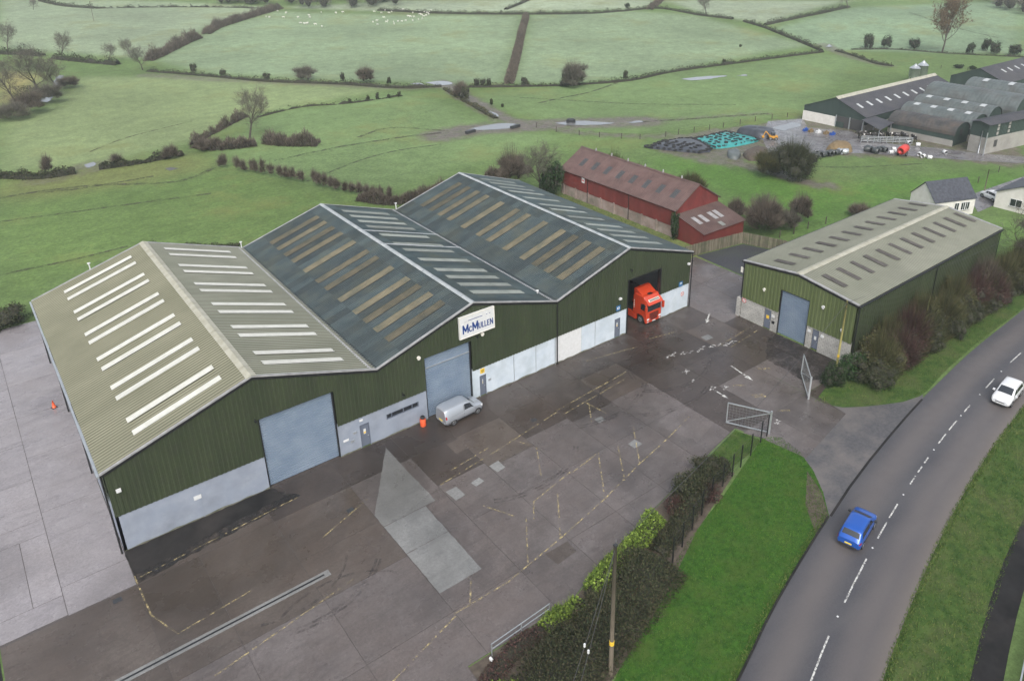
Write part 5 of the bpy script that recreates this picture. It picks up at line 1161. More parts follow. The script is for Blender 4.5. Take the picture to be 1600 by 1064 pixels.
pbush(720, 152, 130, 26, 'twig', 'twig_brown', 'tangled bush overhanging the muddy lane', 1500, .17); pbush(727, 157, 135, 16, 'leaf', 'leaf_hedge', 'ivied stump in the tangled bush by the muddy lane', 500, .34)
for (x, y, t_, w_, lab) in ((1356, 76, 52, 19, 'leaning dark evergreen bush at the left of the far row'), (1384, 76, 54, 17, 'dark evergreen bush second in the far row'), (1429, 76, 57, 18, 'squat dark evergreen bush left of the amber tree'), (1515, 84, 66, 12, 'low dark bush just right of the amber tree'), (1539, 80, 57, 13, 'crooked leaning bush right of the amber tree'), (1553, 85, 63, 16, 'slanting dark bush beside the crooked one'), (1584, 86, 67, 18, 'round dark bush at the right end of the far row'), (1498, 107, 101, 13, 'clipped square bush by the field fence'), (1519, 109, 103, 8, 'small clipped bush by the field fence')):
    pbush(x, y, t_, w_, 'leaf', 'leaf_dark', lab, 900, .38, group='evergreen bushes in the far row')
# --- hedges
HD = [('long hedge running below the sheep field', [(230, 112), (330, 120), (420, 128), (530, 132), (620, 138), (690, 136)], 1.6, 2.2, 'leaf', 'leaf_hedge', 34, .4, .3),
 ('hedge climbing from the muddy gateway past the big bush', [(730, 137), (800, 136), (880, 134), (980, 127), (1050, 113), (1160, 98), (1285, 82)], 1.5, 2.2, 'leaf', 'leaf_hedge', 34, .4, .25),
 ('thick dark hedge climbing the left side of the sheep field', [(232, 96), (262, 82), (290, 68), (310, 60)], 3.2, 4.0, 'twig', 'twig_brown', 240, .35, .3),
 ('upper part of the thick hedge beyond the small gap', [(322, 54), (345, 42), (400, 25), (438, 14)], 3.2, 4.0, 'twig', 'twig_brown', 240, .35, .3),
 ('straight hedge dividing the sheep field from the next field', [(822, 27), (816, 50), (808, 85), (795, 132)], 2.6, 3.0, 'twig', 'twig_brown', 200, .35, .2),
 ('trimmed hedge along the top of the sheep field', [(590, 17), (700, 22), (820, 23), (915, 22), (975, 18)], 2.0, 2.6, 'leaf', 'leaf_hedge', 40, .45, .15),
 ('dark hilltop hedge running to the round bare tree', [(975, 18), (1030, 14), (1090, 24), (1140, 30), (1145, 31)], 1.9, 2.4, 'leaf', 'leaf_hedge', 40, .45, .2),
 ('broken hedge sloping down beyond the round bare tree', [(1162, 34), (1200, 46), (1250, 66), (1283, 80)], 1.9, 2.4, 'leaf', 'leaf_hedge', 40, .45, .3),
 ('short hilltop hedge rising to a bare tree', [(1195, 40), (1250, 28), (1290, 20), (1326, 12)], 2.2, 2.6, 'leaf', 'leaf_hedge', 40, .45, .25),
 ('hedge stub running over the hilltop', [(1015, 16), (1025, 8), (1037, -2)], 2.6, 3.4, 'twig', 'twig_brown', 160, .4, .2),
 ('distant hedge slanting over the top field', [(790, 16), (815, 6), (835, -3)], 2.0, 2.6, 'leaf', 'leaf_hedge', 30, .5, .2),
 ('low hedge behind the row of dark evergreen bushes', [(1330, 78), (1400, 78), (1480, 84), (1600, 90)], .8, 1.8, 'leaf', 'leaf_hedge', 24, .4, .4),
 ('low tumbled bank hedge running down towards the farm', [(1306, 80), (1335, 88), (1370, 100), (1395, 104)], 1.0, 2.2, 'leaf', 'leaf_hedge', 40, .4, .4),
 ('scrubby far hedgerow left of the ivied trees', [(-10, 84), (40, 86), (68, 88)], 3.0, 4.0, 'leaf', 'leaf_hedge', 70, .5, .5),
 ('scrubby far hedgerow joining the ivied trees', [(84, 92), (130, 97), (185, 102)], 2.6, 3.6, 'leaf', 'leaf_hedge', 70, .5, .5),
 ('ragged streamside hedge with brambles', [(-15, 276), (60, 278), (118, 270)], 1.8, 3.4, 'leaf', 'leaf_hedge', 170, .36, .4),
 ('ragged streamside hedge beyond the small pool', [(155, 264), (200, 258), (245, 250), (285, 242)], 1.8, 3.0, 'leaf', 'leaf_hedge', 170, .36, .5),
 ('gappy hedge climbing to the lone meadow tree', [(300, 228), (322, 215), (350, 200), (385, 182)], 1.9, 1.6, 'twig', 'twig_brown', 170, .3, .6),
 ('bramble mass below the lone meadow tree', [(310, 228), (345, 232), (400, 226)], 2.2, 5.0, 'twig', 'twig_brown', 330, .34, .4),
 ('dense brown scrub in the meadow right of the lone tree', [(418, 222), (450, 226), (498, 226)], 2.8, 4.5, 'twig', 'twig_brown', 330, .34, .4),
 ('thin scrub line across the meadow', [(402, 184), (470, 168), (545, 162), (628, 150)], .9, 1.2, 'leaf', 'leaf_hedge', 18, .38, .6),
 ('muddy bank hedge along the lane', [(695, 140), (722, 156), (775, 186)], 1.2, 2.0, 'leaf', 'leaf_olive', 50, .35, .4),
 ('misty hedge on the highest left slope', [(62, 2), (100, 10), (150, 14)], 2.2, 3.0, 'leaf', 'leaf_hedge', 24, .6, .3),
 ('faint hedge line across the misty left slope', [(150, 14), (240, 12), (340, 12), (420, 14)], 1.2, 2., 'leaf', 'leaf_hedge', 20, .55, .8),
 ('bramble hedge behind the tall roof of the third bay', [(560, 312), (620, 318), (700, 296)], 2.2, 2.6, 'twig', 'twig_brown', 360, .22, .4),
 ('bushy hedge between the third bay and the red barn', [(760, 278), (800, 272), (830, 268)], 2.6, 2.6, 'twig', 'twig_brown', 360, .22, .4),
 ('dark low hedge behind the pale roof', [(225, 386), (300, 386), (375, 384)], .8, 1.2, 'leaf', 'leaf_hedge', 110, .2, .4)]
for lab, px, h, w, style, mm, den, lf, hv in HD: hedge(lab, PXW(px), h*.85, w*.85, style, mm, den, lf*.85, hvar=hv, gaps=.25 if hv >= .5 else 0.)
# --- streamside thicket
for i, (x, y, t_, w_, st, mm, lab) in enumerate(((20, 188, 150, 60, 'twig', 'twig_grey', 'grey thicket mass at the lower end of the stream'), (50, 178, 130, 50, 'twig', 'twig_brown', 'brown thicket mass under the large bare tree'), (78, 162, 118, 46, 'twig', 'twig_grey', 'grey thicket mass by the glinting stream'), (108, 138, 110, 36, 'twig', 'twig_brown', 'thicket mass at the upper end of the stream'), (40, 160, 120, 40, 'leaf', 'leaf_hedge', 'evergreen clump inside the streamside thicket'))):
    pbush(x, y, t_+12, w_*.8, st, mm, lab, 3200 if st == 'twig' else 900, .17 if st == 'twig' else .36, name='thicket', core=False)
puddle(((62, 160), (70, 150), (80, 146), (84, 150), (76, 160)), .1); puddle(((82, 136), (88, 122), (98, 119), (98, 128), (90, 140)), .1); puddle(((52, 165), (57, 160), (60, 163), (55, 168)), .1)
# --- upright shrubs of the gappy row behind the middle bay
ROW = [(345, 262, 244), (352, 262, 242), (374, 268, 247), (384, 270, 246), (394, 270, 248), (402, 273, 250), (412, 274, 252), (424, 277, 256), (440, 279, 258), (447, 281, 262), (458, 283, 264), (470, 286, 264), (492, 291, 267), (500, 293, 272), (508, 295, 272), (518, 297, 277), (528, 299, 278), (540, 301, 283), (552, 303, 284), (564, 305, 286), (573, 307, 288), (585, 311, 290), (596, 313, 288), (610, 316, 296)]
for x, y, t_ in ROW: pbush(x+random.uniform(-2, 2), y, t_+random.uniform(-4, 4), random.uniform(6, 12), 'twig', 'twig_brown', 'upright leafless shrub in the gappy row behind the middle bay', 520, .13, group='upright shrubs behind the middle bay', name='upright_shrub', core=False)
for x, y, t_ in ((76, 272, 243), (183, 258, 243), (263, 250, 232), (273, 248, 230), (318, 238, 220), (338, 232, 218)): pbush(x, y, t_, 12, 'twig', 'twig_brown', 'dark upright shrub sticking out of the ragged streamside hedge', 700, .18, group='shrubs in the streamside hedge', name='upright_shrub')
for x, y, t_ in ((547, 162, 154), (575, 158, 148), (590, 156, 144), (608, 154, 147), (624, 152, 142)): pbush(x, y, t_, 6, 'leaf', 'leaf_hedge', 'small dark shrub on the thin scrub line across the meadow', 160, .34, group='shrubs on the meadow scrub line', name='upright_shrub')
# --- around the barn and yard
def wb(x, y, r, h, style, mm, lab, n=2600, leaf=.16, **kw): return bush(x, y, r, h, style, mm, lab, n, leaf, **kw)
g = at(833, 300); wb(g[0]-1, g[1]+5, 2.6, 6.2, 'twig', 'twig_brown', 'tall bare brown bush left of the ivy-covered tree', 4500, .15)
g = at(860, 302); o = wb(74.6, 42.2, 2.2, 7.0, 'leaf', 'ivy', 'rounded glossy ivy-covered tree at the far corner of the red barn', 6500, .26, name='ivy_tree', cat='tree')
wb(76.6, 15.7, .75, 4.6, 'leaf', 'ivy', 'column of ivy climbing the near corner of the red barn', 1800, .2, name='ivy_column', cat='ivy')
wb(88.6, 8.8, 3.3, 5.2, 'twig', 'twig_brown', 'spreading leafless brown bush over the lean-to shed', 6500, .14, core=False)
wb(92.8, 12.2, 1.7, 4.0, 'leaf', 'leaf_hedge', 'dark rounded bush behind the spreading brown bush', 1800, .22)
wb(92.6, 7.2, 1.9, 3.2, 'twig', 'twig_grey', 'grey leafless bush at the timber fence corner', 3200, .13)
wb(97.0, 8.2, 1.8, 4.2, 'twig', 'twig_brown', 'upright dark bush standing at the edge of the bright field', 3600, .13)
wb(90.6, 15.5, 1.5, 3.0, 'twig', 'twig_brown', 'dark twiggy bush beside the red barn gable', 2200, .13)
wb(92, 26.5, 2.6, 4.2, 'twig', 'leaf_olive', 'olive leafless bush beyond the middle of the red barn', 4600, .15, core=False)
wb(89.2, 31.6, 1.4, 3.4, 'leaf', 'leaf_dark', 'small dark evergreen behind the red barn ridge', 1100, .24)
wb(89.5, 36, 2.0, 3.8, 'twig', 'twig_brown', 'brown bush beyond the red barn roof', 3000, .15)
wb(88.8, 42, 2.4, 4.6, 'twig', 'leaf_olive', 'bare olive bush at the far end of the red barn', 3600, .15, core=False)
wb(66.5, 41.0, 1.9, 3.4, 'twig', 'twig_brown', 'brown bush against the rear corner of the third bay', 3000, .14)
wb(62.5, 41.6, 1.8, 3.0, 'twig', 'twig_brown', 'tangled brown bush behind the third bay gable', 3000, .14)
g = at(1235, 276); wb(g[0], g[1], 5.0, 6.2, 'mixed', 'leaf_hedge', 'large rounded dark tree-bush by the farm midden', 9000, .24); wb(g[0]-3.6, g[1]+2.4, 2.6, 4.4, 'twig', 'leaf_olive', 'smaller olive bush beside the large rounded tree-bush', 4000, .15)
g = at(1340, 338); wb(g[0], g[1], 1.8, 1.8, 'twig', 'twig_brown', 'low brown bush just behind the smaller warehouse roof', 1600, .15)
wb(-2.6, 46.8, 2.6, 2.3, 'leaf', 'leaf_hedge', 'dark bush at the far end of the side yard', 2600, .2); wb(-6.2, 44.6, 2.0, 1.9, 'leaf', 'leaf_hedge', 'lower dark bush at the side yard corner', 1700, .2); wb(1.6, 47.2, 1.9, 1.9, 'leaf', 'leaf_hedge', 'dark bush behind the pale roof corner', 1500, .2)
# --- tall hedge between the smaller warehouse and the road
RH = [(60.8, -20.9, 1.35, 2.6, 'leaf', 'leaf_dark', 'clipped dark evergreen beside the open gate leaf'), (63.4, -21.2, 1.5, 2.7, 'leaf', 'ivy', 'rounded evergreen next to the yellow pole'), (63.9, -23.4, 1.9, 2.6, 'leaf', 'leaf_hedge', 'dark low shrub at the roadside end of the hedge'),
 (66.4, -22.6, 2.2, 3.5, 'mixed', 'leaf_olive', 'olive twiggy shrub against the warehouse corner'), (69.4, -23.0, 2.2, 3.2, 'mixed', 'twig_red', 'dark red shrub in the roadside hedge'), (69.8, -21.3, 1.8, 3.8, 'mixed', 'leaf_olive', 'pale olive shrub against the warehouse wall'), (73.2, -22.2, 2.3, 4.0, 'mixed', 'twig_red', 'tall dark red shrub midway along the roadside hedge'),
 (76.4, -23.0, 2.0, 3.2, 'leaf', 'leaf_hedge', 'dark green shrub on the road side of the hedge'), (77.0, -21.2, 2.0, 4.1, 'mixed', 'leaf_olive', 'tall olive shrub midway along the warehouse wall'), (80.6, -22.3, 2.3, 3.8, 'mixed', 'leaf_olive', 'bushy olive-brown shrub past the tall red one'), (84.2, -21.6, 2.2, 4.3, 'mixed', 'leaf_olive', 'tallest olive shrub in the roadside hedge'), (84.6, -23.4, 1.9, 3.0, 'leaf', 'leaf_hedge', 'low dark shrub fronting the tallest olive one'),
 (88.2, -22.3, 2.2, 3.9, 'mixed', 'twig_red', 'purplish red shrub near the far warehouse corner'), (91.4, -23.2, 2.0, 3.2, 'mixed', 'twig_red', 'low reddish shrub facing the road'), (92.2, -21.6, 2.1, 4.2, 'mixed', 'twig_brown', 'brown twiggy shrub at the far warehouse wall'), (96.2, -22.2, 2.3, 3.8, 'mixed', 'leaf_olive', 'olive shrub beyond the far warehouse corner'), (100.2, -22.0, 2.4, 3.6, 'mixed', 'leaf_olive', 'wide olive shrub beyond the warehouse'), (104.5, -21.6, 2.4, 3.2, 'leaf', 'leaf_hedge', 'dark green shrub at the end of the roadside hedge'), (109, -21.2, 2.6, 3.2, 'mixed', 'leaf_olive', 'last olive shrub of the roadside hedge')]
for x, y, r_, h, st, mm, lab in RH: wb(x, y, r_*1.12, h*1.08, st, mm, lab, 7500 if st != 'leaf' else 5200, .15, ry=r_*.95, group='shrubs of the roadside hedge', name='roadside_shrub')
hedge('tangled brown undergrowth along the foot of the smaller warehouse wall', [(66, -22.6), (75, -22.4), (85, -22.4), (95, -22.3), (112, -21.6)], 2.6, 3.6, 'twig', 'leaf_olive', 420, .2, hvar=.35)
for i_ in range(9): bush(65.5+i_*4.6+random.uniform(-1, 1), -23.9+random.uniform(-.5, .5), random.uniform(1.2, 1.9), random.uniform(1.8, 2.9), 'leaf', 'leaf_hedge', 'low dark green shrub fringing the road side of the hedge', 2600, .15, group='low shrubs fringing the roadside hedge', name='roadside_shrub')
bare(1594, 425, 318, 'leafless tree beyond the far corner of the smaller warehouse')
# --- hedge at the yard edge, bottom of the view
_u = rng.uniform
hedge('dense dark clipped hedge between the yard and the lawn', [(11.5, -35), (15.8, -29.6), (20.2, -28.3), (25.2, -27.2), (30.0, -25.9)], 2.3, 5.0, 'leaf', 'leaf_hedge', 1500, .15, hvar=.12)
hedge('dark shrubby hedge between the mossy strip and bright hedge', [(30.5, -25.3), (33.6, -24.5), (36.5, -23.5), (40, -22.3), (42.3, -21.9)], 1.5, 1.9, 'leaf', 'leaf_hedge', 560, .15, hvar=.3)
hedge('bright yellow-green shrub hedge edging the yard', [(19.8, -25.4), (22.4, -25.3), (25.4, -24.8), (28.4, -24.2), (31.4, -23.4), (33.2, -22.9)], 1.6, 1.6, 'leaf', 'leaf_bright', 460, .2, hvar=.4, gaps=.12)
hedge('brown bramble and dead growth under the yard railing', [(14.4, -26.4), (16.6, -25.4), (20.4, -25.2)], .9, 1.6, 'leaf', 'twig_red', 300, .14, hvar=.4)
wb(37.2, -22.6, 1.9, 1.9, 'leaf', 'leaf_hedge', 'dark evergreen shrub inside the wire fence', 4200, .14, ry=1.5); wb(40.6, -21.9, 1.8, 1.7, 'leaf', 'leaf_hedge', 'small dark shrub next to the mossy strip', 3600, .14, ry=1.2); wb(35.0, -23.3, 1.2, 1.2, 'mixed', 'twig_red', 'reddish dead shrub by the wire fence', 1800, .13)
wb(37.9, -23.6, 1.3, 1.2, 'mixed', 'twig_red', 'dark red bramble against the wire fence', 1800, .13); wb(14.8, -27.4, 1.2, 1.0, 'leaf', 'leaf_bright', 'pale green weeds at the yard corner by the railing', 700, .2)
sheet('mossy_strip', [(41.2, -20.5), (47.0, -19.4), (47.6, -21.9), (45.1, -22.4), (42, -22.6)], .014, M['rough_verge'])
sheet('hedge_bed', [(14.6, -24.3), (22.8, -24.55), (28.3, -23.05), (33.3, -21.95), (41.2, -20.45), (42.2, -23.2), (34.6, -25.6), (28, -28.4), (20, -31), (14, -36)], .02, M['soil'])
g0 = PXW([(1590, 1064), (1605, 1000), (1640, 900)]); hedge('brown leafless hedge beyond the footpath railing', [(38, -48.6), (43, -47.2), (50, -45.6), (58, -44.4)], 1.2, 1.8, 'twig', 'twig_red', 300, .14, hvar=.2)
# ragged tufts along the verge edges
# --- far woods that read as one mass
def wood(poly, n, h, name='woodland'):
    W = np.array(PXW(poly))[:, :2]; lo, hi = W.min(0), W.max(0); P = []
    while len(P) < n:
        q = rng.uniform(lo, hi, (n, 2)); q = q[in_poly(q[:, 0], q[:, 1], W)]; P += list(q)
    P = np.array(P[:n]); parts = []
    for x, y in P:
        z = hgt(x, y); r_ = rng.uniform(2.4, 4.6); hh = h*rng.uniform(.6, 1.15); k = 300; u = unit(k); Q = np.array([x, y, z+hh*.55])+u*np.array([r_, r_, hh*.5])*rng.uniform(.4, 1, (k, 1))
        D = u*1.1; D[:, 2] += .6; v, f, l = blades(Q, D, rng.uniform(.12, .3, k)); parts.append((v, f, np.clip(l*.6+rng.uniform(0, .4), 0, 1), 0)); v, f, l = blob((x, y, z+hh*.4), (r_*.4, r_*.4, hh*.3), x); parts.append((v, f, l, 1))
    V, F, L, MI = combine(parts); o = np_mesh(name, V, F, [M['twig_grey'], M['core']], L, MI); return tag(o, kind='stuff')
tag(wood([(440, 14), (600, 16), (640, 2), (620, -14), (440, -14)], 90, 9), 'misty grey woodland above the sheep field', 'woodland')
tag(wood([(1540, 12), (1600, 26), (1640, 20), (1640, -10), (1540, -4)], 60, 8), 'dark woodland strip on the far right skyline', 'woodland')
tag(wood([(330, 10), (430, 10), (430, -8), (340, -8)], 26, 8), 'faint woodland strip at the left of the misty wood', 'woodland')
# --- grass blades
def grass(polys, den, hgtm, mm, label, z=.02):
    Ps = []
    for W in polys:
        W = np.array([p[:2] for p in W]); lo, hi = W.min(0), W.max(0); n = int((hi-lo).prod()*den); q = rng.uniform(lo, hi, (n, 2)); Ps.append(q[in_poly(q[:, 0], q[:, 1], W)])
    Q = np.concatenate(Ps); n = len(Q); P = np.column_stack([Q, np.full(n, z)]); D = np.column_stack([rng.normal(0, .5, (n, 2))*hgtm, np.full(n, hgtm)*rng.uniform(.5, 1.4, n)])
    v, f, l = blades(P, D, np.full(n, .05)); o = np_mesh('grass', v, [f], [M[mm]], l); return tag(o, label, 'grass', kind='stuff')
clip = [(x, y) for x, y in lawn_poly if x > 10]
grass([clip], 130, .09, 'grass_blade', 'short bright green mown lawn between the hedge and road')
rvp = [(p[0], p[1]) for p in RV if 26 < p[0] < 75]; grass([rvp+[(p[0]+1.2, p[1]-4.4) for p in rvp[::-1]]], 70, .13, 'grass_rough', 'rough grass on the far road verge')
grass([[(56.6, -21.4), (58, -23.6), (61.5, -25.9), (65.5, -27.4), (76, -26.7), (92, -26.3), (92, -22), (60, -20.6)]], 60, .12, 'grass_rough', 'grass along the foot of the roadside hedge')
grass([[(41.2, -20.5), (47.0, -19.4), (47.6, -21.9), (45.1, -22.4), (42, -22.6)]], 80, .1, 'grass_blade', 'mossy grass strip inside the wire fence')
grass([[(61.5, 9.8), (69, 10.5), (76.6, 16), (76.6, 44), (62.6, 44)]], 25, .2, 'grass_rough', 'rank grass between the third bay and red barn')

def edge_strip(L, a, b_): 
    T_ = np.gradient(L, axis=0); T_ /= np.linalg.norm(T_, axis=1)[:, None]; N_ = np.stack([-T_[:, 1], T_[:, 0]], 1); return [tuple(p) for p in L+N_*a]+[tuple(p) for p in (L+N_*b_)[::-1]]
grass([edge_strip(RV[(RV[:, 0] > 26) & (RV[:, 0] < 90)], .12, -.45), edge_strip(KB[KB[:, 0] > 16], .05, .5)], 150, .16, 'grass_rough', 'ragged grass tufts spilling over the road edges', .03)
# ================================================================== vehicles
def paint_mat(name, c, rough=.3, metal=.0):
    m, t, b = nt(name); b.inputs['Base Color'].default_value = rgb(c); b.inputs['Roughness'].default_value = rough; b.inputs['Metallic'].default_value = metal; b.inputs['Coat Weight'].default_value = .8; b.inputs['Coat Roughness'].default_value = .08
    return m
M['car_blue'] = paint_mat('car_blue', (.008, .085, .40), .3, .2); M['car_white'] = paint_mat('car_white', (.66, .67, .68)); M['car_silver'] = paint_mat('car_silver', (.42, .45, .49), .35, .5)
M['truck_red'] = paint_mat('truck_red', (.50, .048, .014), .35); M['lamp_red'] = mat('lamp_red', (.30, .015, .02), rough=.2); M['lamp_clear'] = mat('lamp_clear', (.75, .77, .78), rough=.15); M['plate_yellow'] = mat('plate_yellow', (.80, .60, .06), rough=.5)
M['rim'] = mat('rim', (.35, .36, .37), rough=.35, metal=.7)
class Loft:
    """car body swept along x: ring from sill to roof centre, controlled by profile curves"""
    def __init__(s, xs, zb, hw, zs, zt, ht): 
        s.xs = np.linspace(xs[0], xs[-1], 161); k = np.exp(-.5*(np.arange(-8, 9)/3.2)**2); k /= k.sum()
        sm = lambda a: np.convolve(np.pad(np.interp(s.xs, xs, a), 8, mode='edge'), k, 'valid')
        s.zb, s.hw, s.zs, s.zt, s.ht = [sm(a) for a in (zb, hw, zs, zt, ht)]
    def ring(s, x):
        I = lambda a: float(np.interp(x, s.xs, a)); zb, hw, zs, zt, ht = I(s.zb), I(s.hw), I(s.zs), I(s.zt), I(s.ht); e = min(.06, (zt-zs)*.3)
        return [(hw*.80, zb), (hw*.95, zb+.06), (hw, zb+(zs-zb)*.45), (hw*.985, zs-.07), (hw*.95, zs), (ht*1.0, zt-e*1.1), (ht*.93, zt-e*.3), (ht*.5, zt+.012), (0, zt+.02)]
    def P(s, x, t, side, off=0.):
        def pt(x):
            R = s.ring(x); k = min(int(t), len(R)-2); f = t-k; return np.array([x, side*(R[k][0]*(1-f)+R[k+1][0]*f), R[k][1]*(1-f)+R[k+1][1]*f])
        p = pt(x)
        if off:
            e = 1e-3; dx = pt(min(x+.02, s.xs[-1]))-pt(max(x-.02, s.xs[0])); R = s.ring(x); k = min(int(t), len(R)-2)
            dt = np.array([0, side*(R[k+1][0]-R[k][0]), R[k+1][1]-R[k][1]]); n = np.cross(dx, dt)*side; n = n/(np.linalg.norm(n)+1e-9)
            if n @ (p-np.array([p[0]*.9, 0, .7])) < 0: n = -n
            p = p+n*off
        return p
    def body(s, name, material, parent, nx=44):
        X = s.xs[::3] if (len(s.xs)-1) % 3 == 0 else np.append(s.xs[::3], s.xs[-1]); mb = MB(); vs = []; K = 17
        for x in X:
            R = s.ring(x); full = [(x, -a, b) for a, b in R]+[(x, a, b) for a, b in R[-2::-1]]; vs += full
        fs = [(i*K+j, i*K+j+1, (i+1)*K+j+1, (i+1)*K+j) for i in range(len(X)-1) for j in range(K-1)]; n = len(X); fs += [(i*K, (i+1)*K, (i+1)*K+K-1, i*K+K-1) for i in range(n-1)]
        mb.add(vs, fs); mb.poly(vs[:K]); mb.poly(vs[-K:][::-1]); return mb.build(name, material, parent, True)
    def patch(s, name, material, parent, quad, side, n=5, off=.012):
        """quad: four (x, t) corners"""
        mb = MB(); vs = []; q = [np.array(c, float) for c in quad]
        for i in range(n+1):
            for j in range(n+1):
                u, v = i/n, j/n; c = q[0]*(1-u)*(1-v)+q[1]*u*(1-v)+q[2]*u*v+q[3]*(1-u)*v; vs.append(s.P(c[0], c[1], side, off))
        mb.add(vs, [(i*(n+1)+j, (i+1)*(n+1)+j, (i+1)*(n+1)+j+1, i*(n+1)+j+1) for i in range(n) for j in range(n)]); return mb.build(name, material, parent, True)
    def top(s, name, material, parent, x0, x1, f0=.9, f1=.9, off=.012, n=8):
        mb = MB(); vs = []
        for i in range(n+1):
            x = x0+(x1-x0)*i/n; k = f0+(f1-f0)*i/n
            for v in np.linspace(-1, 1, 9):
                t = 8-abs(v)*2*k; p = s.P(x, t, -1 if v < 0 else 1, 0); q = s.P(x+.03, 8, 1)-s.P(x-.03, 8, 1); nn = np.array([-q[2], 0, q[0]]); nn /= np.linalg.norm(nn); vs.append(p+nn*off)
        mb.add(vs, [(i*9+j, (i+1)*9+j, (i+1)*9+j+1, i*9+j+1) for i in range(n) for j in range(8)]); return mb.build(name, material, parent, True)
def wheel(parent, x, y, r, w, rim='rim'):
    s = 1 if y > 0 else -1; t = MB(); t.tube([(x, y-s*w, r), (x, y-s*w*.15, r), (x, y, r)], [r, r, r*.9], 20); ty = t.build('wheel', M['rubber'], parent, False)
    k = MB(); k.tube([(x, y-s*.02, r), (x, y+s*.012, r)], [r*.66, r*.6], 16); k.build('rim', M[rim], ty)
    a = MB()
    for i in range(5):
        an = i*2*math.pi/5; a.bar((x+r*.1*math.cos(an), y+s*.014, r+r*.1*math.sin(an)), (x+r*.56*math.cos(an), y+s*.014, r+r*.56*math.sin(an)), .07, .02)
    a.build('spokes', M['dark_metal'], ty); return ty
def arch(parent, x, y, r):
    s = 1 if y > 0 else -1; a = MB(); n = 14; o = [(x+(r*1.18)*math.cos(t_), y+s*.006, r+(r*1.18)*math.sin(t_)) for t_ in np.linspace(-.35, math.pi+.35, n)]; a.poly(o); a.build('wheel_arch', M['rubber'], parent)
def car(label, loc, yaw, col, L, kind='suv', rear=True, cat='car', name='car'):
    e = empty(name, loc, yaw, label, cat); h = L/2
    if kind == 'van':
        lf = Loft([-h, -h+.06, -h+.25, -h+.6, .12*h, .30*h, .58*h, .90*h, h-.04, h], [.42, .32, .28, .26, .26, .26, .26, .28, .34, .42], [.80, .87, .9, .91, .91, .91, .89, .84, .74, .62], [1.0, 1.02, 1.04, 1.05, 1.05, 1.05, 1.0, .93, .8, .66], [1.66, 1.76, 1.82, 1.86, 1.84, 1.72, 1.18, 1.02, .86, .68], [.66, .70, .72, .74, .74, .70, .72, .70, .62, .52]); wx = (-.60*h, .66*h); r_ = .32
    else:
        lf = Loft([-h, -h+.04, -h+.12, -h+.24, -h+.56, -h+1.0, .08*h, .20*h, .57*h, .84*h, h-.1, h-.03, h], [.50, .36, .30, .27, .25, .25, .25, .25, .25, .27, .3, .36, .46], [.74, .83, .87, .89, .90, .90, .90, .90, .89, .87, .80, .74, .66], [.86, .92, .96, .98, .99, .99, .98, .97, .95, .88, .78, .70, .60], [.92, 1.00, 1.08, 1.16, 1.55, 1.61, 1.60, 1.56, 1.10, .97, .84, .74, .62], [.68, .73, .75, .75, .71, .72, .72, .71, .75, .75, .68, .62, .56]); wx = (-.60*h, .62*h); r_ = .33
    body = lf.body('body', M[col], e)
    if kind == 'van':
        lf.top('windscreen', M['glass'], e, .32*h, .57*h, .85, .92)
        for s in (1, -1):
            lf.patch('side_window', M['glass'], e, ((-.02*h, 4.12), (.46*h, 4.15), (.30*h, 4.86), (-.02*h, 4.9)), s)
            lf.patch('headlight', M['lamp_clear'], e, ((.84*h, 2.6), (.97*h, 2.4), (.96*h, 3.8), (.83*h, 3.9)), s, 3)
            lf.patch('tail_light', M['lamp_red'], e, ((-h+.03, 3.0), (-h+.2, 3.0), (-h+.16, 4.3), (-h+.03, 4.3)), s, 3, .015)
            lf.patch('sill_trim', M['dark_metal'], e, ((-.4*h, .9), (.45*h, .9), (.45*h, 1.4), (-.4*h, 1.4)), s, 4, .012)
            lf.patch('door_seam', M['dark_metal'], e, ((-.06*h, 1.2), (-.045*h, 1.2), (-.045*h, 4.9), (-.06*h, 4.9)), s, 3, .006)
            lf.patch('door_rail', M['dark_metal'], e, ((-.85*h, 3.85), (-.08*h, 3.85), (-.08*h, 3.98), (-.85*h, 3.98)), s, 3, .006)
    else:
        lf.top('windscreen', M['glass'], e, .22*h, .55*h, .86, .93); lf.top('rear_window', M['glass'], e, -h+.25, -h+.53, .92, .88)
        for s in (1, -1):
            lf.patch('side_window', M['glass'], e, ((-.74*h, 4.15), (.02*h, 4.15), (.02*h, 4.9), (-.62*h, 4.9)), s); lf.patch('side_window', M['glass'], e, ((.05*h, 4.15), (.46*h, 4.15), (.22*h, 4.9), (.05*h, 4.9)), s)
            lf.patch('headlight', M['lamp_clear'], e, ((.82*h, 3.0), (h-.05, 2.9), (h-.06, 4.0), (.80*h, 4.1)), s, 3); lf.patch('tail_light', M['lamp_red'], e, ((-h+.02, 3.0), (-h+.32, 3.1), (-h+.24, 4.1), (-h+.02, 4.1)), s, 3, .015)
            lf.patch('roof_rail', M['dark_metal'], e, ((-.58*h, 5.6), (.06*h, 5.6), (.06*h, 5.85), (-.58*h, 5.85)), s, 3, .02)
            lf.patch('sill_trim', M['dark_metal'], e, ((-.4*h, .5), (.42*h, .5), (.42*h, 1.2), (-.4*h, 1.2)), s, 4, .01)
            for xd in (-.38, .03, .44): lf.patch('door_seam', M['dark_metal'], e, ((xd*h, 1.3), (xd*h+.02, 1.3), (xd*h+.02, 4.0), (xd*h, 4.0)), s, 3, .005)
    q = MB(); q.box(-h-.02, -h+.04, -.26, .26, .60 if kind != 'van' else .55, .72 if kind != 'van' else .67); q.build('number_plate', M['plate_yellow'], e)
    q = MB(); q.box(h-.04, h+.02, -.28, .28, .40, .51); q.build('number_plate', M['white'], e)
    q = MB(); q.box(h-.03, h+.012, -.42, .42, .54, .62); q.box(h-.10, h-.02, -.5, .5, .66, .74); q.build('grille', M['rubber'], e)
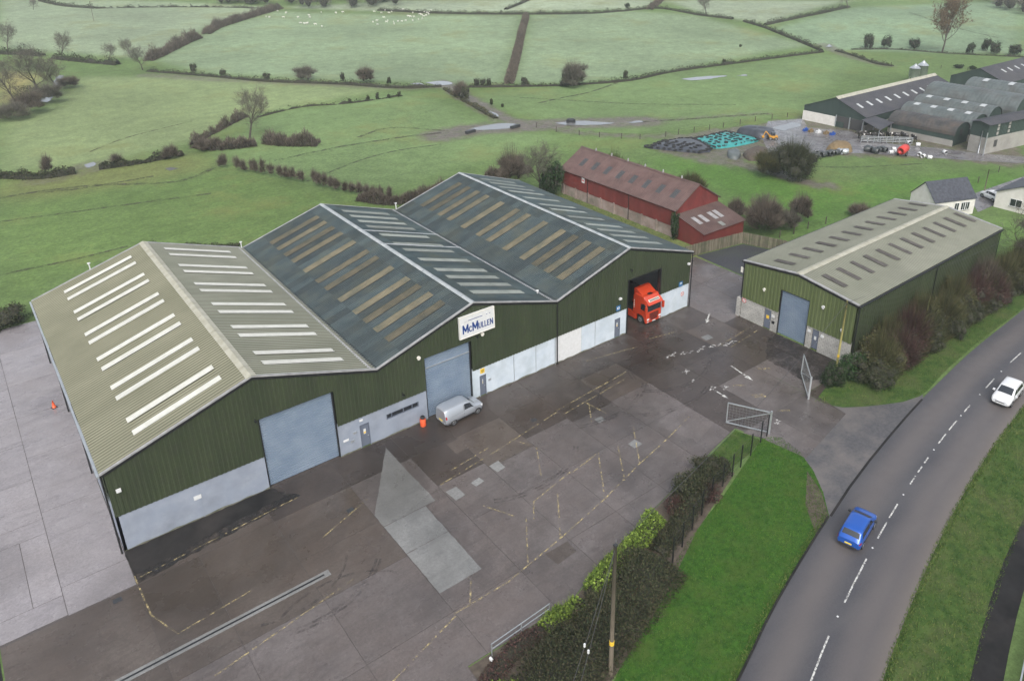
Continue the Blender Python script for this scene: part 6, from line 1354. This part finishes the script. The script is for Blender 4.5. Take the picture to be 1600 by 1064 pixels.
    q = MB(); q.box(-h-.03, -h+.08, -.66, .66, .40, .52); q.build('rear_bumper', M['dark_metal'] if kind != 'van' else M[col], e)
    q = MB(); q.box(h-.1, h+.01, -.56, .56, .3, .39); q.build('front_bumper', M['dark_metal'], e)
    for s in (1, -1):
        mx = MB(); x = .44*h if kind != 'van' else .46*h; mx.box(x-.08, x+.1, min(s*.9, s*1.1), max(s*.9, s*1.1), .98, 1.13); mx.build('wing_mirror', M[col] if col != 'car_blue' else M['dark_metal'], e)
        for x in wx: arch(e, x, s*.895, r_); wheel(e, x, s*.915, r_, .2)
    return e
def road_dir(x): 
    y0, y1 = np.interp([x-2, x+2], CL[:, 0], CL[:, 1]); return math.atan2(y1-y0, 4)
car('blue hatchback with yellow rear plate driving away along the road', (43.9, -33.55+.0, .03), road_dir(44), 'car_blue', 4.25)
car('white car driving towards the blue one on the road', (71.8, -33.05, .03), road_dir(72)+math.pi, 'car_white', 4.35)
car('silver panel van parked at the second roller shutter', (28.5, -1.45, .022), .05, 'car_silver', 4.35, 'van', cat='van', name='panel_van')
pc = at(1549, 312); car('pale car parked beside the bungalow', (pc[0], pc[1], .02), 1.1, 'car_white', 4.1)
# --- lorry tractor in the doorway, nose towards -Y (local x forward)
tk = empty('lorry', (55.75, -.35, .02), -math.pi/2, 'bright orange-red lorry cab emerging nose first from the third bay', 'lorry')
def tprism(prof, w, inset=0.): 
    mb = MB(); mb.extrude([(x, -w/2, z) for x, z in prof], (0, w, 0)); return mb
cabp = [(-2.25, .95), (-2.25, 3.30), (-1.9, 3.62), (-.55, 3.56), (-.30, 3.2), (-.10, 2.82), (-.0, 1.72), (.03, 1.1), (.02, .32), (-.25, .28), (-.5, .9), (-.75, 1.08), (-1.35, 1.08), (-1.6, .95)]
cb = tprism(cabp, 2.46).build('cab', M['truck_red'], tk); bv = cb.modifiers.new('bevel', 'BEVEL'); bv.width = .09; bv.segments = 2; bv.limit_method = 'ANGLE'; bv.angle_limit = .7
q = MB(); q.poly([(-.072, -1.08, 2.70), (-.072, 1.08, 2.70), (.012, 1.10, 1.78), (.012, -1.10, 1.78)]); q.build('windscreen', M['glass'], tk)
q = MB(); q.extrude([(-.35, -1.2, 3.12), (-.02, -1.2, 2.84), (.26, -1.2, 2.70), (.26, -1.2, 2.76), (-.02, -1.2, 3.02), (-.30, -1.2, 3.28)], (0, 2.4, 0)); q.build('sun_visor', M['truck_red'], tk)
q = MB(); q.poly([(.02, -.85, 3.0), (.02, .85, 3.0), (-.22, .85, 3.22), (-.22, -.85, 3.22)]); lb_ = q.build('light_board', M['cream'], tk)
for i in range(8): q = MB(); y = -.66+i*.19; q.poly([(.006, y-.06, 3.05), (.006, y+.06, 3.05), (-.155, y+.06, 3.2), (-.155, y-.06, 3.2)]); q.v = [(a+.012, b_, c+.012) for a, b_, c in q.v]; q.build('board_letter', M['dark_metal'], lb_)
q = MB(); q.extrude([(-2.25, -1.1, 3.35), (-.9, -1.1, 3.58), (-1.9, -1.1, 4.12), (-2.25, -1.1, 4.12)], (0, 2.2, 0)); q.build('roof_deflector', M['truck_red'], tk)
q = MB(); q.box(-1.0, -.6, -.32, .32, 3.57, 3.63); q.build('roof_hatch', M['black_trim'], tk)
for i in range(6): q = MB(); z = .66+i*.155; w_ = .56 if i < 2 else .72; q.box(.02, .05, -w_, w_, z, z+.09); q.build('grille_slat', M['black_trim'], tk)
for s in (1, -1):
    q = MB(); q.poly([(-.42, s*1.237, 2.72), (-.16, s*1.237, 2.5), (-.06, s*1.237, 1.86), (-.95, s*1.237, 1.86), (-.95, s*1.237, 2.6)]); q.build('side_window', M['glass'], tk)
    q = MB(); q.box(-.02, .2, min(s*1.28, s*1.52), max(s*1.28, s*1.52), 1.75, 2.55); q.bar((-.08, s*1.2, 2.6), (.05, s*1.4, 2.5), .06); q.build('wing_mirror', M['truck_red'], tk)
    q = MB(); q.box(.0, .045, min(s*.78, s*1.14), max(s*.78, s*1.14), .72, .92); q.box(.0, .04, min(s*.85, s*1.08), max(s*.85, s*1.08), .44, .54); q.build('headlight', M['lamp_clear'], tk)
    q = MB(); q.box(-.9, -.75, min(s*1.225, s*1.25), max(s*1.225, s*1.25), 1.62, 1.68); q.build('door_handle', M['black_trim'], tk)
    q = MB(); q.box(-2.2, -1.7, min(s*1.0, s*1.245), max(s*1.0, s*1.245), .3, .95); q.box(-4.6, -2.25, min(s*1.0, s*1.22), max(s*1.0, s*1.22), .3, 1.05); q.build('side_skirt', M['truck_red'], tk)
    for k in range(5): q = MB(); q.box(-2.1, -1.98, min(s*1.232, s*1.24), max(s*1.232, s*1.24), 1.7+k*.22, 1.84+k*.22); q.build('side_letter', M['cream'], tk)
    wheel(tk, -1.05, s*1.2, .5, .32); wheel(tk, -4.0, s*1.2, .5, .5)
q = MB(); q.box(-6.2, -2.2, -.5, .5, .6, .95); q.build('chassis', M['dark_metal'], tk)
q = MB(); q.box(.03, .05, -.28, .28, .40, .51); q.build('number_plate', M['white'], tk)
# ================================================================== yard furniture
def cone(x, y):
    e = empty('traffic_cone', (x, y, .022), .3, 'orange traffic cone standing alone in the side yard', 'traffic cone'); b_ = MB(); b_.box(-.22, .22, -.22, .22, 0, .04); b_.build('base', M['rubber'], e)
    c = MB(); c.tube([(0, 0, .04), (0, 0, .8)], [.17, .04], 14); c.build('cone_body', M['cone_orange'], e, True); s = MB(); s.tube([(0, 0, .42), (0, 0, .58)], [.118, .09], 14, cap=False); s.build('band', M['cone_orange'], e)
M['cone_orange'] = mat('cone_orange', (.75, .11, .035), rough=.5)
c_ = gz(85, 637); cone(c_[0], c_[1])
dr_ = empty('litter_bin', (25.0, -.55, .022), 0, 'small red drum bin with black top beside the second shutter', 'bin'); q = MB(); q.tube([(0, 0, 0), (0, 0, .05), (0, 0, .75), (0, 0, .82)], [.26, .28, .28, .24], 14); q.build('drum', M['cone_orange'], dr_, True); q = MB(); q.tube([(0, 0, .8), (0, 0, 1.0), (0, 0, 1.06)], [.22, .2, .08], 12); q.build('lid', M['rubber'], dr_, True)
# gates of galvanised tube with mesh
def gate(label, hinge, end, h=2.3, rz0=.02, brace=True):
    p = np.array(hinge, float); q = np.array(end, float); e = empty('yard_gate', (p[0], p[1], rz0), math.atan2(*(q-p)[::-1]), label, 'gate'); L = np.linalg.norm(q-p)
    f = MB(); f.bar((0, 0, .15), (L, 0, .15), .09); f.bar((0, 0, h), (L, 0, h), .09); f.bar((0.04, 0, .15), (0.04, 0, h), .09); f.bar((L-.04, 0, .15), (L-.04, 0, h), .09); f.build('gate_frame', M['galv'], e)
    b_ = MB(); b_.bar((.1, 0, h-.15), (L-.1, 0, .3), .06); b_.build('brace', M['galv'], e)
    w = MB()
    for x in np.arange(.3, L, .3): w.bar((x, 0, .2), (x, 0, h-.05), .006)
    for z in np.arange(.45, h, .3): w.bar((.05, 0, z), (L-.05, 0, z), .006)
    w.build('mesh_panel', M['galv'], e); g_ = MB(); g_.box(-.2, -.04, -.08, .08, 0, h+.15); g_.build('gate_post', M['galv'], e); return e
gate('galvanised mesh gate leaf swung inwards by the wire fence', (48.9, -21.6), (47.1, -18.2), 2.3); gate('second mesh gate leaf standing open by the evergreen bush', (56.6, -20.7), (59.8, -17.7), 2.4)
# wire fence with black posts
FNC = [(48.5, -21.8), (47.3, -22.0), (45.1, -22.6), (43.2, -23.0), (41.7, -23.3), (40.1, -23.6), (38.1, -24.1), (36.2, -24.7), (34.4, -25.3), (32.5, -26.0), (30.8, -26.6)]
wf = empty('wire_fence', (FNC[0][0], FNC[0][1], 0), 0, 'black-posted wire mesh fence curving round the lawn edge', 'fence'); o0 = np.array(FNC[0]); pm = None
for x, y in FNC:
    if pm is None: mb = MB(); mb.box(-.04, .04, -.04, .04, 0, 2.35); pm = mb.build('post', M['black_trim'], wf)
    else: o = pm.copy(); link(o, wf); o.location = (x-o0[0], y-o0[1], 0)
for z in (.3, .8, 1.3, 1.8, 2.25):
    mb = MB()
    for a, b_ in zip(FNC[:-1], FNC[1:]): mb.bar((*(np.array(a)-o0), z), (*(np.array(b_)-o0), z), .015)
    mb.build('wire', M['black_trim'], wf)
rl = empty('railing', (16.2, -24.55, 0), 0, 'low galvanised tube railing at the corner of the yard', 'railing')
for x in (0, 2.4, 4.8): mb = MB(); mb.bar((x, 0.02*x, 0), (x, 0.02*x, 1.05), .06); mb.build('post', M['galv'], rl)
for z in (.6, 1.05): mb = MB(); mb.bar((0, 0, z), (4.8, .096, z), .055); mb.build('rail', M['galv'], rl)
cam_ = MB(); cam_.tube([(0, 0, .3), (0, -.25, .3)], .1, 8); cam_.bar((0, 0, 0), (0, 0, .35), .05); co = cam_.build('flood_lamp', M['white']); co.location = (15.9, -24.8, .02); tag(co, 'white lamp on a stub post at the railing end', 'lamp')
pr_ = empty('path_railing', (39.6, -46.9, 0), 0, 'pale handrail between the footpath and leafless hedge', 'railing')
PR = [(0, 0), (4, 1.0), (8.5, 2.0), (14, 3.0)]
for x, y in PR: mb = MB(); mb.bar((x, y, 0), (x, y, .9), .07); mb.build('post', M['galv'], pr_)
mb = MB()
for a, b_ in zip(PR[:-1], PR[1:]): mb.bar((*a, .9), (*b_, .9), .09)
mb.build('rail', M['galv'], pr_)
# ================================================================== poles and wires
M['pole_wood'] = mat('pole_wood', (.085, .07, .05), (.14, .118, .085), 3, .85, stretch=(3, 3, .3)); M['pole_moss'] = mat('pole_moss', (.22, .20, .06), (.30, .27, .10), 2, .8); M['wire'] = mat('wire', (.05, .05, .052), rough=.5)
def pole(x, y, top, label, r=.13, mm='pole_wood', z0=0., band=None):
    e = empty('utility_pole', (x, y, z0), 0, label, 'utility pole'); q = MB(); q.tube([(0, 0, 0), (0, 0, top)], [r, r*.72], 10); q.build('shaft', M[mm], e, True)
    if band: q = MB(); q.tube([(0, 0, band), (0, 0, band+.32)], [r*1.06]*2, 10); q.build('warning_band', M['yellow'], e)
    return e
def sag(a, b_, s, n=14): a, b_ = np.array(a, float), np.array(b_, float); return [a+(b_-a)*t_-np.array([0, 0, 4*s*t_*(1-t_)]) for t_ in np.linspace(0, 1, n)]
P1 = (21.2, -30.3); H1 = height_at(P1[0], P1[1], 853); p1 = pole(P1[0], P1[1], H1, 'brown wooden utility pole with yellow band in the dark hedge', .15, band=2.6)
q = MB(); q.box(-.1, .1, -.1, .1, H1, H1+.12); q.bar((0, 0, H1-.1), (.25, .2, H1+.2), .06); q.build('pole_cap', M['dark_metal'], p1)
P2 = (64.0, -19.2); H2 = height_at(P2[0], P2[1], 470); p2 = pole(P2[0], P2[1], H2, 'mossy yellow utility pole at the smaller warehouse corner', .12, 'pole_moss', band=1.2)
for z in (H2-.3, H2-.8): q = MB(); q.bar((-.35, -.2, z), (.35, .2, z), .07); q.build('crossarm', M['dark_metal'], p2)
def wire(label, a, b_, s, r=.018): q = MB(); q.tube(sag(a, b_, s), r, 4, cap=False); return tag(q.build('overhead_wire', M['wire']), label, 'wire')
wire('overhead wire slung across the yard entrance between the poles', (P1[0], P1[1], H1), (P2[0], P2[1], H2-.2), 1.0)
wire('overhead wire running on beyond the smaller warehouse', (P2[0], P2[1], H2-.2), (112, -22, 6.5), .6, .014); wire('second wire above the roadside hedge', (P2[0], P2[1], H2-.7), (112, -21, 6.0), .7, .014)
for i, dx in enumerate((0, .55)):
    b_ = gz(884+i*14, 1100, 5.2); w_ = wire(('left' if i == 0 else 'right')+' steep pale wire dropping from the hedge pole', (P1[0], P1[1], H1-.15), b_, .15, .016)
    k = np.array(P1+(H1-.15,))*(.36-.04*i)+b_*(.64+.04*i); q = MB(); q.tube([k-(0, 0, .1), k+(0, 0, .1)], .065, 8); q.build('insulator', M['white'], w_)
for px, py, top, lab in ((1537, 303, 265, 'slim pole standing on the lane verge by the cottage'), (147, 34, 2, 'thin lone pole in the far misty field'), (1528, 240, 205, 'pale pole at the corner of the tall green barn')):
    g = at(px, py); hh = height_at(g[0], g[1], top)-g[2]; pole(g[0], g[1], hh, lab, .1, 'pole_wood' if px != 1528 else 'galv', g[2])
# field fences
def field_fence(label, px, step=4., h=1.2, rails=2):
    L = smooth_line(PXW(px), step); e = empty('field_fence', (L[0][0], L[0][1], 0), 0, label, 'fence'); base = None; o0 = L[0]
    for p in L:
        z = float(hgt(*p))
        if base is None: mb = MB(); mb.box(-.06, .06, -.06, .06, 0, h); base = mb.build('post', M['wood_dark'], e); base.location = (0, 0, z)
        else: o = base.copy(); link(o, e); o.location = (p[0]-o0[0], p[1]-o0[1], z)
    for k in range(rails):
        mb = MB(); zz = h*(.5+.42*k)
        for a, b_ in zip(L[:-1], L[1:]): mb.bar((*(a-o0), float(hgt(*a))+zz), (*(b_-o0), float(hgt(*b_))+zz), .02)
        mb.build('wire', M['wood_dark'], e)
field_fence('post and wire fence along the muddy track to the silage', [(838, 200), (905, 212), (1000, 218), (1040, 214)]); field_fence('wire fence below the far evergreen row', [(1392, 103), (1470, 108), (1550, 114), (1598, 118)], 5.)
field_fence('wire fence at the edge of the bright field by the yard', [(1218, 372), (1240, 366), (1262, 358), (1290, 350)], 3.); field_fence('leaning wire fence between the bright field and lane', [(1512, 292), (1528, 286), (1560, 270), (1600, 262)], 4.); field_fence('fence along the shed side of the wet pasture', [(1262, 182), (1230, 184), (1180, 190), (1130, 200), (1060, 210)], 4.)
# ================================================================== farm clutter and animals
M['sheet_black'] = mat('sheet_black', (.03, .034, .042), (.055, .06, .072), 1, .4); M['sheet_teal'] = mat('sheet_teal', (.022, .21, .20), (.045, .29, .28), .8, .45); M['straw'] = mat('straw', (.14, .095, .045), (.22, .16, .08), 2, .9, bmp=.8, bscale=3); M['bale'] = mat('bale', (.03, .034, .036), (.07, .08, .08), 2, .35)
def mound(name, label, px, h, mm, cat, n=14):
    W = np.array(PXW(px))[:, :2]; c = W.mean(0); L = smooth_line(list(W)+[W[0]], 1.5)[:-1]; mb = MB(); rings = ((1., 0), (.93, .55), (.82, .9), (.45, 1.0), (.05, 1.02)); k = len(L); vs = []
    for f, z in rings: vs += [(c[0]+(p[0]-c[0])*f, c[1]+(p[1]-c[1])*f, .02+h*z*(1+.06*math.sin(i*1.3))) for i, p in enumerate(L)]
    mb.add(vs, [(r_*k+i, r_*k+(i+1) % k, (r_+1)*k+(i+1) % k, (r_+1)*k+i) for r_ in range(len(rings)-1) for i in range(k)]+[tuple(range(4*k, 5*k))]); return tag(mb.build(name, M[mm], None, True), label, cat), W, h
def tyre_mesh():
    mb = MB(); n, m_ = 10, 5; vs = [((.36+.14*math.cos(2*math.pi*j/m_))*math.cos(2*math.pi*i/n), (.36+.14*math.cos(2*math.pi*j/m_))*math.sin(2*math.pi*i/n), .12+.12*math.sin(2*math.pi*j/m_)) for i in range(n) for j in range(m_)]
    mb.add(vs, [(i*m_+j, ((i+1) % n)*m_+j, ((i+1) % n)*m_+(j+1) % m_, i*m_+(j+1) % m_) for i in range(n) for j in range(m_)]); return mb
ty0 = None
def tyre(x, y, z, lab, grp):
    global ty0
    if ty0 is None: o = tyre_mesh().build('old_tyre', M['rubber']); ty0 = o
    else: o = ty0.copy(); link(o)
    o.location = (x, y, z); o.rotation_euler = (random.uniform(-.2, .2), random.uniform(-.2, .2), random.uniform(0, 6)); o.scale = (.85,)*3; tag(o, lab, 'tyre', grp)
for nm, lab, px, h, mm, tl, nn in (('silage_clamp', 'turquoise-sheeted silage clamp dotted with black tyres', [(1084, 219), (1135, 208.5), (1186, 220), (1119, 233)], .55, 'sheet_teal', 'old tyre lying on the turquoise silage sheet', 90), ('silage_clamp', 'black-sheeted silage clamp beside the turquoise one', [(1010, 232), (1036, 223), (1080, 218), (1112, 234), (1092, 240)], .5, 'sheet_black', 'old tyre lying on the black silage sheet', 90), ('silage_clamp', 'dark silage heap behind the turquoise clamp', [(1150, 209), (1175, 204), (1212, 212), (1192, 219)], 1.6, 'sheet_black', None, 0)):
    o, W, h = mound(nm, lab, px, h, mm, 'silage clamp'); lo, hi = W.min(0), W.max(0); c = W.mean(0); k = 0; Wi = c+(W-c)*.86
    if tl:
        u = W[1]-W[0]; v = W[3 if len(W) == 4 else 4]-W[0]; cand = [W[0]+u*a+v*b_ for a in np.linspace(.08, .95, 7) for b_ in np.linspace(.1, .95, 6)]
        for p in cand:
            p = p+rng.normal(0, .22, 2)
            if in_poly(np.array([p[0]]), np.array([p[1]]), Wi)[0] and k < nn: tyre(p[0], p[1], h+.0, tl, tl.replace('old tyre lying', 'tyres')); k += 1
        for s in np.linspace(0, 1, 46):
            i = int(s*len(W)) % len(W); f = s*len(W)-int(s*len(W)); p = c+(W[i]*(1-f)+W[(i+1) % len(W)]*f-c)*1.02; tyre(p[0]+random.uniform(-.3, .3), p[1]+random.uniform(-.3, .3), .3, 'old tyre stacked round the foot of the '+('turquoise' if 'turq' in tl else 'black')+' clamp', 'tyres round the '+('turquoise' if 'turq' in tl else 'black')+' clamp')
mound('straw_heap', 'brown straw and dung heap in the farmyard', [(1290, 236), (1305, 226), (1322, 228), (1332, 238), (1310, 241)], 1.3, 'straw', 'heap'); mound('spoil_heap', 'brown earth heap behind the silage clamp tyres', [(1160, 243), (1185, 232), (1200, 236), (1196, 250), (1170, 252)], 1.0, 'soil', 'heap'); mound('covered_heap', 'blue-green netted heap below the turquoise clamp', [(1136, 240), (1150, 236), (1158, 244), (1150, 251), (1138, 248)], .9, 'arch_tin', 'heap')
bl0 = None
def bale(px, py, mm, lab, grp, s=1.):
    g = at(px, py); mb = MB(); mb.tube([(-.6*s, 0, .58*s), (-.55*s, 0, .58*s), (.55*s, 0, .58*s), (.6*s, 0, .58*s)], [.5*s, .58*s, .58*s, .5*s], 12); o = mb.build('round_bale', M[mm], None, True); o.location = (g[0], g[1], g[2]); o.rotation_euler = (0, 0, random.uniform(0, 3)); return tag(o, lab, 'bale', grp)
for i in range(11): bale(1270+i*5.2+random.uniform(-2, 2), 247-i*.5+random.uniform(-2, 1), 'bale' if i < 8 else 'galv', 'black wrapped round bale in the row by the large rounded bush' if i < 8 else 'grey wrapped bale at the end of the row by the heap', 'bales in the row by the midden' if i < 8 else 'grey bales by the heap')
for i in range(9): bale(1354+i*3.4, 236+random.uniform(-1, 3)+i*.3, 'bale', 'black wrapped bale in the pile left of the red machine', 'bales left of the red machine')
for (x, y) in ((1396, 236), (1401, 240), (1392, 241), (1436, 244), (1442, 247), (1452, 249), (1420, 226), (1434, 229), (1476, 241)): bale(x, y, 'white', 'small white wrapped bundle lying about the farm lane', 'white bundles on the farm lane', .7)
rm = at(1410, 243); e = empty('farm_tanker', (rm[0], rm[1], 0), .2, 'red slurry tanker parked among bales on the farm lane', 'tanker'); q = MB(); q.tube([(-1.7, 0, 1.25), (-1.45, 0, 1.25), (1.2, 0, 1.25), (1.45, 0, 1.25)], [.55, .85, .85, .55], 14); q.build('tank', M['red_paint'], e, True); q = MB(); q.box(-1.2, 2.4, -.1, .1, .45, .6); q.build('drawbar', M['dark_metal'], e); [wheel(e, -.3, s*.95, .5, .3) for s in (1, -1)]
ym = at(1207, 219); e = empty('digger', (ym[0], ym[1], 0), 2.4, 'yellow digger standing behind the rounded bush', 'digger'); q = MB(); q.box(-1.5, 1.2, -.8, .8, .7, 1.5); q.build('body', M['digger_yellow'] if 'digger_yellow' in M else M.setdefault('digger_yellow', mat('digger_yellow', (.55, .27, .03), rough=.5)), e); q = MB(); q.box(-.6, .6, -.6, .6, 1.5, 2.6); q.build('cab', M['glass'], e); q = MB(); q.bar((1., 0, 1.4), (2.4, 0, 2.9), .25); q.bar((2.4, 0, 2.9), (3.2, 0, 1.2), .2); q.box(2.8, 3.5, -.4, .4, .8, 1.3); q.build('arm', M['digger_yellow'], e); [wheel(e, x, s*.85, .55, .35) for x in (-1, .8) for s in (1, -1)]; e.scale = (.66,)*3
for i, px in enumerate((1258, 1266, 1278, 1290, 1300)):
    g = at(px, 205+i*1.6); mb = MB(); mb.prism([(-.6, -.3), (.7, -.4), (.6, .4), (-.5, .35)], 0, .5); mb.prism([(-.3, -.2), (.3, -.25), (.35, .2)], .5, .8); o = mb.build('scrap_pile', M['straw' if i % 2 else 'car_blue'] if i != 2 else M['white']); o.location = (g[0], g[1], .02); tag(o, 'small heap of farm oddments by the white shed wall', 'scrap', 'oddments by the white shed wall')
g = at(892, 192); mb = MB(); mb.tube([(0, 0, 0), (0, 0, .7)], 1.1, 12); mb.tube([(0, 0, .7), (0, 0, .85)], [.95, .9], 12); o = mb.build('ring_feeder', M['dark_metal'], None, True); o.location = g; tag(o, 'round dark cattle feeder standing in the long puddle', 'feeder')
for px, py, lab in ((735, 208, 'dark water trough beside the muddy puddle'), (805, 200, 'dark trough at the gateway puddle')): g = at(px, py); mb = MB(); mb.box(-1.3, 1.3, -.4, .4, 0, .6); mb.box(-1.2, 1.2, -.3, .3, .6, .62); o = mb.build('water_trough', M['dark_metal']); o.location = g; o.rotation_euler.z = .2; tag(o, lab, 'trough')
# animals: one body mesh per animal (torso, neck, head, jointed legs grown with a skin modifier)
def animal(name, sc, mats, spots=None):
    me = bpy.data.meshes.new(name)
    J = [(-.62, 0, .98), (-.2, 0, .95), (.3, 0, .95), (.6, 0, 1.02), (.85, 0, 1.08), (1.05, 0, .95), (1.22, 0, .82)]
    E = [(i, i+1) for i in range(6)]; R = [.24, .29, .29, .25, .15, .13, .08]
    for x, s, hind in ((-.6, .17, 1), (-.6, -.17, 1), (.5, .16, 0), (.5, -.16, 0)):
        b_ = len(J); root = 0 if hind else 3
        if hind: J += [(x+.06, s, .68), (x-.12, s, .36), (x-.06, s, .03)]
        else: J += [(x, s, .62), (x+.03, s, .34), (x, s, .03)]
        E += [(root, b_), (b_, b_+1), (b_+1, b_+2)]; R += [.13, .06, .055]
    b_ = len(J); J += [(-.82, 0, .92), (-.86, 0, .55)]; E += [(0, b_), (b_, b_+1)]; R += [.05, .03]
    me.from_pydata([tuple(np.array(j)*sc) for j in J], E, []); o = bpy.data.objects.new(name, me); link(o)
    sk = o.modifiers.new('skin', 'SKIN'); lay = me.skin_vertices[0].data if me.skin_vertices else None
    if lay is None:
        bm_ = bmesh.new(); bm_.from_mesh(me); bm_.verts.layers.skin.verify(); bm_.to_mesh(me); bm_.free(); lay = me.skin_vertices[0].data
    for i, r_ in enumerate(R): lay[i].radius = (r_*sc, r_*sc); lay[i].use_root = i == 1
    o.modifiers.new('sub', 'SUBSURF').levels = 1
    bpy.context.view_layer.update(); m2 = bpy.data.meshes.new_from_object(o.evaluated_get(bpy.context.evaluated_depsgraph_get())); m2.materials.clear(); m2.materials.append(mats); m2.polygons.foreach_set('use_smooth', [True]*len(m2.polygons)); bpy.data.objects.remove(o)
    o = bpy.data.objects.new(name, m2); link(o); return o
M['wool'] = mat('wool', (.62, .60, .54), (.72, .70, .64), 3, .95)
M['cowhide'] = mat('cowhide', (.02, .018, .016), (.62, .60, .56), 1.3, .8, coord='obj', lo=.57, hi=.60)
sheep0 = animal('sheep', .6, M['wool']); first = True
SP = [(416, 28), (421, 29), (434, 19), (443, 29), (447, 22), (466, 29), (470, 38), (475, 38), (478, 39), (483, 26), (484, 29), (481, 38), (493, 40), (503, 43), (502, 21), (525, 22), (536, 21), (583, 36), (585, 20), (589, 34), (590, 40), (596, 22), (600, 29), (602, 18), (604, 36), (606, 34), (612, 20), (615, 36), (616, 39), (622, 35), (628, 35), (630, 17), (634, 34), (638, 27), (641, 28), (645, 34), (647, 28), (652, 20), (654, 32), (656, 24), (659, 25), (660, 31), (662, 27), (664, 21), (666, 26), (668, 22), (670, 24), (672, 21), (636, 18), (626, 18), (645, 22), (608, 22), (674, 18), (655, 19)]
for x, y in SP:
    o = sheep0 if first else sheep0.copy()
    if not first: link(o)
    first = False; g = at(x, y); o.location = g; o.rotation_euler = (0, 0, random.uniform(0, 6.28)); s = random.uniform(.95, 1.2); o.scale = (s,)*3; tag(o, 'white sheep grazing in the high far field', 'sheep', 'sheep in the far field')
cow0 = animal('cow', 1.35, M['cowhide']); first = True
for i in range(14):
    o = cow0 if first else cow0.copy()
    if not first: link(o)
    first = False; u, v = random.random(), random.random(); x = 149.3+u*8.0; y = 27.6-(x-149.3)*1.0+v*3.2; o.location = (x, y, .02); o.rotation_euler = (0, 0, random.choice((-.75, 2.4, .8))+random.uniform(-.3, .3)); o.scale = (random.uniform(.88, 1.05),)*3; tag(o, 'black and white cow crowded in the pen by the arched barns', 'cow', 'cows in the pen')
# small litter and posts seen on the lawn
# ================================================================== haze
hz = MB(); hz.box(-430, 1540, -430, 1540, -6, 62); ho = hz.build('haze', []); tag(ho, kind='stuff')
m = bpy.data.materials.new('haze'); m.use_nodes = True; t = m.node_tree; t.nodes.clear(); out = t.nodes.new('ShaderNodeOutputMaterial'); pv = t.nodes.new('ShaderNodeVolumePrincipled')
pv.inputs['Color'].default_value = (.90, .95, 1., 1); pv.inputs['Density'].default_value = HAZE; pv.inputs['Anisotropy'].default_value = .1
t.links.new(pv.outputs[0], out.inputs['Volume']); ho.data.materials.append(m)
